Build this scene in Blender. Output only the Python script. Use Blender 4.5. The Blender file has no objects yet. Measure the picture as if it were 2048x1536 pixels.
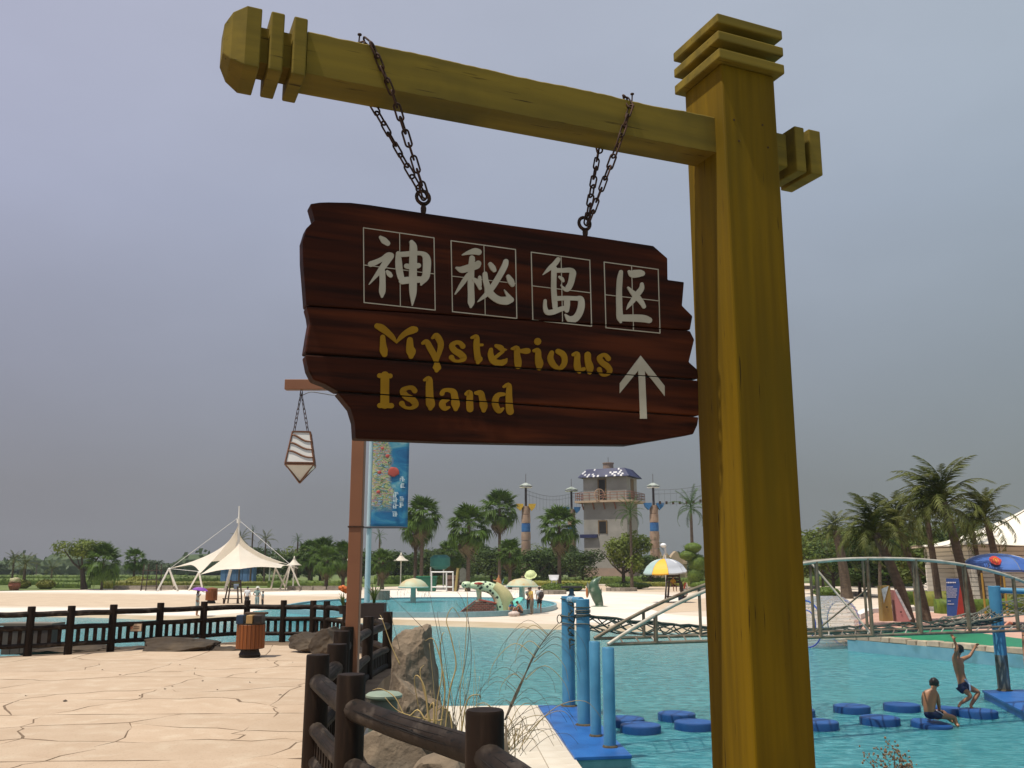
import bpy, bmesh, math, random
from mathutils import Vector, Matrix, noise
R = math.radians
sc = bpy.context.scene
col = sc.collection

# ------------------------------------------------------------------ camera
FPX, CX, CY = 1830.0, 1024.0, 768.0          # focal length in pixels of the 2048 wide photograph
PITCH, EYE = R(11.3), 1.65
cam_d = bpy.data.cameras.new('camera'); cam = bpy.data.objects.new('camera', cam_d); col.objects.link(cam)
cam.location = (0, 0, EYE); cam.rotation_euler = (R(90) + PITCH, 0, 0)
cam_d.sensor_width = 36; cam_d.lens = 36 * FPX / 2048; cam_d.clip_end = 4000; cam_d.clip_start = 0.05
sc.camera = cam

# ------------------------------------------------------------------ sky, sun, exposure
BEAM = R(67)                                 # azimuth of the sign beam, clockwise from the view direction
SUN_EL, SUN_AZ = R(69), BEAM + R(180) - R(9)   # azimuth clockwise from +Y: from the left, a little behind the camera
world = bpy.data.worlds.new('World'); sc.world = world; world.use_nodes = True
nt = world.node_tree; nt.nodes.clear()
def wn(t, **k):
    n = nt.nodes.new(t)
    for a, b in k.items(): setattr(n, a, b)
    return n
out = wn('ShaderNodeOutputWorld')
skyt = wn('ShaderNodeTexSky', sky_type='NISHITA', sun_disc=False)
skyt.sun_elevation = SUN_EL; skyt.sun_rotation = SUN_AZ; skyt.dust_density = 4.0; skyt.air_density = 1.6
b1 = wn('ShaderNodeBackground'); b1.inputs[1].default_value = 0.05
nt.links.new(skyt.outputs[0], b1.inputs[0])
tc = wn('ShaderNodeTexCoord'); sp = wn('ShaderNodeSeparateXYZ'); nt.links.new(tc.outputs['Generated'], sp.inputs[0])
rm = wn('ShaderNodeValToRGB'); nt.links.new(sp.outputs[2], rm.inputs[0])
el = rm.color_ramp.elements
el[0].position = 0.0; el[0].color = (.222, .236, .246, 1)
el[1].position = 1.0; el[1].color = (.52, .56, .66, 1)
for p_, c_ in ((.08, (.238, .254, .275)), (.20, (.305, .335, .40)), (.36, (.385, .43, .54)), (.58, (.47, .51, .62))):
    e = el.new(p_); e.color = c_ + (1,)
# overcast cloud mottling
mp = wn('ShaderNodeMapping'); mp.inputs['Scale'].default_value = (1, 1, 2.2); nt.links.new(tc.outputs['Generated'], mp.inputs[0])
nz = wn('ShaderNodeTexNoise'); nz.inputs['Scale'].default_value = 2.6; nz.inputs['Detail'].default_value = 6; nz.inputs['Roughness'].default_value = .5
nt.links.new(mp.outputs[0], nz.inputs['Vector'])
mr = wn('ShaderNodeMapRange'); mr.inputs[1].default_value = .32; mr.inputs[2].default_value = .7; mr.inputs[3].default_value = .95; mr.inputs[4].default_value = 1.06
nt.links.new(nz.outputs[0], mr.inputs[0])
# a warmer, lilac haze towards the left (where the sun stands), greyer to the right
mx = wn('ShaderNodeMapRange'); mx.inputs[1].default_value = -.6; mx.inputs[2].default_value = .5; mx.inputs[3].default_value = 0; mx.inputs[4].default_value = 1
nt.links.new(sp.outputs[0], mx.inputs[0])
tint = wn('ShaderNodeMixRGB'); tint.inputs[1].default_value = (1.07, 1.0, 1.06, 1); tint.inputs[2].default_value = (.97, 1.02, .97, 1)
nt.links.new(mx.outputs[0], tint.inputs[0])
m1 = wn('ShaderNodeMixRGB', blend_type='MULTIPLY'); m1.inputs[0].default_value = 1
nt.links.new(rm.outputs[0], m1.inputs[1]); nt.links.new(tint.outputs[0], m1.inputs[2])
m2 = wn('ShaderNodeMixRGB', blend_type='MULTIPLY'); m2.inputs[0].default_value = 1
nt.links.new(m1.outputs[0], m2.inputs[1]); nt.links.new(mr.outputs[0], m2.inputs[2])
b2 = wn('ShaderNodeBackground'); b2.inputs[1].default_value = 1.0; nt.links.new(m2.outputs[0], b2.inputs[0])
mxs = wn('ShaderNodeMixShader'); mxs.inputs[0].default_value = .88
nt.links.new(b1.outputs[0], mxs.inputs[1]); nt.links.new(b2.outputs[0], mxs.inputs[2]); nt.links.new(mxs.outputs[0], out.inputs[0])

sl = bpy.data.lights.new('sun', 'SUN'); sl.energy = 4.6; sl.angle = R(.6); sl.color = (1, .93, .81)
sun = bpy.data.objects.new('sun', sl); col.objects.link(sun)
sdir = Vector((math.sin(SUN_AZ) * math.cos(SUN_EL), math.cos(SUN_AZ) * math.cos(SUN_EL), math.sin(SUN_EL)))
sun.rotation_euler = sdir.to_track_quat('Z', 'Y').to_euler(); sun.location = sdir * 50
sc.view_settings.view_transform = 'Standard'; sc.view_settings.look = 'None'
sc.view_settings.exposure = 0.0; sc.view_settings.gamma = 1; sc.view_settings.use_curve_mapping = False
sc.cycles.max_bounces = 8; sc.cycles.transparent_max_bounces = 24

# ------------------------------------------------------------------ measuring from the photograph
_c, _s = math.cos(PITCH), math.sin(PITCH)
def ray(px, py):
    x = (px - CX) / FPX; y = (CY - py) / FPX
    return Vector((x, _c - y * _s, _s + y * _c))
def Zp(px, py, z):
    d = ray(px, py); t = (z - EYE) / d.z
    return Vector((d.x * t, d.y * t, z))
def Yp(px, py, Y):
    d = ray(px, py); t = Y / d.y
    return Vector((d.x * t, Y, EYE + d.z * t))
def mpp(Y): return Y / FPX / _c if False else Y / FPX      # metres per pixel at a distance

# ------------------------------------------------------------------ objects
ORG = {}
def tag(o, label=None, cat=None, group=None, kind=None):
    if label: o['label'] = label
    if cat: o['category'] = cat
    if group: o['group'] = group
    if kind: o['kind'] = kind
    return o
def thing(name, loc, label, cat, group=None, rz=0):
    o = bpy.data.objects.new(name, None); col.objects.link(o)
    o.location = loc; o.rotation_euler = (0, 0, rz); o.empty_display_size = .1
    ORG[o.name] = Vector(loc) if rz == 0 else None
    return tag(o, label, cat, group)
def copy_tree(o, parent=None, **over):
    c = o.copy(); col.objects.link(c); c.parent = parent
    for ch in list(o.children): copy_tree(ch, c)
    return c

class MB:
    def __init__(s): s.v = []; s.f = []; s.m = []; s.cur = 0
    def add(s, vs, fs):
        b = len(s.v); s.v += [tuple(p) for p in vs]
        for f in fs: s.f.append([b + i for i in f]); s.m.append(s.cur)
    def poly(s, vs): s.add(vs, [list(range(len(vs)))])
    def box(s, c, d, rz=0, rx=0, ry=0, taper=1.0):
        M = Matrix.Rotation(rz, 3, 'Z') @ Matrix.Rotation(ry, 3, 'Y') @ Matrix.Rotation(rx, 3, 'X')
        c = Vector(c); vs = []
        for z in (-.5, .5):
            k = taper if z > 0 else 1
            for x, y in ((-.5, -.5), (.5, -.5), (.5, .5), (-.5, .5)):
                vs.append(c + M @ Vector((x * d[0] * k, y * d[1] * k, z * d[2])))
        s.add(vs, [(3, 2, 1, 0), (4, 5, 6, 7), (0, 1, 5, 4), (1, 2, 6, 5), (2, 3, 7, 6), (3, 0, 4, 7)])
    def beam(s, a, b, w, h, up=(0, 0, 1)):
        a = Vector(a); b = Vector(b); d = (b - a); L = d.length; d.normalize()
        u = Vector(up); sd = d.cross(u)
        if sd.length < 1e-4: sd = d.cross(Vector((1, 0, 0)))
        sd.normalize(); u = sd.cross(d)
        vs = []
        for p in (a, b):
            for x, z in ((-1, -1), (1, -1), (1, 1), (-1, 1)): vs.append(p + sd * x * w / 2 + u * z * h / 2)
        s.add(vs, [(0, 1, 2, 3), (7, 6, 5, 4), (0, 4, 5, 1), (1, 5, 6, 2), (2, 6, 7, 3), (3, 7, 4, 0)])
    def tube(s, pts, rad, n=8, caps=True, closed=False):
        pts = [Vector(p) for p in pts]; N = len(pts)
        if not hasattr(rad, '__len__'): rad = [rad] * N
        t0 = (pts[1] - pts[0]).normalized()
        up = Vector((0, 0, 1)) if abs(t0.z) < .9 else Vector((1, 0, 0))
        u = t0.cross(up).normalized(); vs = []
        for i in range(N):
            if closed: t = (pts[(i + 1) % N] - pts[i - 1]).normalized()
            else: t = (pts[min(i + 1, N - 1)] - pts[max(i - 1, 0)]).normalized()
            u = (u - t * u.dot(t))
            if u.length < 1e-6: u = t.orthogonal()
            u.normalize(); w = t.cross(u)
            for k in range(n):
                a = 2 * math.pi * k / n
                vs.append(pts[i] + (u * math.cos(a) + w * math.sin(a)) * rad[i])
        fs = []
        for i in range(N if closed else N - 1):
            for k in range(n):
                a = i * n + k; b = i * n + (k + 1) % n; j = ((i + 1) % N) * n
                fs.append((a, b, j + (k + 1) % n, j + k))
        if caps and not closed:
            fs.append(list(range(n - 1, -1, -1))); fs.append([(N - 1) * n + k for k in range(n)])
        s.add(vs, fs)
    def lathe(s, c, prof, n=16, sx=1, sy=1):
        c = Vector(c); vs = []
        for r, z in prof:
            for k in range(n):
                a = 2 * math.pi * k / n; vs.append(c + Vector((math.cos(a) * r * sx, math.sin(a) * r * sy, z)))
        fs = []
        for i in range(len(prof) - 1):
            for k in range(n):
                fs.append((i * n + k, i * n + (k + 1) % n, (i + 1) * n + (k + 1) % n, (i + 1) * n + k))
        if prof[0][0] > 1e-3: fs.append(list(range(n - 1, -1, -1)))
        if prof[-1][0] > 1e-3: fs.append([(len(prof) - 1) * n + k for k in range(n)])
        s.add(vs, fs)
    def ell(s, c, r, nu=12, nv=8, amp=0, fr=2, seed=0, M=None):
        c = Vector(c)
        if not hasattr(r, '__len__'): r = (r, r, r)
        vs = []
        for j in range(nv + 1):
            th = math.pi * j / nv
            for i in range(nu):
                a = 2 * math.pi * i / nu
                d = Vector((math.sin(th) * math.cos(a), math.sin(th) * math.sin(a), math.cos(th)))
                k = 1 + (amp * noise.noise(d * fr + Vector((seed, seed * .7, 0))) if amp else 0)
                p = Vector((d.x * r[0], d.y * r[1], d.z * r[2])) * k
                if M: p = M @ p
                vs.append(c + p)
        fs = []
        for j in range(nv):
            for i in range(nu):
                fs.append((j * nu + i, (j + 1) * nu + i, (j + 1) * nu + (i + 1) % nu, j * nu + (i + 1) % nu))
        s.add(vs, fs)
    def plate(s, front, back):
        n = len(front)
        s.add(list(front) + list(back), [list(range(n)), [2 * n - 1 - i for i in range(n)]] +
              [(i, n + i, n + (i + 1) % n, (i + 1) % n) for i in range(n)])
    def prism(s, xy, z0, z1):
        s.plate([(x, y, z1) for x, y in xy], [(x, y, z0) for x, y in xy])
    def build(s, name, mat, parent=None, smooth=False, org=None, loc=None, normals=True):
        me = bpy.data.meshes.new(name)
        if org is None:
            org = Vector((0, 0, 0))
            if parent is not None:
                q = parent
                while q.parent: q = q.parent
                o_ = ORG.get(q.name)
                if o_ is not None: org = o_
        vs = [(p[0] - org[0], p[1] - org[1], p[2] - org[2]) for p in s.v]
        me.from_pydata(vs, [], s.f)
        ms = mat if isinstance(mat, (list, tuple)) else [mat]
        for m_ in ms: me.materials.append(m_)
        if len(ms) > 1: me.polygons.foreach_set('material_index', s.m)
        if normals:
            bm = bmesh.new(); bm.from_mesh(me)
            bmesh.ops.recalc_face_normals(bm, faces=bm.faces); bm.to_mesh(me); bm.free()
        if smooth == 'all' and not normals:
            bm = bmesh.new(); bm.from_mesh(me); bmesh.ops.remove_doubles(bm, verts=bm.verts, dist=.0005); bm.to_mesh(me); bm.free()
        if smooth:
            me.polygons.foreach_set('use_smooth', [True] * len(me.polygons))
            if smooth != 'all':
                try: me.set_sharp_from_angle(angle=R(40))
                except Exception: pass
        me.update()
        o = bpy.data.objects.new(name, me); col.objects.link(o)
        if parent is not None: o.parent = parent
        if loc is not None: o.location = loc
        return o
def bevel(o, w=.005, seg=2):
    m = o.modifiers.new('bevel', 'BEVEL'); m.width = w; m.segments = seg; m.limit_method = 'ANGLE'; m.angle_limit = R(40)
    return o

# ------------------------------------------------------------------ materials
_mats = {}
def mat(name, c1, c2=None, scale=4, rough=.7, bump=0, bscale=None, stretch=(1, 1, 1), metal=0, spec=.5,
        c3=None, s3=1.2, lo=.35, hi=.65, rnd=0, detail=5, alpha=1, trans=0, coat=0, stretch3=None, crk=None, sss=0):
    if name in _mats: return _mats[name]
    m = bpy.data.materials.new(name); m.use_nodes = True; t = m.node_tree; N = t.nodes; L = t.links
    p = N['Principled BSDF']; p.inputs['Roughness'].default_value = rough; p.inputs['Metallic'].default_value = metal
    p.inputs['Specular IOR Level'].default_value = spec
    c1 = tuple(c1) + (1,)
    p.inputs['Base Color'].default_value = c1
    co = N.new('ShaderNodeTexCoord')
    def mapped(st):
        mpn = N.new('ShaderNodeMapping'); mpn.inputs['Scale'].default_value = st; L.new(co.outputs['Object'], mpn.inputs[0]); return mpn
    base = None
    mp_ = mapped(stretch)
    if c2:
        nz = N.new('ShaderNodeTexNoise'); nz.inputs['Scale'].default_value = scale; nz.inputs['Detail'].default_value = detail
        L.new(mp_.outputs[0], nz.inputs['Vector'])
        r = N.new('ShaderNodeMapRange'); r.inputs[1].default_value = lo; r.inputs[2].default_value = hi
        L.new(nz.outputs[0], r.inputs[0])
        x = N.new('ShaderNodeMixRGB'); x.inputs[1].default_value = c1; x.inputs[2].default_value = tuple(c2) + (1,)
        L.new(r.outputs[0], x.inputs[0]); base = x.outputs[0]
    if c3:
        n3 = N.new('ShaderNodeTexNoise'); n3.inputs['Scale'].default_value = s3; n3.inputs['Detail'].default_value = 6
        L.new(mapped(stretch3 or (1, 1, 1)).outputs[0], n3.inputs['Vector'])
        r = N.new('ShaderNodeMapRange'); r.inputs[1].default_value = .52; r.inputs[2].default_value = .7
        L.new(n3.outputs[0], r.inputs[0])
        x = N.new('ShaderNodeMixRGB'); x.inputs[2].default_value = tuple(c3) + (1,)
        if base: L.new(base, x.inputs[1])
        else: x.inputs[1].default_value = c1
        L.new(r.outputs[0], x.inputs[0]); base = x.outputs[0]
    if crk:
        n4 = N.new('ShaderNodeTexNoise'); n4.inputs['Scale'].default_value = crk[0]; n4.inputs['Detail'].default_value = 4
        L.new(mapped(crk[1]).outputs[0], n4.inputs['Vector'])
        r = N.new('ShaderNodeMapRange'); r.inputs[1].default_value = crk[3]; r.inputs[2].default_value = crk[4]; L.new(n4.outputs[0], r.inputs[0])
        x = N.new('ShaderNodeMixRGB'); x.inputs[2].default_value = tuple(crk[2]) + (1,); L.new(r.outputs[0], x.inputs[0])
        if base: L.new(base, x.inputs[1])
        else: x.inputs[1].default_value = c1
        base = x.outputs[0]
    if rnd:
        oi = N.new('ShaderNodeObjectInfo'); r = N.new('ShaderNodeMapRange'); r.inputs[3].default_value = 1 - rnd; r.inputs[4].default_value = 1 + rnd
        L.new(oi.outputs['Random'], r.inputs[0])
        x = N.new('ShaderNodeMixRGB'); x.blend_type = 'MULTIPLY'; x.inputs[0].default_value = 1
        if base: L.new(base, x.inputs[1])
        else: x.inputs[1].default_value = c1
        L.new(r.outputs[0], x.inputs[2]); base = x.outputs[0]
    if base: L.new(base, p.inputs['Base Color'])
    if bump:
        nb = N.new('ShaderNodeTexNoise'); nb.inputs['Scale'].default_value = bscale or scale * 3; nb.inputs['Detail'].default_value = 6
        L.new(mp_.outputs[0], nb.inputs['Vector'])
        b = N.new('ShaderNodeBump'); b.inputs['Strength'].default_value = min(1, bump * 10); b.inputs['Distance'].default_value = bump
        L.new(nb.outputs[0], b.inputs['Height']); L.new(b.outputs[0], p.inputs['Normal'])
        rr = N.new('ShaderNodeMapRange'); rr.inputs[3].default_value = max(0, rough - .1); rr.inputs[4].default_value = min(1, rough + .12)
        L.new(nb.outputs[0], rr.inputs[0]); L.new(rr.outputs[0], p.inputs['Roughness'])
    if trans: p.inputs['Transmission Weight'].default_value = trans
    if alpha < 1: p.inputs['Alpha'].default_value = alpha
    if coat: p.inputs['Coat Weight'].default_value = coat
    _mats[name] = m
    return m
def foliage(name, ca, cb, cc, scale=.5, rough=.6, tl=.25):
    """leaf colours that vary from clump to clump and object to object, with light shining through"""
    if name in _mats: return _mats[name]
    m = mat(name, ca, cb, scale=scale, rough=rough, c3=cc, s3=scale * 3.1, rnd=.18, spec=.25)
    t = m.node_tree; N = t.nodes; L = t.links; p = N['Principled BSDF']
    tr = N.new('ShaderNodeBsdfTranslucent'); mixs = N.new('ShaderNodeMixShader'); mixs.inputs[0].default_value = tl
    src = p.inputs['Base Color'].links[0].from_socket
    L.new(src, tr.inputs[0]); o = N['Material Output']
    L.new(p.outputs[0], mixs.inputs[1]); L.new(tr.outputs[0], mixs.inputs[2]); L.new(mixs.outputs[0], o.inputs[0])
    return m

YEL = mat('yellow_paint', (.235, .165, .022), (.15, .110, .018), scale=3.2, crk=(26, (.22, 3, 6), (.05, .032, .006), .65, .72), spec=.15, rough=.75, bump=.004, bscale=26, stretch=(.35, 6, 6), c3=(.095, .075, .016), s3=2.3)
YELP = mat('yellow_paint_post', (.195, .114, .001), (.125, .074, .001), scale=4, crk=(26, (4, 4, .22), (.045, .025, .001), .655, .72), spec=.15, rough=.75, bump=.0035, bscale=26, stretch=(6, 6, .3), c3=(.12, .078, .0015), s3=3, stretch3=(2, 2, .4))
IRON = mat('rusty_iron', (.035, .02, .013), (.09, .04, .022), scale=40, rough=.75, metal=.5, bump=.002, bscale=90)
BOARD = mat('stained_wood', (.056, .0115, .0026), (.017, .0045, .0016), scale=2.4, spec=.12, rough=.6, bump=.003, bscale=20, stretch=(.8, 6, 18), c3=(.095, .021, .005), s3=2.2, stretch3=(.8, 3, 11), lo=.32, hi=.68, rnd=.12, crk=(4, (.5, 3, 10), (.006, .002, .001), .66, .78))
CREAM = mat('cream_letter_paint', (.56, .50, .37), (.44, .385, .27), scale=9, rough=.6, bump=.001)
GOLD = mat('ochre_letter_paint', (.38, .20, .008), (.30, .15, .006), scale=9, rough=.7, spec=.2)
# ================================================================== the yellow sign post and its hanging board
# local frame: x along the beam (to the right and away), y through the post away from the camera, z up
RZ = R(90) - BEAM
bx = Vector((math.cos(RZ), math.sin(RZ), 0)); by = Vector((-math.sin(RZ), math.cos(RZ), 0))
S = .205                                               # side of the post
K = Yp(1478, 850, 2.62); K.z = 0                       # foot of the post corner nearest the camera
def L2(px, py, yo=0.0):
    """photograph point -> (x, z) on the local plane y = yo"""
    d = ray(px, py); o = K + by * yo
    t = (o.x * by.x + o.y * by.y) / (d.x * by.x + d.y * by.y)
    p = Vector((d.x * t, d.y * t, EYE + d.z * t))
    return ((p - K).dot(bx), p.z)
def spline(pts, sub=4):
    out = []; n = len(pts)
    for i in range(n - 1):
        p0 = pts[max(i - 1, 0)]; p1 = pts[i]; p2 = pts[i + 1]; p3 = pts[min(i + 2, n - 1)]
        for k in range(sub):
            t = k / sub
            out.append(tuple(.5 * (2 * b + (c - a) * t + (2 * a - 5 * b + 4 * c - d) * t * t + (3 * b - a - 3 * c + d) * t ** 3)
                             for a, b, c, d in zip(p0, p1, p2, p3)))
    out.append(tuple(pts[-1])); return out

post_root = thing('sign_post', K, 'tall yellow painted timber post with a ribbed cap and a long arm reaching left', 'sign post', rz=RZ)
ztop = L2(1441, 26, -.02)[1]; zc = [L2(1435, y, -.02)[1] for y in (27, 45, 61, 79, 96, 115)]
def pbox(x0, x1, y0, y1, z0, z1, name, mat_, parent, bev=.006, seg=1):
    m = MB(); m.box(((x0 + x1) / 2, (y0 + y1) / 2, (z0 + z1) / 2), (x1 - x0, y1 - y0, z1 - z0))
    o = m.build(name, mat_, parent, org=(0, 0, 0)); bevel(o, bev, 2); return o
pbox(0, S, 0, S, 0, zc[5] - .001, 'post', YELP, post_root, .006)
ov = .024
for a, b in ((4, 5), (2, 3), (0, 1)):
    o = pbox(-ov, S + ov, -ov, S + ov, zc[b], zc[a], 'cap_slab', YEL, post_root, .004)
m = MB(); m.box((S / 2, S / 2, (zc[4] + zc[3]) / 2), (S * .86, S * .86, abs(zc[3] - zc[4]) + .002)); m.box((S / 2, S / 2, (zc[2] + zc[1]) / 2), (S * .86, S * .86, abs(zc[1] - zc[2]) + .002))
m.build('cap_core', YEL, post_root, org=(0, 0, 0))
m = MB(); q = .85 * (S / 2 + ov); cz = zc[0]
m.add([(S/2-q, S/2-q, cz+.001), (S/2+q, S/2-q, cz+.001), (S/2+q, S/2+q, cz+.001), (S/2-q, S/2+q, cz+.001), (S/2, S/2, cz + .03)], [(0,1,4),(1,2,4),(2,3,4),(3,0,4)])
m.build('cap_top', YEL, post_root, org=(0, 0, 0))
# beam: worn, slightly wavy upper edge
BW = .112; yb0 = S * .5 - BW / 2; ybc = S * .5
zt_r = L2(1425, 235, yb0)[1]; zb_r = L2(1425, 303, yb0)[1]
xl = L2(616, 100, yb0)[0]; zt_l = L2(620, 62, yb0)[1]; zb_l = L2(630, 150, yb0)[1]
print('beam', zt_r, zb_r, zt_l, zb_l, 'xl', xl)
zt = (zt_r + zt_l) / 2; zb = (zb_r + zb_l) / 2
def beamz(x):
    t = (x - xl) / (0 - xl)
    return zb_l + (zb_r - zb_l) * t, zt_l + (zt_r - zt_l) * t
random.seed(4)
m = MB(); n = 110; vs = []
for i in range(n + 1):
    x = xl - .002 + (0 - xl + .004) * i / n; a, b = beamz(x)
    w = noise.noise(Vector((x * 5, 1.3, 0))) * .007 + noise.noise(Vector((x * 40, 4.3, 0))) * .0022
    w2 = noise.noise(Vector((x * 7, 9.3, 0))) * .003 + noise.noise(Vector((x * 45, 2.3, 0))) * .0014
    vs += [(x, yb0, a + w2), (x, yb0 + BW, a), (x, yb0 + BW, b), (x, yb0 + .005, b + w + .002), (x, yb0, b + w - .003)]
fs = []
for i in range(n):
    for k in range(5): fs.append((i * 5 + k, i * 5 + (k + 1) % 5, i * 5 + 5 + (k + 1) % 5, i * 5 + 5 + k))
m.add(vs, fs + [(0, 1, 2, 3, 4), tuple(n * 5 + k for k in range(4, -1, -1))])
m.build('arm', YEL, post_root, org=(0, 0, 0))
a, b = beamz(0)
pbox(S, S + .075, yb0, yb0 + BW, a, b, 'arm_stub', YEL, post_root)
# squared blocks at both ends of the arm
od = .021
def xs(px, py): return L2(px, py, yb0 - od)[0]
def block(x0, x1):
    a, b = beamz((x0 + x1) / 2); return pbox(x0, x1, yb0 - od, yb0 + BW + od, a - od, b + od, 'end_block', YEL, post_root, .004)
B3 = (xs(586, 90), xs(614, 92)); B2 = (xs(540, 80), xs(568, 80)); B1 = (xs(492, 70), xs(522, 75))
for p_ in (B3, B2): block(*p_)
m = MB()
for p_, q_ in ((B2[1], B3[0]), (B1[1], B2[0])):
    a, b = beamz(p_); m.box(((p_ + q_) / 2, ybc, (a + b) / 2), (q_ - p_ + .004, BW * .8, (b - a) * .8))
m.build('end_core', YEL, post_root, org=(0, 0, 0))
a, b = beamz(B1[0]); hw = BW / 2 + od; hz = (b - a) / 2 + od; zc0 = (a + b) / 2
prof = [(B1[1], 1), (B1[0], 1), (xs(465, 70), .80), (xs(450, 70), .50)]
m = MB(); vs = []
for x, k in prof:
    for sy, sz in ((-1, -1), (1, -1), (1, 1), (-1, 1)): vs.append((x, ybc + sy * hw * k, zc0 + sz * hz * k))
fs = [(0, 1, 2, 3)] + [(i * 4 + k, i * 4 + (k + 1) % 4, i * 4 + 4 + (k + 1) % 4, i * 4 + 4 + k) for i in range(3) for k in range(4)] + [(15, 14, 13, 12)]
m.add(vs, fs); bevel(m.build('end_point', YEL, post_root, org=(0, 0, 0)), .003)
sx0 = L2(1600, 300, yb0 - od)[0]
for c0, c1 in ((1592, 1611), (1620, 1643)):
    block(L2(c0, 300, yb0 - od)[0] , L2(c1, 300, yb0 - od)[0])
m = MB(); a, b = beamz(.28); m.box(((L2(1611, 300, yb0-od)[0] + L2(1620, 300, yb0-od)[0]) / 2, ybc, (a + b) / 2), (.03, BW * .8, .08)); m.build('end_core', YEL, post_root, org=(0, 0, 0))
for px, py in ((1468, 240), (1525, 250), (1478, 282), (1536, 295)):
    x, z = L2(px, py, 0); m = MB(); m.tube([(x, .002, z), (x, -.001, z)], .0035, 8); m.build('bolt_hole_plug', IRON, post_root, org=(0, 0, 0))

# ---------------------------------------------------------------- the board, four planks
TH = .05; ybd = ybc + .018; yf = ybd - TH / 2 ; ybk = ybd + TH / 2
sign = thing('hanging_sign', K, 'dark red brown wooden board reading Mysterious Island, hung on chains from the yellow arm', 'sign', rz=RZ)
A0, A1 = (613, 612), (1381, 661); B0, B1_ = (610, 707), (1398, 759); C0, C1 = (675, 783), (1398, 833)
top = [(620.5, 407), (640, 404), (657.7, 403.5), (701.7, 404.4), (739, 408.8), (860, 427), (1000, 447), (1170, 470), (1307, 491), (1335.7, 516), (1336.2, 559), (1369, 563.5), (1365, 611), (1386, 632), (1381, 659.6)]
P1 = top + [(613, 610.6), (610, 570), (606, 520), (605.5, 480), (613, 456), (622, 447), (630, 439.5)]
P2 = [A0, A1, (1390, 679), (1379, 723.5), (1396.5, 739), (1398, 757.5), (610, 705.5), (615.4, 671), (620, 645), (618, 630)]
P3 = [(611, 709), (1397, 761), (1398.4, 831.5), (674.5, 781.5), (651, 768), (627, 759), (617, 739)]
P4 = [(676, 785), (1398.4, 834), (1396, 850), (1388, 868), (1330, 878), (1262, 889.6), (1100, 888), (900, 884), (712, 877), (710, 844), (702, 817), (686, 797)]
Bx0 = None
for i, P in enumerate((P1, P2, P3, P4)):
    fr = [L2(x, y, yf) for x, y in P]
    m = MB(); o = 0.0012 * (i % 2)
    m.plate([(x, yf + o, z) for x, z in fr], [(x, ybk - o, z) for x, z in fr])
    ob = m.build('plank', BOARD, sign, org=(0, 0, 0)); bevel(ob, .004, 2)
# ribbons for brush strokes and letters
def ribbons(strokes, T, name, mtl, y0=None, th=.0022):
    """strokes: lists of (x, y, width) in crop pixels; T maps crop pixels to photograph pixels"""
    m = MB(); k = T[2]
    for si, st in enumerate(strokes):
        if len(st) == 1: st = [st[0], (st[0][0] + .1, st[0][1], st[0][2])]
        pts = spline(st, 5); n = len(pts); lft = []; rgt = []
        def nrm(i):
            a = pts[max(i - 1, 0)]; b = pts[min(i + 1, n - 1)]; dx, dy = b[0] - a[0], b[1] - a[1]; l = math.hypot(dx, dy) or 1; return -dy / l, dx / l
        for i in range(n):
            nx, ny = nrm(i); w = max(pts[i][2], 3) / 2
            lft.append((pts[i][0] + nx * w, pts[i][1] + ny * w)); rgt.append((pts[i][0] - nx * w, pts[i][1] - ny * w))
        def cap(i, sg):
            nx, ny = nrm(i); w = max(pts[i][2], 3) / 2; tx, ty = ny * sg, -nx * sg
            return [(pts[i][0] + (nx * math.cos(a) * sg2 + tx * math.sin(a)) * w, pts[i][1] + (ny * math.cos(a) * sg2 + ty * math.sin(a)) * w)
                    for sg2 in (1,) for a in [math.pi * q_ / 6 for q_ in range(1, 6)]]
        yy = (yf if y0 is None else y0) - th - si * .00022
        def W(p): 
            x, z = L2(T[0] + p[0] / k, T[1] + p[1] / k, yf); return (x, yy, z)
        def B(v): return (v[0], yf + .0015, v[2])
        quads = [(lft[i], lft[i + 1], rgt[i + 1], rgt[i]) for i in range(n - 1)]
        base = len(m.v)
        LF = [W(p) for p in lft]; RG = [W(p) for p in rgt]
        endc = [W(p) for p in cap(n - 1, 1)]; stc = [W(p) for p in cap(0, -1)]
        ring = LF + endc + RG[::-1] + stc[::-1]
        # front faces: strip + caps
        nn = len(ring); vs = ring + [B(v) for v in ring]
        fs = []
        for i in range(n - 1): fs.append((i, i + 1, nn_ := (n + len(endc) + (n - 1) - (i + 1)), nn_ + 1))
        ci = [n - 1] + list(range(n, n + len(endc))) + [n + len(endc)]
        fs.append(ci)
        fs.append([n + len(endc) + n - 1] + list(range(2 * n + len(endc), nn)) + [0])
        fs += [(i, nn + i, nn + (i + 1) % nn, (i + 1) % nn) for i in range(nn)]
        m.add(vs, fs)
    o = m.build(name, mtl, sign, org=(0, 0, 0))
    # the saw gap between planks also parts the paint
    bm = bmesh.new(); bm.from_mesh(o.data)
    for (s0, s1) in ((A0, A1), (B0, B1_), (C0, C1)):
        p0 = L2(s0[0], s0[1], yf); p1 = L2(s1[0], s1[1], yf)
        d = Vector((p1[0] - p0[0], 0, p1[1] - p0[1])).normalized(); nn2 = Vector((-d.z, 0, d.x))
        g = .0016
        for off in (-g, g):
            bmesh.ops.bisect_plane(bm, geom=bm.verts[:] + bm.edges[:] + bm.faces[:], plane_co=Vector((p0[0], 0, p0[1])) + nn2 * off, plane_no=nn2)
        dead = [f for f in bm.faces if abs((f.calc_center_median() - Vector((p0[0], 0, p0[1]))).dot(nn2)) < g * .98]
        bmesh.ops.delete(bm, geom=dead, context='FACES')
    bm.to_mesh(o.data); bm.free()
    return o
TA, TB, TC_, TD = (710, 440, 7.678), (880, 460, 7.678), (1040, 480, 7.68), (1190, 500, 8.087)
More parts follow.
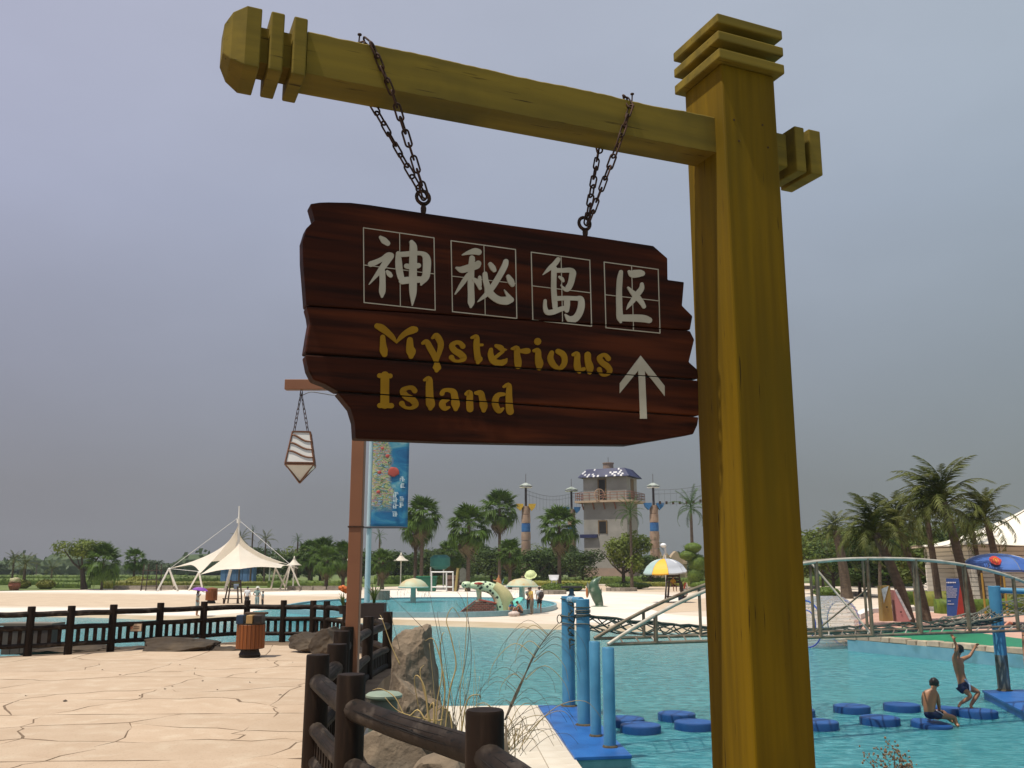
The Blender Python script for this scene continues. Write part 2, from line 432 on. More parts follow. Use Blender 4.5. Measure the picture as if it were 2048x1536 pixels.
TE, TF, TG = (730, 630, 7.315), (970, 660, 7.585), (1220, 470, 3.57)
ribbons([[(388,268,50),(440,315,95),(500,362,78)],
 [(240,680,88),(320,650,80),(420,600,72),(500,550,92),(548,552,96)],[(548,560,92),(470,660,100),(400,760,90),(320,860,58),(215,990,16)],
 [(415,800,92),(420,950,92),(415,1100,98),(412,1180,38)],[(490,795,46),(520,830,74),(545,858,62)],
 [(660,520,72),(665,640,100),(675,760,106),(700,880,98),(735,945,80)],
 [(670,532,72),(760,530,80),(880,520,78),(1000,515,62),(1070,550,96),(1098,620,122),(1098,740,122),(1085,860,116),(1040,930,104),(1012,995,34)],
 [(720,940,104),(800,930,104),(900,920,104),(1010,920,92)],[(785,712,76),(850,720,84),(970,705,78)],
 [(862,345,64),(890,420,112),(888,600,118),(885,800,118),(885,1000,118),(885,1130,104),(880,1240,56),(875,1312,18)]], TA, 'chinese_character', CREAM)
ribbons([[(340,385,20),(430,352,62),(530,330,98),(590,342,94)],[(485,430,76),(480,540,92),(472,700,98),(470,850,98),(475,1000,100),(475,1120,100),(470,1182,40)],
 [(505,430,50),(515,470,40)],[(250,585,36),(330,612,100),(450,580,108),(555,545,118),(582,520,96)],[(430,690,66),(370,780,74),(300,880,56),(230,985,22)],
 [(520,765,60),(570,810,70),(612,900,50)],[(605,728,48),(605,850,58)],
 [(685,680,74),(695,780,84),(725,880,96),(750,960,114),(830,1040,106),(920,1085,112),(1020,1088,124),(1082,1076,92)],[(1085,1078,84),(1030,1000,50),(980,922,10)],
 [(1005,490,80),(985,560,92),(900,720,92),(800,880,88),(720,980,78),(640,1050,50),(575,1106,14)],[(765,530,64),(800,580,84),(826,622,66)],[(1040,720,62),(1080,790,94),(1105,842,74)]], TB, 'chinese_character', CREAM)
ribbons([[(582,302,72),(530,370,78),(450,440,66),(350,535,14)],[(520,440,86),(515,600,82),(515,760,82),(525,900,86),(535,1040,76)],
 [(520,470,70),(650,470,70),(760,468,78),(803,505,104),(795,580,96),(770,680,92),(725,750,92),(680,755,54),(625,696,16)],[(600,570,36),(640,600,54),(660,635,38)],
 [(540,902,70),(700,897,70),(850,900,66),(920,908,92),(938,970,100),(928,1060,106),(892,1150,106),(830,1215,108),(750,1215,92),(690,1150,26)],
 [(715,920,90),(715,1000,90),(712,1085,70)],[(380,935,48),(380,1040,62),(412,1112,78),(500,1110,82),(600,1072,78),(700,1042,72)]], TC_, 'chinese_character', CREAM)
ribbons([[(415,358,66),(396,480,92),(386,650,92),(386,800,98),(390,950,98),(395,1090,104),(412,1165,44)],[(400,1102,104),(520,1102,112),(700,1106,120),(800,1116,116),(872,1138,96)],
 [(545,352,48),(600,388,122),(720,380,114),(758,382,90)],[(752,555,58),(745,630,84),(670,730,92),(600,830,78),(545,900,54),(505,965,10)],[(530,612,34),(590,680,72),(660,750,96),(740,840,82),(785,918,66)]], TD, 'chinese_character', CREAM)
def line(a, b, w=14): return [(a[0], a[1], w), (b[0], b[1], w)]
for T, c, v, h in ((TA, [(128,120),(1212,275),(1230,1385),(138,1268)], ((683,205),(695,1325)), ((133,692),(1215,830))),
                   (TB, [(168,165),(1158,300),(1178,1358),(190,1255)], ((672,237),(692,1305)), ((180,710),(1158,822))),
                   (TC_, [(170,187),(1070,310),(1098,1325),(195,1230)], ((628,255),(652,1280)), ((180,705),(1078,812))),
                   (TD, [(145,195),(1020,315),(1050,1345),(175,1258)], ((588,258),(620,1300)), ((160,725),(1035,825)))):
    ribbons([line(c[i], c[(i + 1) % 4]) for i in range(4)] + [line(*v, w=11), line(*h, w=11)], T, 'writing_grid', CREAM, th=.0008)
L_ = {}
E_letters = [
 [[(175,162,80),(240,190,106),(320,250,92),(400,325,72),(463,405,26)],[(463,402,26),(520,330,66),(600,262,86),(690,222,110),(732,215,90)],[(258,325,74),(262,430,90),(272,520,116),(285,575,84)],[(655,368,88),(655,470,110),(672,540,138),(672,606,74)]],
 [[(845,412,50),(900,395,80),(950,480,92),(1000,570,88),(1040,665,76)],[(985,335,40),(1040,305,88),(1090,370,92),(1108,440,88),(1090,530,74),(1048,645,66)],[(1050,722,86),(1050,775,122),(1045,812,62)]],
 [[(1430,458,78),(1390,412,66),(1330,403,60),(1270,450,84),(1310,520,92),(1390,570,98),(1442,630,92),(1390,672,46),(1310,668,46),(1265,622,80)]],
 [[(1560,332,40),(1630,318,68),(1630,420,92),(1635,530,92),(1650,620,98),(1660,650,116),(1650,695,56)],[(1650,440,42),(1716,438,38)]],
 [[(210,888,72),(290,888,56),(368,893,72)],[(290,890,128),(288,1100,126),(288,1310,128)],[(215,1325,76),(300,1325,70),(385,1328,78)]],
 [[(725,1108,82),(690,1068,70),(620,1067,60),(552,1112,90),(600,1190,98),(690,1240,102),(738,1310,92),(680,1360,50),(590,1352,46),(538,1297,84)]],
 [[(866,952,40),(935,936,84),(940,1050,106),(945,1200,112),(958,1310,132),(955,1365,66)]],
 [[(1125,1150,72),(1150,1108,60),(1220,1098,60),(1292,1130,96),(1312,1210,102),(1325,1310,124),(1325,1375,66)],[(1222,1240,34),(1150,1268,84),(1132,1320,98),(1170,1366,74),(1228,1352,38)]],
 [[(1478,1156,52),(1530,1138,84),(1530,1250,98),(1535,1375,100)],[(1620,1142,52),(1690,1148,92),(1715,1230,92),(1735,1330,114),(1735,1395,66)]]]
F_letters = [
 [[(90,300,62),(84,370,86),(110,450,98),(160,490,92),(240,500,92),(300,475,80),(328,440,28)],[(165,240,52),(230,268,84),(270,298,70),(325,300,18)],[(265,330,52),(150,422,54)]],
 [[(408,285,40),(480,282,90),(485,380,92),(498,480,112),(500,545,96)],[(545,320,60),(610,320,88),(648,318,84)]],
 [[(797,175,110)],[(742,315,50),(800,318,84),(805,420,98),(822,510,122),(820,580,72)]],
 [[(1010,345,70),(990,430,92),(1030,520,92),(1100,580,62)],[(1105,325,80),(1180,370,92),(1207,450,88),(1190,530,82),(1130,592,62)]],
 [[(1335,375,50),(1395,368,84),(1395,470,92),(1402,570,106),(1430,640,50)],[(1430,612,56),(1500,592,56)],[(1555,378,98),(1560,470,98),(1588,570,114),(1585,645,66)]],
 [[(1870,435,78),(1830,388,66),(1780,383,60),(1735,430,84),(1780,500,88),(1850,550,92),(1892,620,82),(1840,682,46),(1770,678,46),(1733,600,76)]],
 [[(285,975,52),(200,988,76),(155,1060,98),(160,1150,98),(212,1225,86),(272,1192,40)],[(282,862,40),(360,838,74),(360,1000,98),(370,1180,108),(380,1235,112)]]]
for l in E_letters: ribbons(l, TE, 'letter', GOLD, th=.0014)
for l in F_letters: ribbons(l, TF, 'letter', GOLD, th=.0014)
ar = [(217,862),(388,1078),(388,1150),(247,970),(262,1312),(215,1312),(200,968),(68,1130),(68,1060)]
ar = [L2(TG[0] + x / TG[2], TG[1] + y / TG[2], yf) for x, y in ar]
m = MB(); m.plate([(x, yf - .002, z) for x, z in ar], [(x, yf + .0015, z) for x, z in ar]); arrow = m.build('arrow', CREAM, sign, org=(0, 0, 0))
bm = bmesh.new(); bm.from_mesh(arrow.data)
p0 = L2(*B0, yf); p1 = L2(*B1_, yf); d = Vector((p1[0] - p0[0], 0, p1[1] - p0[1])).normalized(); nn2 = Vector((-d.z, 0, d.x))
for off in (-.0016, .0016):
    bmesh.ops.bisect_plane(bm, geom=bm.verts[:] + bm.edges[:] + bm.faces[:], plane_co=Vector((p0[0], 0, p0[1])) + nn2 * off, plane_no=nn2)
bmesh.ops.delete(bm, geom=[f for f in bm.faces if abs((f.calc_center_median() - Vector((p0[0], 0, p0[1]))).dot(nn2)) < .0015], context='FACES')
bm.to_mesh(arrow.data); bm.free()

# ---------------------------------------------------------------- ring bolts and chains
def ringbolt(px, pyr, pyb):
    x, z = L2(px, pyr, ybd); zb_ = L2(px + 3, pyb, ybd)[1]; r = .0185
    m = MB(); m.tube([(x + math.cos(a) * r, ybd, z + math.sin(a) * r) for a in [2 * math.pi * k / 20 for k in range(20)]], .0052, 8, closed=True)
    m.lathe((x + .002, ybd, zb_ - .012), [(.005, 0), (.008, .014), (.0085, .022), (.006, .03), (.011, z - zb_ - r - .002 + .012)], 10)
    m.build('ring_bolt', IRON, sign, smooth=True, org=(0, 0, 0)); return x, z
ra = ringbolt(846, 395, 424); rb = ringbolt(1169, 447, 470)
LK = .043; lr = .0028; lw = .0088
m = MB(); pts = []
for k in range(16):
    a = 2 * math.pi * k / 16; cxk = (LK / 2 - lw + .002) * (1 if math.cos(a) >= 0 else -1)
    pts.append((cxk + math.cos(a) * lw, math.sin(a) * lw, 0))
m.tube(pts, lr, 6, closed=True)
link_me = m.build('chain_link', IRON, smooth='all'); link_mesh = link_me.data; bpy.data.objects.remove(link_me)
def chain(path, label, cat='chain', pitch=.036, scale=1, origin=None, local=True, group=None, mesh=None):
    path = [Vector(p) for p in path]
    # resample
    seg = []; tot = 0
    for a, b in zip(path[:-1], path[1:]): seg.append((tot, a, b)); tot += (b - a).length
    n = max(2, round(tot / (pitch * scale))); st = tot / n
    root = thing('chain', origin if origin is not None else K, label, cat, group, rz=RZ if local else 0)
    off = Vector((0, 0, 0)) if local else Vector(origin)
    for i in range(n):
        s_ = (i + .5) * st
        for t0, a, b in seg:
            if t0 <= s_ <= t0 + (b - a).length + 1e-6: break
        d = (b - a).normalized(); c = a + d * (s_ - t0)
        o = bpy.data.objects.new('chain_link', mesh or link_mesh); col.objects.link(o); o.parent = root
        q = d.to_track_quat('X', 'Z') @ Matrix.Rotation(R(90) * (i % 2) + R(38 + 14 * math.sin(i * 2.3)), 3, 'X').to_quaternion()
        o.rotation_mode = 'QUATERNION'; o.rotation_quaternion = q; o.location = c - off; o.scale = (scale,) * 3
    return root
def hang(rx, rz_, pf_bot, pf_top, pnail, pb_bot, label):
    """front strand up the face of the arm, over it round the nail, down the back to the ring"""
    yF = yb0 - .007; yB = yb0 + BW + .007
    f1 = L2(*pf_bot, yF); f2 = L2(*pf_top, yF); nl = L2(*pnail, ybc - .01); b1 = L2(*pb_bot, yB)
    zt_ = beamz(nl[0])[1] + .006; zt2 = beamz(f2[0])[1] + .004
    path = [(rx, ybc - .006, rz_ - .006), (f1[0], yF, f1[1]), (f2[0], yF, min(f2[1], zt2 - .006)), (f2[0] - .01, yb0 + .01, zt2 + .006), (nl[0] - .015, ybc - .01, zt_ + .004), (nl[0] - .05, ybc - .002, zt_ + .002), (b1[0] - .02, yB, beamz(b1[0])[1] - .005), (b1[0], yB, b1[1]), (rx, ybc + .006, rz_ - .006)]
    chain(path, label)
    m = MB(); m.tube([(nl[0], ybc - .01, zt_ - .03), (nl[0] + .004, ybc - .012, zt_ + .042)], .0022, 6); m.lathe((nl[0] + .004, ybc - .012, zt_ + .041), [(.006, 0), (.006, .003)], 8)
    m.build('nail', IRON, post_root, org=(0, 0, 0))
hang(ra[0], ra[1], (787, 192), (745, 92), (716, 72), (745, 208), 'rusty chain looped over the far end of the yellow arm, left of the two')
hang(rb[0], rb[1], (1236, 290), (1262, 212), (1262, 205), (1198, 295), 'rusty chain looped over the yellow arm close to the post')
# ================================================================== ground, water, deck
BZ, WZ, GZ, TZ = -1.40, -1.55, -1.36, -0.80          # beach, pool water, garden, terrace on the right
GRASS = mat('lawn_grass', (.075, .115, .025), (.12, .155, .04), scale=.35, rough=.9, c3=(.14, .14, .06), s3=.05)
SAND = mat('pale_beach', (.55, .46, .36), (.62, .53, .43), scale=.5, rough=.9, bump=.01, bscale=9, c3=(.62, .55, .47), s3=.12)
SANDW = mat('white_beach', (.76, .69, .61), (.67, .59, .50), scale=.3, rough=.9, bump=.01, bscale=7)
SANDT = mat('tan_beach', (.47, .36, .255), (.53, .42, .30), scale=.6, rough=.95, bump=.012, bscale=9)
WETS = mat('wet_sand', (.40, .31, .19), (.48, .40, .28), scale=.5, rough=.6)
BLUEP = mat('pool_blue_paint', (.10, .36, .46), (.075, .29, .40), scale=3, rough=.5)
def water_mat(name, ca, cb, cc, sc_=1.0):
    m = bpy.data.materials.new(name); m.use_nodes = True; t = m.node_tree; N = t.nodes; L = t.links; p = N['Principled BSDF']
    p.inputs['Roughness'].default_value = .10; p.inputs['IOR'].default_value = 1.333; p.inputs['Subsurface Weight'].default_value = 1.0; p.inputs['Subsurface Radius'].default_value = (.6, 1.0, 1.0); p.inputs['Subsurface Scale'].default_value = .9
    co = N.new('ShaderNodeTexCoord'); mp = N.new('ShaderNodeMapping'); mp.inputs['Scale'].default_value = (1, 1.7, 1); L.new(co.outputs['Object'], mp.inputs[0])
    n1 = N.new('ShaderNodeTexNoise'); n1.inputs['Scale'].default_value = 2.6 * sc_; n1.inputs['Detail'].default_value = 7; n1.inputs['Roughness'].default_value = .62; n1.inputs['Distortion'].default_value = .6; L.new(mp.outputs[0], n1.inputs['Vector'])
    n2 = N.new('ShaderNodeTexNoise'); n2.inputs['Scale'].default_value = .13; n2.inputs['Detail'].default_value = 3; L.new(co.outputs['Object'], n2.inputs['Vector'])
    r = N.new('ShaderNodeMapRange'); r.inputs[1].default_value = .42; r.inputs[2].default_value = .66; L.new(n1.outputs[0], r.inputs[0])
    x = N.new('ShaderNodeMixRGB'); x.inputs[1].default_value = ca + (1,); x.inputs[2].default_value = cb + (1,); L.new(r.outputs[0], x.inputs[0])
    r2 = N.new('ShaderNodeMapRange'); r2.inputs[1].default_value = .42; r2.inputs[2].default_value = .62; L.new(n2.outputs[0], r2.inputs[0])
    x2 = N.new('ShaderNodeMixRGB'); x2.inputs[2].default_value = cc + (1,); L.new(x.outputs[0], x2.inputs[1]); L.new(r2.outputs[0], x2.inputs[0])
    mf = N.new('ShaderNodeMath'); mf.operation = 'MULTIPLY'; mf.inputs[1].default_value = .55; L.new(r2.outputs[0], mf.inputs[0]); L.new(mf.outputs[0], x2.inputs[0])
    L.new(x2.outputs[0], p.inputs['Base Color'])
    w = N.new('ShaderNodeTexNoise'); w.inputs['Scale'].default_value = 3.4 * sc_; w.inputs['Detail'].default_value = 8; w.inputs['Roughness'].default_value = .6; w.inputs['Distortion'].default_value = .8; L.new(mp.outputs[0], w.inputs['Vector'])
    b = N.new('ShaderNodeBump'); b.inputs['Strength'].default_value = .5; b.inputs['Distance'].default_value = .14; L.new(w.outputs[0], b.inputs['Height']); L.new(b.outputs[0], p.inputs['Normal'])
    return m
WATER = water_mat('pool_water', (.028, .185, .215), (.12, .37, .40), (.050, .25, .26))
WATER2 = water_mat('shallow_pool_water', (.06, .27, .31), (.12, .38, .41), (.08, .32, .35), 1.6)
def sheet(name, pts, z, m_, kind='structure', thick=0):
    m = MB()
    if thick: m.plate([(p[0], p[1], z) for p in pts], [(p[0], p[1], z - thick) for p in pts])
    else: m.poly([(p[0], p[1], z) for p in pts])
    o = m.build(name, m_); tag(o, kind=kind)
    if not thick:
        # face up
        if o.data.polygons[0].normal.z < 0: o.data.flip_normals()
    return o
# the far ground: one sheet to the horizon, falling gently away below the garden
sheet('ground', [(-1900, 90), (1900, 90), (1900, 3000), (-1900, 3000)], GZ - .05, GRASS)
sheet('terrain', [(-400, -60), (400, -60), (400, 90), (-400, 90)], -2.6, mat('pool_floor_concrete', (.25, .3, .3)))
def px_poly(pts, z): return [Zp(x, y, z) for x, y in pts]
shore = [(-700, 1229), (-300, 1231), (0, 1232), (176, 1234.5), (293, 1239), (410, 1240), (500, 1238), (620, 1240), (787, 1250), (900, 1254), (1123, 1260), (1352, 1266), (1500, 1270), (1650, 1279), (1731, 1304)]
far_lawn = [(-1200, 1181.5), (0, 1182), (120, 1180), (210, 1178), (700, 1176), (860, 1171), (1200, 1167), (1400, 1168), (1700, 1166), (2050, 1163), (3300, 1162)]
shore[-1] = (1690, 1289)
bp = [Zp(x, y - (11 if 7 < i < 12 else 7) - (i % 2), BZ) for i, (x, y) in enumerate(shore)]
fl = [Zp(x, y, BZ) for x, y in far_lawn]
beach_pts = [Vector((-90, bp[0].y, 0))] + bp + [Vector((13.6, 36.6, 0)), Vector((19, 34.5, 0)), Vector((90, 34, 0))] + fl[::-1] + [Vector((-150, fl[0].y, 0))]
sheet('beach', beach_pts, BZ, SAND)
# wet strip running down into the water
wet = MB(); up_ = [Zp(x, y - (11 if 7 < i < 12 else 7) - (i % 2), BZ) for i, (x, y) in enumerate(shore)]
lo_ = [Zp(x, y + 4, WZ - .06) for x, y in shore]
for i in range(len(up_) - 1):
    a, b, c, d = up_[i], up_[i + 1], lo_[i + 1], lo_[i]
    wet.poly([(a.x, a.y, BZ + .006), (b.x, b.y, BZ + .006), (c.x, c.y, WZ - .06), (d.x, d.y, WZ - .06)])
tag(wet.build('shore', WETS, smooth=True), kind='structure')
sheet('water', [(-150, 3), (60, 3), (60, 31)] + [(p.x, p.y + .6) for p in [Zp(x, y, WZ) for x, y in shore[::-1]]] + [(-150, 62)], WZ, WATER)
# bands of whiter and browner paving on the beach
def blob(cx, cy, rx, ry, n=48, seed=0, amp=.08):
    return [(cx + rx * math.cos(a) * (1 + amp * math.sin(3 * a + seed)), cy + ry * math.sin(a) * (1 + amp * math.cos(2 * a + seed))) for a in [2 * math.pi * k / n for k in range(n)]]
sheet('white_paving', px_poly([(-900, 1216), (0, 1215), (250, 1217), (560, 1217), (700, 1212), (640, 1221), (520, 1222), (420, 1231), (300, 1230), (180, 1226.5), (0, 1224.5), (-900, 1221)], BZ + .004)[:], BZ + .004, SANDW)
sheet('white_paving', px_poly([(0, 1182), (200, 1180), (500, 1179), (690, 1180), (690, 1188), (560, 1190), (300, 1187), (150, 1185), (0, 1183.5)], BZ + .004), BZ + .004, SANDW)
sheet('tan_paving', px_poly([(-500, 1188), (0, 1186), (220, 1188), (420, 1191), (690, 1193), (690, 1200), (600, 1208), (480, 1213), (250, 1214), (0, 1212), (-500, 1213)], BZ + .004), BZ + .004, SANDT)
sheet('white_paving', px_poly([(760, 1178), (1000, 1180), (1200, 1184), (1340, 1190), (1380, 1197), (1290, 1214), (1330, 1228), (1420, 1234), (1420, 1249), (1230, 1247), (1130, 1243), (1165, 1216), (1110, 1203), (900, 1198), (770, 1202)], BZ + .004), BZ + .004, SANDW)
sheet('tan_paving', px_poly([(1130, 1169), (1420, 1172), (1640, 1170), (1640, 1182), (1400, 1186), (1190, 1180), (1020, 1176)], BZ + .008), BZ + .008, SANDT)
sheet('tan_paving', px_poly([(1325, 1205), (1430, 1194), (1430, 1220), (1330, 1226), (1292, 1216)], BZ + .008), BZ + .008, SANDT)

# the round children's pool with its low wall
PCX, PCY, PRX, PRY = -4.2, 72.0, 7.6, 14.4
def ring(k=1.0, n=72, z=0): return [(PCX + (PRX if math.cos(a) > 0 else 12.5) * k * math.copysign(abs(math.cos(a)) ** (1 if math.cos(a) > 0 else .8), math.cos(a)), PCY + PRY * k * math.copysign(abs(math.sin(a)) ** (1 if math.cos(a) > 0 else .8), math.sin(a)), z) for a in [2 * math.pi * i / n for i in range(n)]]
RIMB = mat('pool_rim_tile', (.18, .33, .38), (.22, .38, .42), scale=6, rough=.45)
m = MB(); a_, b_, c_, d_ = ring(1, z=BZ + .012), ring(1, z=BZ + .33), ring(.978, z=BZ + .33), ring(.978, z=BZ + .012)
n = 72
for A_, B_ in ((a_, b_), (b_, c_), (c_, d_)):
    base = A_ + B_; m.add(base, [(i, (i + 1) % n, n + (i + 1) % n, n + i) for i in range(n)])
rim = m.build('round_pool_wall', RIMB)
tag(rim, 'low blue grey wall round the shallow children\'s pool', 'pool wall')
sheet('water', [(p[0], p[1]) for p in ring(.98)], BZ + .20, WATER2)
sheet('water', px_poly([(505, 1222), (560, 1217), (640, 1213), (690, 1210), (690, 1234), (600, 1237), (520, 1232)], BZ + .02), BZ + .02, WATER2)

# stone wall of the main pool, sloping green slide apron and the pink terrace on the right
W1, W2, W3 = Zp(1696, 1301.5, WZ), Zp(2048, 1337, WZ), Zp(2048, 1337, WZ) + (Zp(2048, 1337, WZ) - Zp(1731, 1305, WZ)) * 1.2
dirw = (W2 - W1).normalized(); nw = Vector((-dirw.y, dirw.x, 0));
if nw.y < 0: nw = -nw
m = MB()
for a, b in ((W1, W2), (W2, W3)):
    m.plate([(a.x, a.y, WZ - .3), (b.x, b.y, WZ - .3), (b.x, b.y, WZ + .42), (a.x, a.y, WZ + .42)], [(p.x + nw.x * .3, p.y + nw.y * .3, z) for p, z in ((a, WZ - .3), (b, WZ - .3), (b, WZ + .42), (a, WZ + .42))])
pw = m.build('pool_wall', mat('pool_wall_blue', (.13, .31, .40), (.17, .36, .44), scale=2.5, rough=.55, c3=(.10, .24, .28), s3=1.5)); tag(pw, 'pale blue painted wall along the right side of the pool', 'pool wall')
random.seed(11)
STONE = mat('coping_stone', (.42, .34, .24), (.30, .25, .19), scale=3, rough=.9, bump=.02, bscale=10, rnd=.22)
Lw = (W3 - W1).length; s_ = -.1; i = 0
while s_ < Lw:
    w = random.uniform(.35, .75); c = W1 + dirw * (s_ + w / 2) + nw * .22
    m = MB(); m.box((c.x, c.y, WZ + .43 + random.uniform(.06, .10)), (w - .02, .42 + random.uniform(-.05, .08), .2), rz=math.atan2(dirw.y, dirw.x) + random.uniform(-.05, .05), taper=.86)
    bevel(m.build('coping_stone', STONE, pw), .03); s_ += w
GREENP = mat('green_slide_paint', (.012, .16, .075), (.016, .20, .095), scale=1.2, rough=.45, c3=(.01, .10, .05), s3=.6)
m = MB()
for k in range(8):
    t0, t1 = k / 8, (k + 1) / 8
    def q(t, up): 
        p = W1 + dirw * (Lw * t) + nw * (.42 + up * 1.7)
        return (p.x, p.y, WZ + .5 + up * (.30 + .12 * math.sin(t * 9)))
    m.poly([q(t0, 0), q(t1, 0), q(t1, 1), q(t0, 1)])
gs = m.build('green_apron', GREENP, smooth=True); tag(gs, 'green painted slope above the stones on the right bank of the pool', 'bank')
PINK = mat('pink_terrace_concrete', (.46, .27, .20), (.54, .34, .26), scale=1.4, rough=.9, c3=(.40, .23, .17), s3=.5)
tb = [W1 + dirw * (Lw * t) + nw * 2.1 for t in (0.02, .3, .6, 1)]
tp = [(p.x, p.y) for p in tb] + [(45, 30), (45, 52)] + [(p.x, p.y) for p in px_poly([(2300, 1219), (1960, 1223), (1735, 1226), (1708, 1240), (1716, 1262)], TZ)]
m = MB(); m.plate([(x, y, TZ) for x, y in tp], [(x, y, BZ - .1) for x, y in tp]); tag(m.build('terrace', PINK), kind='structure')
m = MB(); kb = px_poly([(1712, 1239), (1738, 1226), (1830, 1222), (1960, 1223), (2300, 1219)], TZ)
for a, b in zip(kb[:-1], kb[1:]): m.beam((a.x, a.y, TZ + .12), (b.x, b.y, TZ + .12), .45, .24)
tag(m.build('kerb', mat('white_kerb', (.78, .74, .68), rough=.8)), 'white kerb between the pink terrace and the hedges', 'kerb')

# tiled poolside and the two blue platforms
TILE = mat('cream_tile', (.55, .48, .38), (.62, .56, .46), scale=2, rough=.6, rnd=.07)
GROUT = mat('tile_grout', (.34, .29, .22), rough=.9)
tA, tB = Zp(1076, 1411, BZ), Zp(1149, 1514, BZ)
dt = (tB - tA).normalized()
pool_side = [(tA.x, tA.y), (tB.x + dt.x * 6, tB.y + dt.y * 6), (-5, 6), (-5, tA.y + .1)]
m = MB(); m.plate([(x, y, BZ - .012) for x, y in pool_side], [(x, y, WZ - .6) for x, y in pool_side])
ps = tag(m.build('poolside', GROUT), kind='structure')
tile_me = None; ntile = 0; ux = dt; uy = Vector((-dt.y, dt.x, 0))
if uy.x > 0: uy = -uy
ts = .52
for i in range(0, 16):
    for j in range(0, 14):
        c = tA + ux * ((i + .5) * ts) + uy * ((j + .5) * ts)
        if c.y > tA.y - .2 or c.x < -4: continue
        if ntile > 190: break
        if tile_me is None:
            mm = MB(); mm.box((0, 0, 0), (ts - .014, ts - .014, .02)); ob = bevel(mm.build('tile', TILE, org=(0, 0, 0)), .003, 1); tile_me = ob.data; proto = ob
        else:
            ob = proto.copy(); col.objects.link(ob)
        ob.parent = ps; ob.location = (c.x, c.y, BZ - .002); ob.rotation_euler = (0, 0, math.atan2(ux.y, ux.x)); ntile += 1
PLAT = mat('blue_platform_paint', (.012, .095, .33), (.018, .12, .38), scale=2.2, rough=.42, bump=.002, bscale=20, c3=(.010, .07, .24), s3=1.6)
TILEB = mat('pool_side_tile', (.13, .28, .30), (.18, .34, .36), scale=5, rough=.3)
PZ = -1.35
def platform(px, label, side=None):
    P = [Zp(x, y, PZ) for x, y in px]; root = thing('blue_platform', Vector((P[0].x, P[0].y, PZ)), label, 'platform', 'blue painted pool platforms')
    m = MB(); m.plate([(p.x, p.y, PZ) for p in P], [(p.x, p.y, PZ - .06) for p in P]); bevel(m.build('deck', PLAT, root), .012)
    c = sum(P, Vector()) / len(P); Q = [c + (p - c) * .985 for p in P]
    m = MB(); m.plate([(p.x, p.y, PZ - .061) for p in Q], [(p.x, p.y, WZ - .8) for p in Q]); m.build('side', side or PLAT, root)
platform([(1076, 1410), (1165, 1411), (1264, 1510), (1149, 1514)], 'bright blue platform in the pool carrying the four light blue pillars', TILEB)
platform([(1964, 1380), (2200, 1376), (2500, 1450), (2120, 1460)], 'blue platform at the far end of the metal ladder bridge')
# garden plinths: far lawn strip in front of hedges is slightly raised
sheet('lawn', [(p.x, p.y) for p in fl] + [(150, 260), (-220, 260)], GZ, mat('garden_lawn', (.085, .12, .022), (.13, .17, .035), scale=.25, rough=.9, c3=(.07, .09, .02), s3=.6))

# ================================================================== the stamped concrete deck on the left
PAVE = mat('stamped_concrete', (.43, .315, .215), (.47, .355, .25), scale=2.3, rough=.88, bump=.003, bscale=25, c3=(.50, .395, .285), s3=3.2, rnd=.05, crk=(40, (1, 1, 1), (.30, .22, .15), .58, .75))
JOINT = mat('joint_concrete', (.13, .085, .05), (.19, .13, .08), scale=3, rough=.95)
fence_top = [(-95, 1216), (-12, 1214.5), (64, 1213), (144, 1211.5), (228, 1209), (322, 1205.5), (409, 1203), (495, 1200.5), (568, 1200.5), (627, 1201), (654, 1202), (693, 1204.5), (749, 1216), (776, 1223.5), (737, 1233), (695, 1253), (684, 1262), (675, 1288), (636, 1309), (703, 1348), (970, 1419)]
FH = .91
FP = [Zp(x, y, FH) for x, y in fence_top]
FP[:3] = [Vector((FP[0].x, FP[0].y, 0)), Vector((FP[1].x, FP[1].y, 0)), FP[2]]
for p in FP: p.z = 0
last = FP[-1]; FP.append(Vector((.42, 3.15, 0)))
edge = [(p.x, p.y) for p in FP]
deck_poly = [(-30, edge[0][1])] + [(x, y) for x, y in edge] + [(1.2, 2.9), (3.2, 3.4), (3.2, -4), (-30, -4)]
# grow the slab a little beyond the posts
deck_out = [(-30, edge[0][1] + .35)] + [(x + (.25 if i > 10 else 0), y + (.3 if i < 12 else .1)) for i, (x, y) in enumerate(edge)] + [(1.7, 3.5), (3.2, 3.8), (3.2, -4), (-30, -4)]
m = MB(); m.plate([(x, y, -.002) for x, y in deck_out], [(x, y, -.35) for x, y in deck_out])
deck = tag(m.build('deck', JOINT), kind='structure')
m = MB(); m.plate([(x, y, -.36) for x, y in [(-30, 16), (-12, 17), (-3.2, 15), (-2.2, 8), (1.4, 3.3), (3, 3), (3, -4), (-30, -4)]], [(x, y, -2.5) for x, y in [(-30, 16), (-12, 17), (-3.2, 15), (-2.2, 8), (1.4, 3.3), (3, 3), (3, -4), (-30, -4)]])
tag(m.build('deck_foundation', mat('rough_concrete', (.25, .21, .17), (.18, .15, .12), scale=2, rough=.95)), kind='structure')
def inside(x, y, poly=deck_poly):
    c = False; j = len(poly) - 1
    for i in range(len(poly)):
        xi, yi = poly[i]; xj, yj = poly[j]
        if (yi > y) != (yj > y) and x < (xj - xi) * (y - yi) / (yj - yi) + xi: c = not c
        j = i
    return c
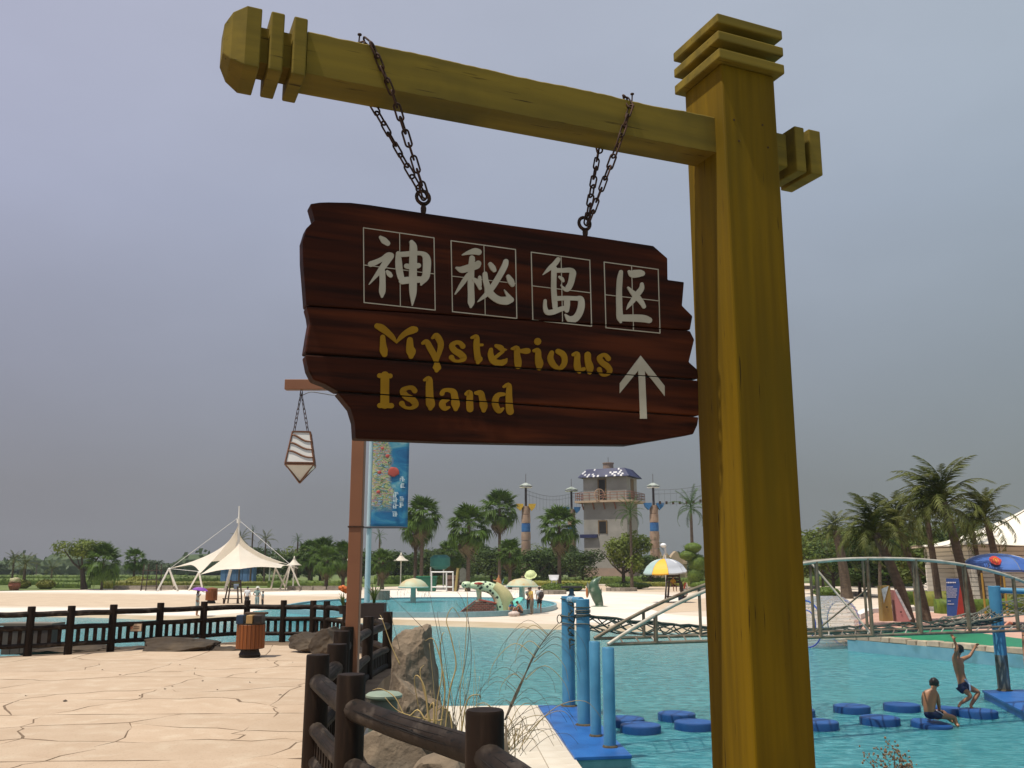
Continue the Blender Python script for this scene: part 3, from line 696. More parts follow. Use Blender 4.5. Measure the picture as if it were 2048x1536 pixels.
# irregular stones between long straight joints
random.seed(21)
rows = [-1.0, 5.05, 6.9, 9.6, 13.2, 15.4, 17.0]                # bands; long joints follow the photograph
def jx(y0, x): return y0 + .05 * (x + 6)                      # joints run slightly uphill to the right
count = 0
def stone(poly2, zt=0):
    global count
    poly2 = [p for p in poly2]
    if not all(inside(*p) for p in poly2):
        cx_ = sum(p[0] for p in poly2) / len(poly2); cy_ = sum(p[1] for p in poly2) / len(poly2)
        if not inside(cx_, cy_):
            ins = [p for p in poly2 if inside(*p)]
            if len(ins) < 3: return
            cx_ = sum(p[0] for p in ins) / len(ins); cy_ = sum(p[1] for p in ins) / len(ins)
            if not inside(cx_, cy_): return
        # pull outlying corners back to the deck edge
        q = []
        for p in poly2:
            t = 1.0
            while t > 0 and not inside(cx_ + (p[0] - cx_) * t, cy_ + (p[1] - cy_) * t): t -= .05
            q.append((cx_ + (p[0] - cx_) * t, cy_ + (p[1] - cy_) * t))
        poly2 = q
    m = MB(); m.plate([(x, y, zt) for x, y in poly2], [(x, y, -.0018) for x, y in poly2])
    o = m.build('paving_stone', PAVE, deck); count += 1
GAP = .0125
cols = [(-13.5, 4.5, 1.05, .78)]
def grid_stones(x0, x1, ylines, sx):
    """rows of jittered cells; neighbouring stones share wavy edges, some are fused so the joints stay broken"""
    nx = int((x1 - x0) / sx); V = {}; 
    for j, yl in enumerate(ylines):
        for i in range(nx + 1):
            straight = yl[1]
            jy = 0 if straight else random.uniform(-.40, .40)
            V[i, j] = (x0 + i * sx + random.uniform(-.36, .36) * sx, jx(yl[0], x0 + i * sx) + jy)
    E = {}
    def edge_pts(a, b):
        k = (a, b) if a < b else (b, a)
        if k not in E:
            p, q = V[k[0]], V[k[1]]; st = ylines[k[0][1]][1] and k[0][1] == k[1][1]
            E[k] = [(p[0] + (q[0] - p[0]) * t + (0 if st else random.uniform(-.085, .085)), p[1] + (q[1] - p[1]) * t + (0 if st else random.uniform(-.085, .085))) for t in (.25, .5, .75)]
        return E[k] if a < b else E[k][::-1]
    for j in range(len(ylines) - 1):
        i = 0
        while i < nx:
            w = 2 if random.random() < .35 and i + 1 < nx else 1
            ring_ = []
            for ii in range(i, i + w): ring_ += [V[ii, j]] + edge_pts((ii, j), (ii + 1, j))
            ring_ += [V[i + w, j]] + edge_pts((i + w, j), (i + w, j + 1))
            for ii in range(i + w, i, -1): ring_ += [V[ii, j + 1]] + edge_pts((ii, j + 1), (ii - 1, j + 1))
            ring_ += [V[i, j + 1]] + edge_pts((i, j + 1), (i, j))
            # inset
            n_ = len(ring_); out_ = []
            for k in range(n_):
                a, b, c = ring_[k - 1], ring_[k], ring_[(k + 1) % n_]
                tx, ty = c[0] - a[0], c[1] - a[1]; l = math.hypot(tx, ty) or 1
                mk = min(1, max(.04, 6 * (noise.noise(Vector((b[0] * 1.7, b[1] * 1.7, 3))) + .22))); g = GAP * mk * random.uniform(.4, 1.15) * (1 + 1.0 * abs(tx) / l); out_.append((b[0] - ty / l * g, b[1] + tx / l * g))
            stone(out_, random.uniform(0, .0012)); i += w
yl = [(3.6, 0), (4.4, 0), (5.2, 0), (6.0, 0), (6.75, 0), (7.5, 0), (8.3, 1), (9.1, 0), (9.95, 0), (10.9, 1), (11.9, 0), (13.0, 0), (14.2, 0), (15.6, 0), (17.2, 0), (20.2, 0)]
grid_stones(-15.0, 0.9, yl, 1.0)
print('stones', count, 'tiles', ntile)

# dry leaves blown onto the deck
random.seed(71); LEAFM = mat('dead_leaf', (.05, .035, .02), (.10, .06, .03), scale=20, rnd=.3)
for k, (px, py) in enumerate(((130, 1402), (205, 1340), (330, 1378), (405, 1362), (345, 1373), (435, 1380), (500, 1365), (512, 1345), (360, 1330), (280, 1392), (240, 1350), (585, 1325), (390, 1337), (560, 1390), (52, 1392))):
    c = Zp(px, py, .004); r = .05 if k == 0 else random.uniform(.012, .026); m = MB(); a0 = random.uniform(0, 6)
    m.add([(c.x + math.cos(a0 + a) * r * q, c.y + math.sin(a0 + a) * r * q, .004 + z) for a, q, z in ((0, 1.4, .01), (.9, .7, .004), (2, .6, .012), (3.1, 1.2, .003), (4.2, .65, .008), (5.4, .7, .002))], [(0, 1, 2, 3, 4, 5)])
    tag(m.build('fallen_leaf', LEAFM, normals=False), 'curled dark leaf, the largest scrap lying on the paving at the left' if k == 0 else 'small dark scrap of dry leaf lying on the paving of the deck', 'leaf', 'dry leaves on the deck')
# ================================================================== brown log fence round the deck
LOG = mat('dark_log_paint', (.010, .0055, .003), (.018, .0095, .005), scale=3, rough=.65, spec=.15, bump=.006, bscale=22, stretch=(5, 5, .7), c3=(.034, .020, .012), s3=2.4, stretch3=(6, 6, .9), rnd=.15)
LOGH = mat('weathered_log_rail', (.022, .014, .009), (.010, .0055, .003), scale=3, rough=.65, spec=.2, bump=.010, bscale=13, c3=(.065, .050, .038), s3=4.2, stretch3=(2, .6, 2), crk=(9, (2, 2, 5), (.004, .003, .002), .58, .66), rnd=.15)
CRACKW = mat('log_split', (.006, .004, .003), rough=1)
fence = thing('log_fence', FP[8], 'dark brown log fence with balusters round the edge of the paved deck', 'fence')
random.seed(5)
def post(p, r, h):
    m = MB(); n = 14
    m.lathe(p, [(r * 1.03, -.02), (r, .3), (r * .985, h - .014), (r * .93, h)], n)
    m.v = [(x + (noise.noise(Vector((x * 9, y * 9, z))) * .004), y, z) for x, y, z in m.v]
    m.build('post', LOG, fence, smooth=True)
rad = [.072] * 9 + [.073, .074, .075, .08, .082, .084, .095, .098, .1, .102, .103, .104, .105]
hts = [FH] * len(FP)
for i, p in enumerate(FP): post(p, rad[i], hts[i])
def rail(a, b, ra_, rb_, z, sag=0.0, za=None):
    d = (b - a); L = d.length; d.normalize(); n = 7
    pts = []; rs = []
    for k in range(n + 1):
        t = k / n; p = a + (b - a) * t; pts.append(Vector((p.x, p.y, z + .006 * math.sin(t * 5 + a.x * 3)))); rs.append((ra_ + (rb_ - ra_) * t) * (1 + .05 * noise.noise(Vector((p.x * 3, p.y * 3, z)))))
    m = MB(); m.tube(pts, rs, 12); m.build('rail', LOGH, fence, smooth=True)
    if ra_ > .055:   # drying splits along the near logs
        for s_ in range(7):
            t0 = random.uniform(.05, .4); t1 = min(.97, t0 + random.uniform(.3, .55)); ang = random.uniform(-.5, 1.3)
            side = d.cross(Vector((0, 0, 1))).normalized(); qs = []
            if side.dot(Vector((a.x, a.y, 0)) - Vector((0, 0, 0))) > 0: side = -side
            for k in range(9):
                t = t0 + (t1 - t0) * k / 8; p = a + (b - a) * t; r = (ra_ + (rb_ - ra_) * t) * 1.005; an = ang + .035 * math.sin(k * .9 + s_) + random.uniform(-.02, .02)
                qs.append(Vector((p.x, p.y, z + .006 * math.sin(t * 5 + a.x * 3))) + (Vector((0, 0, 1)) * math.sin(an + .5) + side * math.cos(an + .5)) * r)
            m = MB(); m.tube(qs, [.0005] + [q_ * random.uniform(.35, .75) for q_ in (.0042, .0052, .006, .0055, .005, .004, .003)] + [.0005], 5); m.build('drying_split', CRACKW, fence)
bal_proto = None
for i in range(len(FP) - 1):
    a, b = FP[i], FP[i + 1]; ra_ = rad[i] * .62; rb_ = rad[i + 1] * .62
    near = i >= 12
    zu, zm, zl = (.68, .30, .04) if near else (FH - .145, FH - .40, .19)
    rail(a, b, rad[i] * .74, rad[i + 1] * .74, zu)
    rail(a, b, rad[i] * .66, rad[i + 1] * .66, zm)
    rail(a, b, rad[i] * .6, rad[i + 1] * .6, zl)
    L = (b - a).length; nb = max(2, round(L / (.17 if not near else .13))); ang = math.atan2(b.y - a.y, b.x - a.x)
    for k in range(1, nb):
        p = a + (b - a) * (k / nb)
        if bal_proto is None:
            m = MB(); m.box((0, 0, 0), (.055, .032, 1)); bal_proto = m.build('baluster', LOG, fence, org=(0, 0, 0))
            o = bal_proto
        else:
            o = bal_proto.copy(); col.objects.link(o)
        o.parent = fence; o.location = Vector((p.x, p.y, (zm + zl) / 2)) - ORG[fence.name]; o.rotation_euler = (0, 0, ang); o.scale = (1.25, 1, zm - zl)
# small notice on the fence
a = Zp(270, 1255, .52); P_ = Yp(270, 1255, (FP[4].y + FP[5].y) / 2 - .09)
ns = thing('notice_board', P_, 'small cream warning notice with a red emblem hung on the far fence', 'notice')
m = MB(); m.box(P_, (.26, .015, .14)); m.build('board', mat('notice_cream', (.62, .45, .30), (.55, .40, .26), scale=9), ns)
m = MB(); m.box(P_ + Vector((0, .004, 0)), (.285, .014, .165)); m.build('frame', mat('notice_frame', (.12, .07, .04)), ns)
m = MB(); y = P_.y - .0095; 
m.tube([(P_.x - .07 + .022 * math.cos(t), y, P_.z + .022 * math.sin(t)) for t in [k * math.pi / 6 for k in range(12)]], .005, 4, closed=True)
m.beam((P_.x - .085, y, P_.z - .016), (P_.x - .055, y, P_.z + .016), .008, .003); m.build('emblem', mat('notice_red', (.45, .03, .015)), ns)
m = MB()
for r_ in range(2):
    for k in range(5): m.box((P_.x - .015 + k * .024, y, P_.z + .018 - r_ * .036), (.015, .003, .02))
m.build('lettering', mat('notice_ink', (.06, .03, .02)), ns)

# ================================================================== litter bin with timber slats by the fence
def slat_bin(c, h, r, label, group=None, detail=True):
    root = thing('litter_bin', c, label, 'bin', group); c = Vector(c)
    SL = mat('orange_timber', (.24, .070, .008), (.16, .042, .006), scale=3, rough=.5, stretch=(6, 6, .6), bump=.002, rnd=.15)
    DK = mat('bin_black', (.02, .014, .010), rough=.6)
    m = MB(); m.lathe(c, [(r * .72, 0), (r * .78, h * .06), (r * .68, h * .12), (r * .62, h * .2)], 10); m.build('foot', DK, root)
    m = MB(); m.lathe(c, [(r * .9, h * .19), (r * .9, h * .74)], 10); m.build('drum', DK, root)
    n = 22; pr = None
    for k in range(n):
        a = 2 * math.pi * k / n
        if pr is None:
            m = MB(); m.box((0, 0, 0), (.018, 2 * math.pi * r / n * .9, h * .54)); m.v = [(x - 0, y, z) for x, y, z in m.v]; pr = bevel(m.build('slat', SL, root, org=(0, 0, 0)), .004, 1); o = pr
        else: o = pr.copy(); col.objects.link(o); o.parent = root
        o.location = (math.cos(a) * r * .95, math.sin(a) * r * .95, h * .47); o.rotation_euler = (0, 0, a)
    if detail:
        lids = [((-.62, -.30), .34, 'pool_lid_blue', (.010, .032, .07)), ((.08, -.42), .30, 'lid_tan', (.36, .22, .08)), ((.62, -.28), .4, 'lid_dark', (.03, .02, .014))]
        for (dx, dy), w, nm, cc in lids:
            m = MB(); m.box(c + Vector((dx * r, dy * r, h * .86)), (w * r * 1.5, r * 1.0, h * .20), taper=.97); bevel(m.build('lid', mat(nm, cc, rough=.4), root), .01)
        m = MB(); m.box(c + Vector((.62 * r, -.28 * r - r * .505, h * .87)), (r * .42, .01, h * .11)); m.build('opening', mat('opening_black', (.004, .004, .004)), root)
        m = MB(); m.lathe(c, [(r * .97, h * .745), (r * .99, h * .77)], 22); m.build('top_plate', DK, root)
        m = MB(); m.box(c + Vector((r * .2, .1, h * .985)), (r * 1.5, r * .9, h * .05)); m.build('roof', mat('bin_roof', (.10, .06, .03), (.07, .045, .025), scale=5), root)
    else:
        m = MB(); m.lathe(c, [(r * .97, h * .745), (r * .97, h * .92), (0.01, h)], 14); m.build('lid', SL, root)
bc = Zp(508, 1311, 0); slat_bin((bc.x, bc.y - .30, 0), .80, .265, 'large round bin of orange timber slats with coloured lids at the deck fence')
bc = Zp(422, 1207, BZ); slat_bin((bc.x, bc.y, BZ), 1.35, .5, 'small orange slatted bin on the beach beside the lifeguard chair', detail=False)
bc = Zp(1838, 1213, TZ); slat_bin((bc.x, bc.y, TZ), 1.0, .28, 'orange bin beside the hedge behind the leaning palm trunks', detail=False)

# ================================================================== lamp post with the faceted lantern
LB = mat('lamp_post_brown', (.235, .095, .042), (.20, .078, .034), scale=2, rough=.5)
LY = 12.0
lp = Yp(711, 1100, LY); base = Vector((lp.x, LY, 0))
lamp = thing('lamp_post', (base.x, base.y, 0), 'brown square lamp post rising behind the fence with a short arm to the left', 'lamp post')
ztop_l = Yp(711, 742, LY).z; zarm0, zarm1 = Yp(600, 780, LY).z, Yp(600, 760, LY).z
m = MB(); m.box((base.x, LY, ztop_l / 2 - .2), (.165, .165, ztop_l + .4)); bevel(m.build('pole', LB, lamp), .008)
xa = Yp(571, 770, LY).x
m = MB(); m.box(((xa + base.x - .083) / 2, LY, (zarm0 + zarm1) / 2), (base.x - .083 - xa, .11, zarm1 - zarm0)); bevel(m.build('arm', LB, lamp), .006)
m = MB(); zb2 = Yp(711, 1054, LY).z; m.box((base.x, LY, zb2), (.19, .19, .02)); m.build('strap', IRON, lamp)
hk = Yp(603, 781, LY)
m = MB(); wp = [Yp(x, y, LY - .06) for x, y in ((606, 790), (622, 784), (645, 787), (672, 790), (705, 780))]; m.tube(spline([tuple(p) for p in wp], 4), .006, 5); m.build('cable', mat('black_cable', (.012, .01, .01), rough=.5), lamp)
lc = Yp(601, 930, LY); top_z = Yp(601, 866, LY).z; mid_z = lc.z; tip_z = Yp(601, 966, LY).z
wt, wm = (620 - 583) / 2 * LY / FPX * .93, (631 - 571) / 2 * LY / FPX * .93
lrot = Matrix.Rotation(R(9), 3, 'Z')
lan = thing('lantern', (lc.x, LY, tip_z), 'hanging lantern of white panels with brown wavy bars, tapering to a point', 'lantern')
WHP = mat('lantern_glass', (.72, .70, .66), (.66, .64, .60), scale=4, rough=.35); LF = mat('lantern_frame', (.16, .065, .03), rough=.45)
def corner(w, z, k): sx, sy = ((-1, -1), (1, -1), (1, 1), (-1, 1))[k]; return Vector((lc.x, LY, z)) + lrot @ Vector((sx * w, sy * w, 0))
for k in range(4):
    j = (k + 1) % 4; i_ = .97
    m = MB(); m.plate([corner(wt * i_, top_z, k), corner(wt * i_, top_z, j), corner(wm * i_, mid_z + .02, j), corner(wm * i_, mid_z + .02, k)], [corner(wt * .9, top_z, k), corner(wt * .9, top_z, j), corner(wm * .93, mid_z + .02, j), corner(wm * .93, mid_z + .02, k)]); m.build('panel', WHP, lan)
    m = MB(); m.plate([corner(wm * i_, mid_z - .02, k), corner(wm * i_, mid_z - .02, j), Vector((lc.x, LY, tip_z + .02))], [corner(wm * .88, mid_z - .02, k), corner(wm * .88, mid_z - .02, j), Vector((lc.x, LY, tip_z + .045))]); m.build('lower_panel', WHP, lan)
m = MB()
for k in range(4):
    j = (k + 1) % 4
    for A_, B_ in ((corner(wt, top_z, k), corner(wt, top_z, j)), (corner(wm, mid_z + .012, k), corner(wm, mid_z + .012, j)), (corner(wm, mid_z - .012, k), corner(wm, mid_z - .012, j)), (corner(wt, top_z, k), corner(wm, mid_z, k)), (corner(wm, mid_z, k), Vector((lc.x, LY, tip_z)))):
        m.beam(A_, B_, .017, .017)
m.build('frame', LF, lan)
for zf in (.80, .55, .30):
    for k in range(4):
        j = (k + 1) % 4; pts = []
        for q in range(11):
            t = q / 10; z = mid_z + (top_z - mid_z) * (zf + .10 * math.cos(t * math.pi * 1.15) * (1 if k in (0, 3) else -1)); w = wm + (wt - wm) * ((z - mid_z) / (top_z - mid_z))
            p = corner(w * 1.005, z, k).lerp(corner(w * 1.005, z, j), .02 + t * .96); pts.append(p)
        m = MB(); m.tube(pts, .0125, 5); m.build('wavy_bar', LF, lan)
m = MB(); m.box((lc.x, LY, top_z + .006), (wt * 1.9, wt * 1.9, .015), rz=R(9)); m.build('top_plate', LF, lan)
hp = Vector((hk.x, LY, zarm0))
for sgn, px in ((-1, 588), (1, 616)):
    q = Yp(px, 864, LY); chain([hp + Vector((0, 0, -.01)), hp + Vector((sgn * .01, 0, -.09)), Vector((q.x, LY, q.z))], 'short dark chain holding the %s side of the brown lantern' % ('left' if sgn < 0 else 'right'), origin=(hp.x, LY, hp.z), local=False, scale=1.7, pitch=.036)

# ================================================================== rocks, planters, dry grass below the deck
ROCK = mat('sandstone', (.20, .15, .10), (.105, .078, .052), scale=3.4, rough=.95, bump=.06, bscale=9, c3=(.27, .22, .16), s3=1.1)
ROCKD = mat('dark_rock', (.055, .038, .024), (.03, .021, .014), scale=2.4, rough=.95, bump=.03, bscale=6, c3=(.10, .072, .045), s3=1.3)
def rock(c, r, label, seed, rz=0, sub=3, amp=.34, tilt=0, mat_=None, cuts=9, faces=()):
    bm = bmesh.new(); bmesh.ops.create_icosphere(bm, subdivisions=sub + 1, radius=1)
    rnd = random.Random(seed); planes = []
    for k in range(cuts):
        d = Vector((rnd.gauss(0, 1), rnd.gauss(0, 1), rnd.gauss(0, .7))).normalized(); planes.append((d, rnd.uniform(.52, .86)))
    for d_, h_ in faces: planes.append((Vector(d_).normalized(), h_))
    for v in bm.verts:
        p = v.co.copy()
        for _ in range(2):
            for d, h in planes:
                e = p.dot(d) - h
                if e > 0: p -= d * e * .97
        p *= 1 + amp * .25 * noise.noise(p * 1.7 + Vector((seed, 0, 0))) + amp * .12 * noise.noise(p * 5 + Vector((0, seed, 0))) + amp * .07 * abs(noise.noise(p * 11 + Vector((seed, seed, 0))))
        v.co = p
    M = Matrix.Rotation(rz, 3, 'Z') @ Matrix.Rotation(tilt, 3, 'Y')
    for v in bm.verts: v.co = M @ Vector((v.co.x * r[0], v.co.y * r[1], v.co.z * r[2]))
    me = bpy.data.meshes.new('rock'); bm.to_mesh(me); bm.free(); me.materials.append(mat_ or ROCK)
    me.polygons.foreach_set('use_smooth', [True] * len(me.polygons))
    try: me.set_sharp_from_angle(angle=R(22))
    except Exception: pass
    o = bpy.data.objects.new('rock', me); col.objects.link(o); o.location = c
    return tag(o, label, 'rock', 'rocks piled outside the deck fence')
RY = 10.2
def rk(px, py, Y, r, label, seed, **k):
    c = Yp(px, py, Y); return rock(c, r, label, seed, **k)
rk(824, 1350, RY, (.345, .38, .70), 'tall blunt sandstone rock standing behind the fence corner', 3, sub=5, amp=.55, cuts=0, faces=[((0, 0, 1), .66), ((-1, 0, .04), .60), ((.92, -.2, .38), .60), ((.35, -.9, .12), .55), ((-.45, -.88, .1), .62), ((-.1, -.6, .8), .62), ((0, 1, 0), .6), ((.3, -.75, -.5), .7), ((-.5, 0, .85), .74)])
rk(826, 1450, 9.2, (.36, .34, .50), 'broad sandstone rock at the foot of the tall one', 8, sub=5, amp=.6, cuts=14)
rk(790, 1545, 7.6, (.42, .36, .33), 'low tan rock seen under the nearest log rail', 12, sub=3)
rk(905, 1570, 7.2, (.34, .3, .25), 'brown rock at the bottom behind the nearest fence post', 15, sub=3)
rk(985, 1600, 8.6, (.36, .3, .3), 'half hidden rock right of the nearest fence post', 18, sub=3)
rk(876, 1500, 8.4, (.20, .25, .36), 'narrow rock leaning on the right of the rock pile', 19, sub=3)
for px, py, Y, r, lb, sd in ((135, 1306, 19.3, (1.05, .5, .20), 'long flat brown rock low behind the left part of the fence', 21), (270, 1302, 19.6, (.55, .4, .15), 'small pale rock behind the fence under the notice', 22),
    (350, 1297, 19.2, (.95, .5, .22), 'brown boulder behind the middle of the fence', 24), (395, 1300, 19.6, (.45, .4, .22), 'boulder touching the right end of the middle boulder', 25),
    (455, 1302, 19.2, (.5, .4, .12), 'low rock behind the fence left of the timber bin', 26), (622, 1284, 18.8, (.45, .4, .2), 'rock behind the fence right of the timber bin', 27), (662, 1290, 16.5, (.35, .4, .3), 'dark rock in the corner of the fence', 28)):
    rk(px, py, Y, r, lb, sd, mat_=ROCKD, sub=4, amp=.6)
# dark timber crate behind the fence at the left
bxp = Yp(62, 1283, 19.6); m = MB()
crate = thing('planter_box', bxp, 'weathered grey brown box of boards behind the far left of the fence', 'planter')
for k in range(5):
    m = MB(); m.box(bxp + Vector((-.38 + k * .19, 0, .05)), (.175, .5, .58)); m.build('board', mat('grey_board', (.10, .085, .065), (.07, .055, .045), scale=4, rnd=.2), crate)
m = MB(); m.box(bxp + Vector((0, 0, .355)), (1.08, .56, .05)); m.build('lid', mat('grey_lid', (.16, .14, .11)), crate)
# pale green stool-like box beside the rock
gp = Yp(768, 1392, 8.6); gb = thing('equipment_box', gp, 'pale green box with a thin round-edged lid beside the sandstone rock', 'box')
GRN = mat('pale_green_plastic', (.26, .32, .24), (.20, .25, .19), scale=3, rough=.5)
m = MB(); m.lathe(gp, [(.15, -.02), (.165, -.005), (.165, .012), (.14, .03)], 20, sx=1.0); m.build('lid', GRN, gb, smooth=True)
m = MB(); m.lathe(gp, [(.135, -.42), (.125, -.10), (.12, -.02)], 20); m.build('body', mat('box_green', (.10, .13, .10), (.14, .17, .13), scale=4), gb, smooth=True)
m = MB(); m.lathe(gp, [(.17, -.50), (.175, -.47), (.15, -.42)], 20); m.build('base_ring', GRN, gb, smooth=True)

# dry grass stalks
DRY = mat('dry_straw', (.50, .36, .14), (.36, .25, .10), scale=3, rough=.7, rnd=.25)
DRYD = mat('dry_stalk_brown', (.085, .065, .045), (.14, .11, .07), scale=4, rough=.8, rnd=.2)
random.seed(33)
def blade(m, p0, p1, bend, w, ribbon=True, n=9):
    p0, p1 = Vector(p0), Vector(p1); c = (p0 + p1) / 2 + Vector(bend); pts = []
    for k in range(n + 1):
        t = k / n; pts.append(p0 * (1 - t) ** 2 + c * 2 * t * (1 - t) + p1 * t * t)
    m.tube(pts, [max(.0006, w * (1 - .75 * k / n)) for k in range(n + 1)], 4)
def gpt(px, py, Y): return Yp(px, py, Y)
def tuft(root_px, spec, Y, label, mats=(DRY, DRYD)):
    c = gpt(root_px[0], root_px[1], Y); root = thing('dry_grass', c, label, 'dry grass', 'dry grass by the rocks')
    a, b = MB(), MB()
    for q_ in range(5): m_ = MB(); b.tube([(c.x + (q_ - 2) * .03, c.y + .02 * (q_ % 2), -1.43), (c.x + (q_ - 2) * .012, c.y, c.z - .3), tuple(c)], [.007, .006, .004], 5)
    for (pts, w, d) in spec:
        P = [gpt(x, y, Y + random.uniform(-.15, .15) * 0 + .02 * i) for i, (x, y) in enumerate(pts)]
        sp_ = spline([tuple(p) for p in P], 5); n = len(sp_)
        (b if d else a).tube(sp_, [max(.0011, (1.2 if d else 1.9) * w * (1 - .7 * k / n)) for k in range(n)], 5)
    if a.v: a.build('straw', mats[0], root, smooth='all')
    if b.v: b.build('stalk', mats[1], root, smooth='all')
    return root, a, b
T = .0042
tuft((900, 1470), [
 ([(858, 1450), (850, 1380), (836, 1352), (829, 1362), (838, 1420)], .005, 0), ([(862, 1455), (852, 1400), (840, 1345), (848, 1330)], .004, 0),
 ([(850, 1440), (835, 1420), (812, 1434), (790, 1395), (763, 1378), (745, 1380)], .004, 0), ([(868, 1450), (866, 1405), (850, 1440)], .006, 0),
 ([(872, 1455), (875, 1400), (884, 1340), (868, 1280), (850, 1282)], .004, 0), ([(880, 1460), (890, 1380), (880, 1310), (884, 1272), (888, 1265)], .0045, 0),
 ([(890, 1465), (900, 1380), (912, 1330), (902, 1275), (893, 1240), (905, 1215), (920, 1235)], .004, 0),
 ([(905, 1465), (912, 1400), (930, 1330), (938, 1250), (925, 1200), (912, 1180)], .0032, 1), ([(898, 1465), (888, 1380), (880, 1290), (862, 1200), (858, 1180)], .003, 1),
 ([(915, 1470), (900, 1390), (888, 1300), (875, 1230), (880, 1225)], .003, 1), ([(910, 1460), (940, 1360), (938, 1250), (912, 1205)], .0028, 1),
 ([(922, 1470), (935, 1400), (958, 1390), (962, 1400)], .004, 0), ([(925, 1470), (920, 1380), (928, 1330), (935, 1200), (930, 1175)], .0025, 0),
 ([(885, 1440), (860, 1440), (800, 1424), (770, 1395)], .0035, 0), ([(800, 1300), (776, 1210), (765, 1190)], .002, 1), ([(845, 1255), (800, 1210), (772, 1185)], .0022, 1),
 ([(800, 1330), (782, 1290), (765, 1240), (760, 1230)], .003, 0), ([(905, 1470), (900, 1430), (885, 1415), (872, 1424)], .0045, 0)], 8.0, 'tall straw coloured grass with bent tips growing right of the rock pile')
spec = [([(1010, 1440), (1030, 1390), (1052, 1345), (1075, 1300), (1100, 1265), (1118, 1245)], .006, 1), ([(1015, 1430), (1040, 1375), (1062, 1320), (1080, 1285)], .005, 1)]
random.seed(8)
for k in range(26):
    t = random.random(); bx_, by_ = 1020 + 80 * t, 1420 - 160 * t; L = random.uniform(25, 90); s = random.choice((-1, 1))
    spec.append(([(bx_, by_), (bx_ + s * L * .5, by_ - L * .35), (bx_ + s * L, by_ + L * .1), (bx_ + s * L * 1.15, by_ + L * .65)], .0016, random.random() < .5))
tuft((1012, 1450), spec, 6.6, 'feathery dry weed leaning right above the nearest fence post')
spec = []
for k in range(46):
    bx_, by_ = random.uniform(990, 1060), random.uniform(1460, 1520); L = random.uniform(30, 110); s = random.uniform(-1, 1.3)
    spec.append(([(bx_, by_), (bx_ + s * L * .5, by_ - L * .5), (bx_ + s * L, by_ - L * .6), (bx_ + s * L * 1.3, by_ - L * .25)], .0018, random.random() < .35))
tuft((1030, 1510), spec, 6.9, 'tangle of thin dry stems spreading over the cream tiles')
spec = []
for k in range(30):
    bx_ = random.uniform(870, 960); by_ = random.uniform(1440, 1480); L = random.uniform(60, 170); s = random.uniform(-.5, .5)
    spec.append(([(bx_, by_), (bx_ + s * L * .2, by_ - L * .5), (bx_ + s * L * .6, by_ - L)], .0015, random.random() < .6))
tuft((910, 1470), spec, 8.6, 'thin upright stalks between the straw grass and the nearest fence post')
# reddish dry shrub at the bottom right
sh = gpt(1790, 1560, 7.0); shr = thing('dry_shrub', sh, 'small dried shrub with reddish seed heads at the lower right edge of the pool', 'shrub')
a = MB(); lv = MB(); random.seed(9); a.tube([(sh.x, 7.0, -1.5), tuple(gpt(1790, 1572, 7))], [.012, .006], 6); rock((sh.x, 7.05, -1.5), (.5, .42, .3), 'low rock at the waterline carrying the dried shrub, below the picture edge', 31)
for k in range(15):
    tx = random.uniform(-48, 48); ty = random.uniform(1478, 1530) + abs(tx) * .5
    P = [gpt(1790, 1575, 7), gpt(1790 + tx * .4, 1540, 7), gpt(1790 + tx * .8, ty + 20, 7.02), gpt(1775 + tx, ty, 7.04)]
    sp_ = spline([tuple(p) for p in P], 4); a.tube(sp_, [.003 * (1 - .7 * i / len(sp_)) for i in range(len(sp_))], 4)
    for q in range(13):
        p = Vector(sp_[random.randrange(len(sp_) // 2, len(sp_))]) + Vector((random.gauss(0, .02), random.gauss(0, .02), random.gauss(0, .02)))
        lv.ell(p, (random.uniform(.005, .010), .006, random.uniform(.005, .012)), 5, 4)
a.build('stem', DRYD, shr); tag(lv.build('seed_heads', mat('reddish_seed', (.20, .115, .06), (.26, .17, .09), scale=20), shr), kind='stuff')

# potted plants standing on the fence corner
def spiky_pot(px, py, Y, w, h, label, flower=False, nl=16, seed=1, box=None):
    c = Yp(px, py, Y); rnd = random.Random(seed); root = thing('potted_plant', c, label, 'potted plant')
    if box: m = MB(); m.box(c + Vector((0, 0, -box[1] / 2)), (box[0], .35, box[1])); m.build('trough', mat('trough_dark', (.028, .016, .012), (.02, .012, .01), scale=5), root)
    else: m = MB(); m.lathe(c, [(.07, -.16), (.10, 0), (.105, .01)], 12); m.build('pot', mat('pot_dark', (.03, .02, .015)), root)
    m = MB()
    for k in range(nl):
        a = rnd.uniform(0, 6.28); L = h * rnd.uniform(.6, 1.05); lean = rnd.uniform(.15, .9); d = Vector((math.cos(a), math.sin(a), 0)); s_ = d.cross(Vector((0, 0, 1)))
        prev = None; N_ = 6
        for i in range(N_ + 1):
            t = i / N_; p = c + d * (lean * w * t * t + .02) + Vector((0, 0, L * (t - .35 * lean * t * t))); ww = .016 * (1 - t) ** .7 + .001
            cur = (p - s_ * ww, p + s_ * ww)
            if prev: m.add([prev[0], prev[1], cur[1], cur[0]], [(0, 1, 2, 3)])
            prev = cur
    m.build('leaves', foliage('spiky_leaf', (.09, .14, .035), (.16, .21, .07), (.06, .10, .03), scale=6), root, normals=False)
    if flower:
        m = MB()
        for k in range(12): m.ell(c + Vector((rnd.uniform(-.07, .10), rnd.uniform(-.05, .05), h * rnd.uniform(.78, 1.08))), (.045, .04, .036), 7, 5, amp=.4, seed=k)
        m.build('blossoms', mat('orange_blossom', (.62, .17, .03), (.5, .12, .03), scale=10), root)
spiky_pot(748, 1206, 17.2, .30, .46, 'green spiky plant in a dark wooden trough behind the fence corner', seed=3, box=(.42, .26), nl=22)
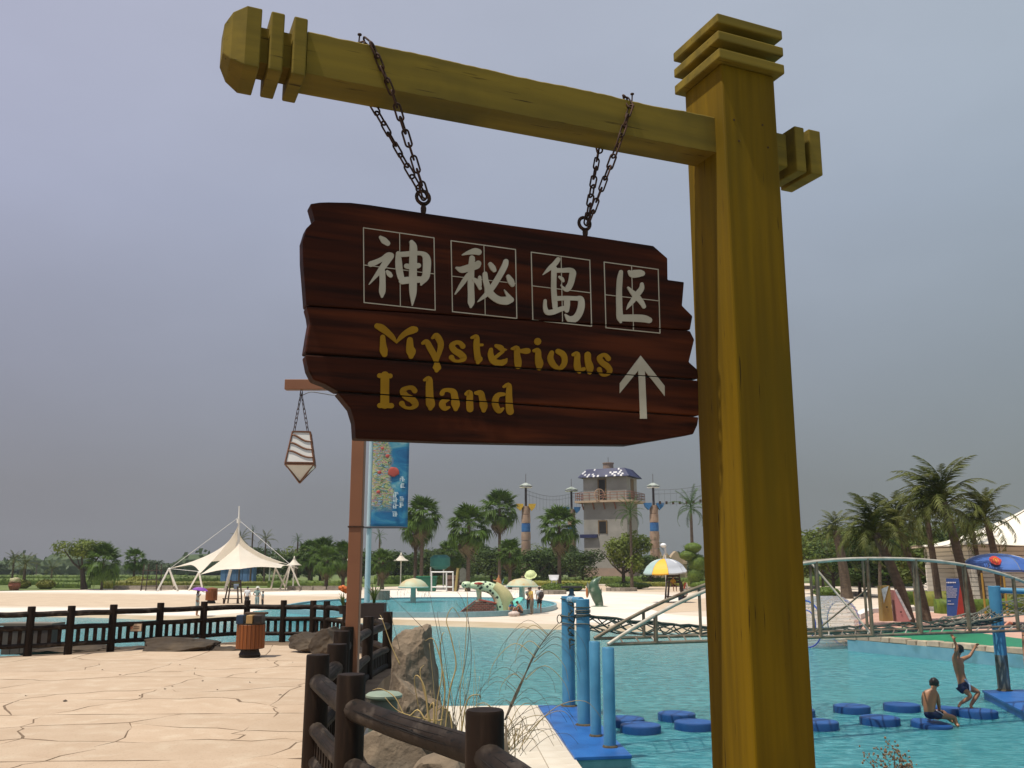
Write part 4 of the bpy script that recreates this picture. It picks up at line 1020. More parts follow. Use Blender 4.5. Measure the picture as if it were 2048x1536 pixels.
spiky_pot(686, 1212, 19.6, .22, .36, 'potted plant with orange blossom left of the brown lamp post', flower=True, seed=6, nl=18)
# ================================================================== climbing course over the pool
LBL = mat('light_blue_paint', (.07, .26, .42), (.05, .20, .34), scale=3, rough=.45, bump=.002, bscale=14, c3=(.05, .19, .34), s3=2.4, stretch3=(2, 2, .5))
ROPE = mat('green_rope', (.018, .032, .026), (.045, .06, .048), scale=20, rough=.9)
ROPEY = mat('grey_rope', (.16, .16, .13), (.09, .10, .085), scale=20, rough=.9)
STEEL = mat('weathered_steel', (.23, .19, .13), (.15, .12, .08), scale=6, rough=.45, metal=.3, c3=(.13, .08, .045), s3=3)
STEELW = mat('bright_steel', (.62, .57, .48), (.44, .39, .30), scale=5, rough=.35, metal=.3)
GUNK = mat('pillar_foot_rust', (.05, .04, .025), (.09, .07, .04), scale=20, rough=.95)
def pillar(px, pyb, topy, r, label):
    c = Zp(px, pyb, PZ); zt = Yp(px, topy, c.y).z
    root = thing('pool_pillar', (c.x, c.y, PZ), label, 'pillar', 'light blue pillars of the climbing course')
    m = MB(); m.lathe((c.x, c.y, PZ), [(r, 0), (r, (zt - PZ) * .5), (r, zt - PZ - .008), (r * .94, zt - PZ)], 20); m.build('shaft', LBL, root, smooth=True)
    m = MB(); m.lathe((c.x, c.y, PZ), [(r * 1.28, 0), (r * 1.2, .02), (r * 1.02, .035)], 16); m.v = [(x + noise.noise(Vector((x * 20, y * 20, z))) * .02, y, z) for x, y, z in m.v]; m.build('foot', GUNK, root)
    return root, Vector((c.x, c.y, zt)), r
p1, t1, r1 = pillar(1138, 1412, 1192, .145, 'farthest left of the light blue pillars, carrying one end of the strapped crossbar')
p2, t2, r2 = pillar(1169, 1450, 1198, .135, 'light blue pillar roped round its top, second from the left')
p3, t3, r3 = pillar(1192, 1472, 1283, .10, 'short light blue pillar under the far rail of the ladder bridge')
p4, t4, r4 = pillar(1220, 1494, 1295, .105, 'short light blue pillar nearest the camera, under the near bridge rail')
def wraps(root, t, r, zs, seed=0):
    for k, z in enumerate(zs):
        rn = random.Random(seed + k); tl = rn.uniform(-.3, .3); m = MB()
        m.tube([(t.x + math.cos(a) * (r + .012), t.y + math.sin(a) * (r + .012), t.z - z + tl * r * math.cos(a + k)) for a in [2 * math.pi * i / 20 for i in range(20)]], .011, 5, closed=True)
        m.build('rope_turn', ROPEY if k % 2 else ROPE, root)
wraps(p1, t1, r1, (.08, .42, .45, .6), 3); wraps(p2, t2, r2, (.16, .22, .25, .3, .34, .5), 9)
cb = thing('crossbar', (t1 + t2) / 2, 'short light blue pipe with pale straps joining the tops of two left pillars', 'crossbar')
a, b = t1 + Vector((0, 0, -.08)), t2 + Vector((-.03, 0, -.02)); m = MB(); m.tube([a, b], .062, 12); m.build('pipe', LBL, cb, smooth=True)
STR = mat('pale_strap', (.50, .58, .62))
for k in (.2, .34, .48): 
    p = a.lerp(b, k); m = MB(); d = (b - a).normalized() * .045; m.tube([p - d, p + d], .068, 12); m.build('strap', STR, cb)
fl_ = t1 + Vector((.10, .2, .12)); fd = thing('pool_table_stand', fl_, 'small grey stand with a dark flat top on the left crossbar', 'stand')
m = MB(); m.lathe(fl_ + Vector((0, 0, -.12)), [(.09, 0), (.055, .05), (.05, .16)], 10); m.build('stem', mat('stand_grey', (.10, .15, .19)), fd)
m = MB(); m.box(fl_ + Vector((0, 0, .07)), (.46, .3, .045)); m.build('plate', mat('plate_dark', (.04, .035, .035)), fd)
# hanging tangle of rope and clips under the crossbar
tg_ = thing('rope_tangle', t2 + Vector((-.2, 0, -.5)), 'dark tangle of rope and clips hanging between the two roped pillars', 'rope')
random.seed(14)
for k in range(7):
    m = MB(); s_ = [t2 + Vector((-.22 + random.uniform(-.08, .06), random.uniform(-.05, .05), -.12 - .13 * k + random.uniform(-.08, .08))) for _ in range(5)]
    m.tube(spline([tuple(p) for p in s_], 3), .014, 5); m.build('strand', ROPE, tg_)
m = MB(); q = t1 + Vector((-r1 - .05, -.05, -.5)); m.tube([(q.x + .05 * math.cos(a), q.y, q.z + .09 * math.sin(a)) for a in [k * math.pi / 8 for k in range(16)]], .011, 5, closed=True); m.build('ring', ROPE, tg_)

# right pillar on the far platform and its crossbar
p5, t5, r5 = pillar(2009, 1381, 1172, .145, 'tall light blue pillar with a bare weathered foot, at the right platform')
m = MB(); m.lathe((t5.x, t5.y, PZ + .03), [(r5 * 1.004, 0), (r5 * 1.006, .5), (r5 * 1.004, .82)], 20); m.build('bare_band', mat('bare_pillar', (.12, .15, .13), (.07, .06, .04), scale=3, rough=.9, c3=(.16, .24, .26), s3=3, stretch3=(3, 3, .8)), p5, smooth=True)
cb2 = thing('crossbar', t5, 'light blue pipe running right from the top of the tall right pillar', 'crossbar')
m = MB(); m.tube([t5 + Vector((0, 0, -.10)), t5 + Vector((1.5, -.7, -.16))], .07, 12); m.build('pipe', LBL, cb2, smooth=True)

# rope bridge sagging between the roped pillars and the right pillar
net = thing('rope_bridge', (t2 + t5) / 2, 'dark green sagging rope net bridge strung from the left pillars to the right pillar', 'rope bridge')
A0_, B0_ = t1 + Vector((.1, 0, -.42)), t5 + Vector((0, .25, -.72)); A1_, B1__ = t2 + Vector((.1, 0, -.30)), t5 + Vector((0, -.25, -.78))
def sag(A, B, t, s): 
    p = A.lerp(B, t); p.z -= s * math.sin(math.pi * min(1, t)) ** .8; return p
nodes = {}
NU, NV = 54, 7
for i in range(NU + 1):
    t = i / NU
    for j in range(NV + 1):
        v = j / NV; e0 = sag(A0_, B0_, t, .36 - .1 * t); e1 = sag(A1_, B1__, t, .30); p = e0.lerp(e1, v)
        bag = .28 * math.sin(math.pi * v) * (1 - .78 * math.exp(-((t - .36) / .12) ** 2)) * (1 if t < .4 else .45)
        p.z -= bag; p += Vector((random.uniform(-.03, .03), random.uniform(-.03, .03), random.uniform(-.03, .03))); nodes[i, j] = p
for j in (0, NV):
    m = MB(); m.tube([nodes[i, j] for i in range(NU + 1)], .026, 5); m.build('edge_rope', ROPE, net)
m = MB()
for i in range(NU):
    for j in range(NV):
        if (i + j) % 2 == 0: m.tube([nodes[i, j], nodes[i + 1, j + 1]], .016, 4, caps=False)
        else: m.tube([nodes[i + 1, j], nodes[i, j + 1]], .016, 4, caps=False)
        if random.random() < .12: m.ell(nodes[i, j], .026, 5, 4)
tag(m.build('netting', ROPE, net), kind='stuff')
# second grey rope net on the far side at the right
net2 = thing('rope_net', t5 + Vector((-1, .4, -.9)), 'grey rope netting bunched against the tall right pillar', 'rope net')
m = MB(); random.seed(3)
A_ = [Yp(x, y, 23.9) for x, y in ((1880, 1238), (1960, 1222), (1994, 1205), (2080, 1195))]; B_ = [Yp(x, y, 23.3) for x, y in ((1860, 1262), (1930, 1245), (1994, 1236), (2080, 1224))]
SA, SB = spline([tuple(p) for p in A_], 6), spline([tuple(p) for p in B_], 6)
G_ = [[Vector(SA[i]).lerp(Vector(SB[i]), j / 4) + Vector((random.uniform(-.04, .04), random.uniform(-.06, .06), random.uniform(-.04, .04))) for j in range(5)] for i in range(len(SA))]
for i in range(len(SA) - 1):
    for j in range(4):
        m.tube([G_[i][j], G_[i + 1][j + 1]], .012, 4, caps=False); m.tube([G_[i + 1][j], G_[i][j + 1]], .012, 4, caps=False)
for i in range(len(SA) - 1): m.tube([G_[i][0], G_[i + 1][0]], .016, 4, caps=False); m.tube([G_[i][4], G_[i + 1][4]], .02, 4, caps=False)
tag(m.build('netting', ROPEY, net2), kind='stuff')

# arched steel ladder bridge
N0 = t4 + Vector((0, 0, .05)); F0_ = t3 + Vector((0, 0, .05))
NE = Yp(2048, 1263, 20.4); FE = Yp(2048, 1255, 21.7); NE.z = FE.z = (NE.z + FE.z) / 2
Nend = N0 + (NE - N0) * 1.27; Fend = F0_ + (FE - F0_) * 1.27; Nend.z = Fend.z = .30
br = thing('ladder_bridge', (N0 + Nend) / 2, 'arched steel pipe bridge with a ladder of rungs crossing above the pool', 'bridge')
def arch(t): 
    t = t * 1.27; q = abs(t - .63) / .63; return 1.50 * max(0, 1 - q ** 2.35)
def chordpt(A, B, t, up): p = A.lerp(B, t); p.z += arch(t) * up; return p
for A, B in ((N0, Nend), (F0_, Fend)):
    m = MB(); m.tube([A, B], .030, 8); m.build('lower_rail', STEEL, br, smooth=True)
    m = MB(); m.tube([chordpt(A, B, k / 28, 1) for k in range(29)], .034, 10); m.build('upper_rail', STEELW if A is N0 else STEEL, br, smooth=True)
    for k in (.075, .165, .26, .36, .46, .56, .665, .775, .89):
        m = MB(); m.tube([chordpt(A, B, k, 0), chordpt(A, B, k, 1)], .040 if A is N0 else .030, 8); m.build('strut', STEEL, br, smooth=True)
for k in range(1, 40):
    m = MB(); t = k / 40; m.tube([N0.lerp(Nend, t), F0_.lerp(Fend, min(1, t + .012))], .015, 6); m.build('rung', STEELW if k % 3 == 0 else STEEL, br)
m = MB(); m.tube([chordpt(F0_, Fend, .36, 1), chordpt(N0, Nend, .46, 0)], .022, 6); m.build('brace', STEELW, br)
m = MB(); m.tube([chordpt(N0, Nend, .46, .62), chordpt(F0_, Fend, .36, 0)], .018, 6); m.build('brace', STEEL, br)
pe1 = Nend; pe2 = Fend
for p in (pe1, pe2):
    rt = thing('pool_pillar', (p.x, p.y, PZ), 'light blue pillar holding the right end of the ladder bridge', 'pillar', 'light blue pillars of the climbing course')
    m = MB(); m.lathe((p.x, p.y, WZ - .3), [(.1, 0), (.1, p.z - WZ + .27)], 16); m.build('shaft', LBL, rt, smooth=True)

# round floats
DISC = mat('dark_blue_float', (.006, .050, .175), (.009, .068, .21), scale=2.5, rough=.4, c3=(.006, .035, .12), s3=2)
spots = [(1250, 1436, 'float half hidden behind the nearest short pillar'), (1281, 1449, 'round blue float just right of the nearest short pillar'), (1353, 1426, 'round blue float left of the yellow post, in the back row'), (1388, 1443, 'round blue float cut off by the left edge of the yellow post'),
 (1592, 1418, 'float just showing right of the yellow post, in the back row'), (1636, 1442, 'float in the front row against the right edge of the yellow post'), (1703, 1411, 'back row float between the yellow post and the seated boy'), (1759, 1434, 'front row float left of the seated boy'),
 (1803, 1408, 'back row float just behind the seated boy'), (1863, 1439, 'tilted float the boy is sitting on'), (1897, 1413, 'low tilted float between the two boys'), (1955, 1420, 'large float under the crouching boy')]
floats = []
for i, (px, py, lb) in enumerate(spots):
    c = Zp(px, py, WZ + .14); r = .40
    rt = thing('float', c, 'dark ' + lb if not lb.startswith('round') and not lb.startswith('dark') else lb, 'float', 'round blue floats across the pool'); floats.append((rt, c))
    m = MB(); m.lathe((0, 0, 0), [(r * .985, -.34), (r, -.30), (r, -.025), (r * .98, -.004), (r * .9, 0)], 40); m.build('body', DISC, rt, smooth=True, org=(0, 0, 0))
    m = MB(); m.lathe((0, 0, 0), [(r * .91, -.001), (r * .91, .004)], 40); m.build('top', mat('float_top', (.010, .080, .28), (.008, .060, .22), scale=2, rough=.45, c3=(.014, .10, .33), s3=3), rt, org=(0, 0, 0))
    if i == 9: rt.rotation_euler = (R(4), R(5), 0); rt.location.z -= .06
    if i == 10: rt.rotation_euler = (R(-2), R(3), 0); rt.location.z -= .02
# transparent inflatable roller
tc_ = Zp(1663, 1296, WZ); rr = 1.0; TUY = tc_.y + .6
roll = thing('inflatable_roller', (tc_.x, TUY, WZ), 'clear inflatable water roller with blue rings afloat beside the yellow post', 'roller')
def clear_mat():
    m = bpy.data.materials.new('clear_plastic'); m.use_nodes = True; t = m.node_tree; N = t.nodes; L = t.links; N.remove(N['Principled BSDF'])
    tr = N.new('ShaderNodeBsdfTransparent'); gl = N.new('ShaderNodeBsdfGlossy'); gl.inputs['Roughness'].default_value = .08; df = N.new('ShaderNodeBsdfDiffuse'); df.inputs[0].default_value = (.75, .8, .78, 1)
    a = N.new('ShaderNodeMixShader'); b = N.new('ShaderNodeMixShader'); fr = N.new('ShaderNodeLayerWeight'); fr.inputs[0].default_value = .35
    L.new(fr.outputs['Facing'], a.inputs[0]); L.new(tr.outputs[0], a.inputs[1]); L.new(gl.outputs[0], a.inputs[2]); b.inputs[0].default_value = .08; L.new(a.outputs[0], b.inputs[1]); L.new(df.outputs[0], b.inputs[2]); L.new(b.outputs[0], N['Material Output'].inputs[0]); return m
CLEAR = clear_mat(); cz_ = WZ + rr * .93; rot_ = Matrix.Rotation(R(24), 3, 'Z')
def rp(x, a, r): 
    v = rot_ @ Vector((x, math.cos(a) * r, math.sin(a) * r)); return Vector((tc_.x, TUY, cz_)) + v
HL = .98; NR = 34
for k in range(NR):
    a = 2 * math.pi * k / NR; m = MB(); m.tube([rp(x, a, rr - .09 + .10 * math.sqrt(max(0, 1 - (x / HL) ** 6))) for x in [-HL + 2 * HL * i / 10 for i in range(11)]], .085, 8); o = m.build('air_chamber', CLEAR, roll, smooth=True)
for x, nm in ((-HL, 'ring'), (HL, 'ring')):
    m = MB(); m.tube([rp(x, 2 * math.pi * i / 36, rr * .92) for i in range(36)], .028, 6, closed=True); m.build('ring', mat('ring_blue', (.02, .06, .38), rough=.3), roll, smooth=True)
m = MB(); m.tube([rp(-HL * 1.0, 2 * math.pi * i / 36, rr * .55) for i in range(36)], .02, 6, closed=True); m.build('inner_ring', mat('ring_blue', (.02, .06, .38)), roll)
DOT = mat('chamber_dot', (.5, .28, .04))
m = MB()
for k in range(NR):
    for q in range(5):
        if (k + q) % 2: m.ell(rp(-.7 + q * .35, 2 * math.pi * k / NR, rr + .07), .022, 5, 4)
tag(m.build('weld_dots', DOT, roll), kind='stuff')

# ================================================================== mushroom fountains and the spotted creature slide
MUS = mat('mushroom_cream', (.52, .42, .24), (.42, .50, .36), scale=1.3, rough=.6, c3=(.50, .27, .07), s3=.95)
MST = mat('mushroom_stem', (.34, .48, .40), (.42, .52, .44), scale=3, rough=.6)
MIST = mat('water_film', (.5, .55, .58), rough=.2, alpha=.35)
def mushroom(px, pyb, topy, w, label):
    c = Zp(px, pyb, BZ); sc_ = c.y / FPX; h = Yp(px, topy, c.y).z - BZ; R_ = w / 2 * sc_
    root = thing('mushroom_fountain', (c.x, c.y, BZ), label, 'fountain', 'mushroom fountains of the children\'s pool')
    m = MB(); m.lathe((c.x, c.y, BZ), [(R_ * .26, 0), (R_ * .19, h * .1), (R_ * .17, h * .6), (R_ * .24, h * .68)], 16); m.build('stem', MST, root, smooth=True)
    m = MB(); m.lathe((c.x, c.y, BZ), [(R_ * .24, h * .66), (R_ * .9, h * .63), (R_, h * .65), (R_ * .96, h * .72), (R_ * .78, h * .84), (R_ * .5, h * .94), (.01, h)], 28); m.build('cap', MUS, root, smooth=True)
    m = MB(); m.lathe((c.x, c.y, BZ), [(R_ * 1.0, h * .64), (R_ * 1.03, h * .665), (R_ * 1.0, h * .69)], 28); m.build('rim', MST, root, smooth=True)
    rnd = random.Random(px); mm = MB()
    for k in range(70):
        a = rnd.uniform(0, 6.28); r0 = R_ * rnd.uniform(1.0, 1.12); z0 = BZ + h * rnd.uniform(.35, .7); p = Vector((c.x + math.cos(a) * r0, c.y + math.sin(a) * r0, z0)); mm.tube([p, p - Vector((0, 0, rnd.uniform(.1, .35)))], .012, 3)
    tag(mm.build('falling_water', MIST, root), kind='stuff')
mushroom(826, 1210, 1156, 58, 'mushroom fountain with an ochre cap, left of the spotted creature')
mushroom(1044, 1204, 1156, 62, 'mushroom fountain behind the standing couple')
sl0 = Zp(975, 1229, BZ); SY = sl0.y; g = SY / FPX
cre = thing('creature_slide', (sl0.x, SY, BZ), 'green and black spotted creature arching over a red brick ramp in the children\'s pool', 'slide')
CRE = bpy.data.materials.new('spotted_skin'); CRE.use_nodes = True; t = CRE.node_tree
vo = t.nodes.new('ShaderNodeTexVoronoi'); vo.inputs['Scale'].default_value = 3.8; co = t.nodes.new('ShaderNodeTexCoord'); t.links.new(co.outputs['Object'], vo.inputs['Vector'])
cr = t.nodes.new('ShaderNodeValToRGB'); cr.color_ramp.elements[0].position = .30; cr.color_ramp.elements[0].color = (.01, .03, .02, 1); cr.color_ramp.elements[1].position = .36; cr.color_ramp.elements[1].color = (.50, .62, .40, 1)
t.links.new(vo.outputs['Distance'], cr.inputs[0]); t.links.new(cr.outputs[0], t.nodes['Principled BSDF'].inputs['Base Color']); t.nodes['Principled BSDF'].inputs['Roughness'].default_value = .4
body = [(1006, 1230, .62), (1004, 1212, .62), (999, 1194, .60), (988, 1180, .56), (974, 1174, .50), (960, 1172, .44), (948, 1171, .34), (939, 1172, .20)]
P = [(Yp(x, y, SY - .2).x, SY - .2, Yp(x, y, SY - .2).z, r) for x, y, r in body]; P[0] = (P[0][0], P[0][1], BZ, .62)
S_ = spline(P, 4); m = MB(); m.tube([p[:3] for p in S_], [p[3] * .72 for p in S_], 16); m.build('neck', CRE, cre, smooth=True)
bel = [(1014, 1230, .3), (1015, 1212, .32), (1010, 1195, .32), (1000, 1182, .28), (988, 1173, .24)]
P = [(Yp(x, y, SY).x, SY - .25, Yp(x, y, SY).z, r * 1.55) for x, y, r in bel]; S_ = spline(P, 4); m = MB(); m.tube([p[:3] for p in S_], [p[3] for p in S_], 14); m.build('belly', mat('creature_belly', (.50, .45, .22), (.44, .40, .2), scale=3, rough=.5), cre, smooth=True)
m = MB(); q = Yp(933, 1169, SY - .2); m.ell(q, (.34, .28, .20), 14, 9, amp=.2, fr=3); m.ell(q + Vector((-.12, 0, -.1)), (.2, .2, .12), 10, 7, amp=.2); m.build('snout', CRE, cre, smooth='all')
m = MB(); q = Yp(957, 1167, SY - .62); m.ell(q, (.30, .12, .085), 12, 8); m.build('eye', mat('creature_eye', (.35, .03, .015), rough=.3), cre, smooth='all')
m = MB(); q = Yp(965, 1196, SY); m.tube([q + Vector((-.25, 0, .6)), q + Vector((-.22, 0, .1)), q + Vector((-.2, 0, -.75))], [.2, .16, .22], 10); m.build('front_leg', CRE, cre, smooth=True)
BRK = mat('ramp_brick', (.28, .075, .045), (.20, .06, .04), scale=3, rough=.8, rnd=.25); MOR = mat('ramp_mortar', (.40, .33, .25), rough=.9)
tri = [(916, 1228), (950, 1203), (957, 1201), (993, 1208), (993, 1229)]; tp_ = [Yp(x, y, SY - .75) for x, y in tri]
m = MB(); m.plate([(p.x, SY - .75, p.z) for p in tp_], [(p.x, SY + .6, p.z) for p in tp_]); ramp = m.build('ramp', MOR, cre)
def in_tri(x, z):
    c = False; j = len(tp_) - 1
    for i in range(len(tp_)):
        xi, zi, xj, zj = tp_[i].x, tp_[i].z, tp_[j].x, tp_[j].z
        if (zi > z) != (zj > z) and x < (xj - xi) * (z - zi) / (zj - zi) + xi: c = not c
        j = i
    return c
z = tp_[0].z + .06; row = 0; bp_ = None
while z < max(p.z for p in tp_):
    x = min(p.x for p in tp_) + (.12 if row % 2 else 0)
    while x < max(p.x for p in tp_):
        if in_tri(x - .1, z) and in_tri(x + .1, z):
            if bp_ is None: mm = MB(); mm.box((0, 0, 0), (.22, .03, .085)); bp_ = bevel(mm.build('brick', BRK, ramp, org=(0, 0, 0)), .008, 1); o = bp_
            else: o = bp_.copy(); col.objects.link(o); o.parent = ramp
            o.location = Vector((x, SY - .762, z)) - ORG[cre.name]
        x += .245
    z += .11; row += 1
m = MB(); m.beam((tp_[0].x, SY - .1, tp_[0].z + .02), (tp_[1].x, SY - .1, tp_[1].z + .05), 1.4, .05); m.beam((tp_[2].x, SY - .1, tp_[2].z + .04), (tp_[3].x, SY - .1, tp_[3].z + .04), 1.4, .05); m.build('ramp_edge', mat('ramp_red', (.42, .08, .05)), cre)
# green fish statue
fs0 = Zp(1196, 1213, BZ); FY = fs0.y
fish = thing('fish_statue', (fs0.x, FY, BZ), 'green dolphin-like fish statue balancing upright on the white paving', 'statue')
FGR = mat('fish_green', (.07, .14, .08), (.035, .08, .05), scale=2.2, rough=.35, c3=(.30, .34, .26), s3=1.5)
P = [(1199, 1213, .30), (1198, 1206, .34), (1194, 1194, .42), (1190, 1182, .44), (1188, 1172, .40), (1191, 1164, .30), (1197, 1158, .16), (1202, 1153, .05)]
P = [(Yp(x, y, FY).x, FY, Yp(x, y, FY).z, r) for x, y, r in P]; P[0] = (P[0][0], FY, BZ, .3)
S_ = spline(P, 4); m = MB(); m.tube([p[:3] for p in S_], [p[3] for p in S_], 14); m.build('body', FGR, fish, smooth=True)
for pts in ([(1176, 1194), (1173, 1172), (1175, 1163), (1182, 1178)], [(1196, 1188), (1203, 1176), (1204, 1186), (1200, 1196)]):
    q = [Yp(x, y, FY) for x, y in pts]; m = MB(); m.plate([(p.x, FY - .05, p.z) for p in q], [(p.x, FY + .08, p.z) for p in q]); m.build('fin', mat('fish_fin', (.10, .13, .10), (.3, .33, .26), scale=3), fish)
q = Yp(1174, 1185, FY); m = MB(); m.ell(q, (.10, .1, .42), 8, 8); m.build('stripe', mat('fish_orange', (.42, .15, .05)), fish, smooth='all')
m = MB(); m.lathe((fs0.x + .1, FY, BZ), [(.7, 0), (.5, .05), (.2, .1)], 14); m.build('base', FGR, fish)
# ================================================================== people
SKIN = mat('skin', (.42, .22, .13), (.36, .18, .10), scale=6, rough=.5, rnd=.1)
SKINT = mat('tanned_skin', (.36, .175, .09), (.29, .13, .065), scale=5, rough=.45)
HAIR = mat('black_hair', (.012, .009, .008), (.025, .018, .014), scale=20, rough=.45)
def cloth(name, c, c2=None): return mat('cloth_' + name, c, c2 or tuple(x * .8 for x in c), scale=5, rough=.85, bump=.006, bscale=9)
def skin_mesh(name, verts, edges, mtl, parent, org=(0, 0, 0), root=0, sub=2, cut=None):
    me = bpy.data.meshes.new(name); me.from_pydata([(v[0] - org[0], v[1] - org[1], v[2] - org[2]) for v in verts], edges, [])
    me.materials.append(mtl); o = bpy.data.objects.new(name, me); col.objects.link(o)
    if parent: o.parent = parent
    sk = o.modifiers.new('skin', 'SKIN'); sk.use_smooth_shade = True
    lay = me.skin_vertices[0] if me.skin_vertices else None
    if lay is None:
        bm = bmesh.new(); bm.from_mesh(me); bm.verts.layers.skin.verify(); bm.to_mesh(me); bm.free(); lay = me.skin_vertices[0]
    for i, v in enumerate(verts):
        r = v[3]; lay.data[i].radius = (r, r) if not hasattr(r, '__len__') else r
        lay.data[i].use_root = (i == root)
    s = o.modifiers.new('sub', 'SUBSURF'); s.levels = sub; s.render_levels = sub
    return o
def figure(root, J, dress, skin=SKIN, hair=True, fingers=False, hairlen=0, face=None, scale=1.0):
    """J: joints in world metres. pelvis, waist, chest, neck, head, and for s in L,R: sh, el, wr, hand, hip, kn, an, toe"""
    k = scale; org = ORG[root.name] or Vector((0, 0, 0))
    V, E, ix = [], [], {}
    def v(n, p, r): ix[n] = len(V); V.append((p[0], p[1], p[2], r * k)); return ix[n]
    v('pelvis', J['pelvis'], .115); v('waist', J['waist'], .10); v('chest', J['chest'], .125); v('neck', J['neck'], .052)
    v('chin', J['neck'].lerp(J['head'], .45), .062); v('head', J['head'], .088); v('crown', J['head'] + (J['head'] - J['neck']).normalized() * .07 * k, .068)
    E += [(0, 1), (1, 2), (2, 3), (3, 4), (4, 5), (5, 6)]
    if face is not None: v('nose', J['head'] + face * .095 * k + Vector((0, 0, -.01)), .014); E.append((ix['head'], ix['nose']))
    for s in 'LR':
        v('sh' + s, J['sh' + s], .060); v('el' + s, J['el' + s], .040); v('wr' + s, J['wr' + s], .027); v('ha' + s, J['ha' + s], .032)
        v('hip' + s, J['hip' + s], .092); v('kn' + s, J['kn' + s], .056); v('ca' + s, J['kn' + s].lerp(J['an' + s], .35), .053); v('an' + s, J['an' + s], .036); v('toe' + s, J['toe' + s], .030)
        E += [(2, ix['sh' + s]), (ix['sh' + s], ix['el' + s]), (ix['el' + s], ix['wr' + s]), (ix['wr' + s], ix['ha' + s]),
              (0, ix['hip' + s]), (ix['hip' + s], ix['kn' + s]), (ix['kn' + s], ix['ca' + s]), (ix['ca' + s], ix['an' + s]), (ix['an' + s], ix['toe' + s])]
        if fingers:
            d = (J['ha' + s] - J['wr' + s]).normalized(); sd = d.cross(Vector((0, 1, .2))).normalized()
            curl = J.get('curl' + s, Vector((0, -.3, -.3)))
            for f, (off, ln) in enumerate(((-.024, .062), (-.008, .072), (.008, .068), (.024, .055))):
                b = J['ha' + s] + sd * off * k + d * .028 * k; v('f%d%s' % (f, s), b, .0095); E.append((ix['ha' + s], ix['f%d%s' % (f, s)]))
                v('g%d%s' % (f, s), b + (d + curl * .5).normalized() * ln * .5 * k, .0085); E.append((len(V) - 2, len(V) - 1))
                v('h%d%s' % (f, s), V_(V[-1]) + (d + curl * 1.4).normalized() * ln * .5 * k, .007); E.append((len(V) - 2, len(V) - 1))
            b = J['ha' + s] - d * .015 * k + sd * -.04 * k; v('t0' + s, b, .011); E.append((ix['ha' + s], len(V) - 1)); v('t1' + s, b + (d * .7 - sd).normalized() * .04 * k, .009); E.append((len(V) - 2, len(V) - 1))
    skin_mesh('body', V, E, skin, root, org)
    if hair:
        up = (J['head'] - J['neck']).normalized(); back = -(face if face is not None else Vector((0, 1, 0)))
        M = up.to_track_quat('Z', 'Y').to_matrix()
        m = MB(); c = J['head'] + up * .035 * k + back * .018 * k; m.ell(c, (.094 * k, .098 * k, .098 * k), 16, 10, amp=.12, fr=4, seed=hash(root.name) % 50, M=M)
        if hairlen: m.ell(c + back * .03 * k - Vector((0, 0, hairlen * .5)), (.075 * k, .06 * k, hairlen * .6 + .05), 12, 8, amp=.1)
        m.build('hair', HAIR, root, smooth='all')
        fc = face if face is not None else Vector((0, 1, 0)); sdv = fc.cross(Vector((0, 0, 1))).normalized()
        for s in (-1, 1):
            m = MB(); m.ell(J['head'] + sdv * s * .088 * k - Vector((0, 0, .012)), (.014 * k, .02 * k, .03 * k), 6, 5); m.build('ear', skin, root, smooth='all')
    for name, spec, c in dress:
        vs, es = [], []
        for chain_ in spec:
            prev = None
            for (jn, r, *t) in chain_:
                p = J[jn] if not t else J[jn].lerp(J[t[0]], t[1])
                found = None
                for i, q in enumerate(vs):
                    if (Vector(q[:3]) - p).length < 1e-4: found = i
                if found is None: vs.append((p.x, p.y, p.z, r * k)); found = len(vs) - 1
                if prev is not None and prev != found: es.append((prev, found))
                prev = found
        skin_mesh(name, vs, es, c, root, org)
def V_(t): return Vector(t[:3])
SHIRT = lambda: [[('pelvis', .135), ('waist', .125), ('chest', .145), ('neck', .06)], [('chest', .145), ('shL', .078), ('shL', .066, 'elL', .7)], [('chest', .145), ('shR', .078), ('shR', .066, 'elR', .7)]]
LONGP = lambda: [[('waist', .112, 'pelvis', .4), ('pelvis', .13), ('hipL', .108), ('knL', .078), ('anL', .062)], [('pelvis', .13), ('hipR', .108), ('knR', .078), ('anR', .062)]]
SHORTP = lambda: [[('waist', .112, 'pelvis', .5), ('pelvis', .13), ('hipL', .108), ('hipL', .092, 'knL', .75)], [('pelvis', .13), ('hipR', .108), ('hipR', .092, 'knR', .75)]]
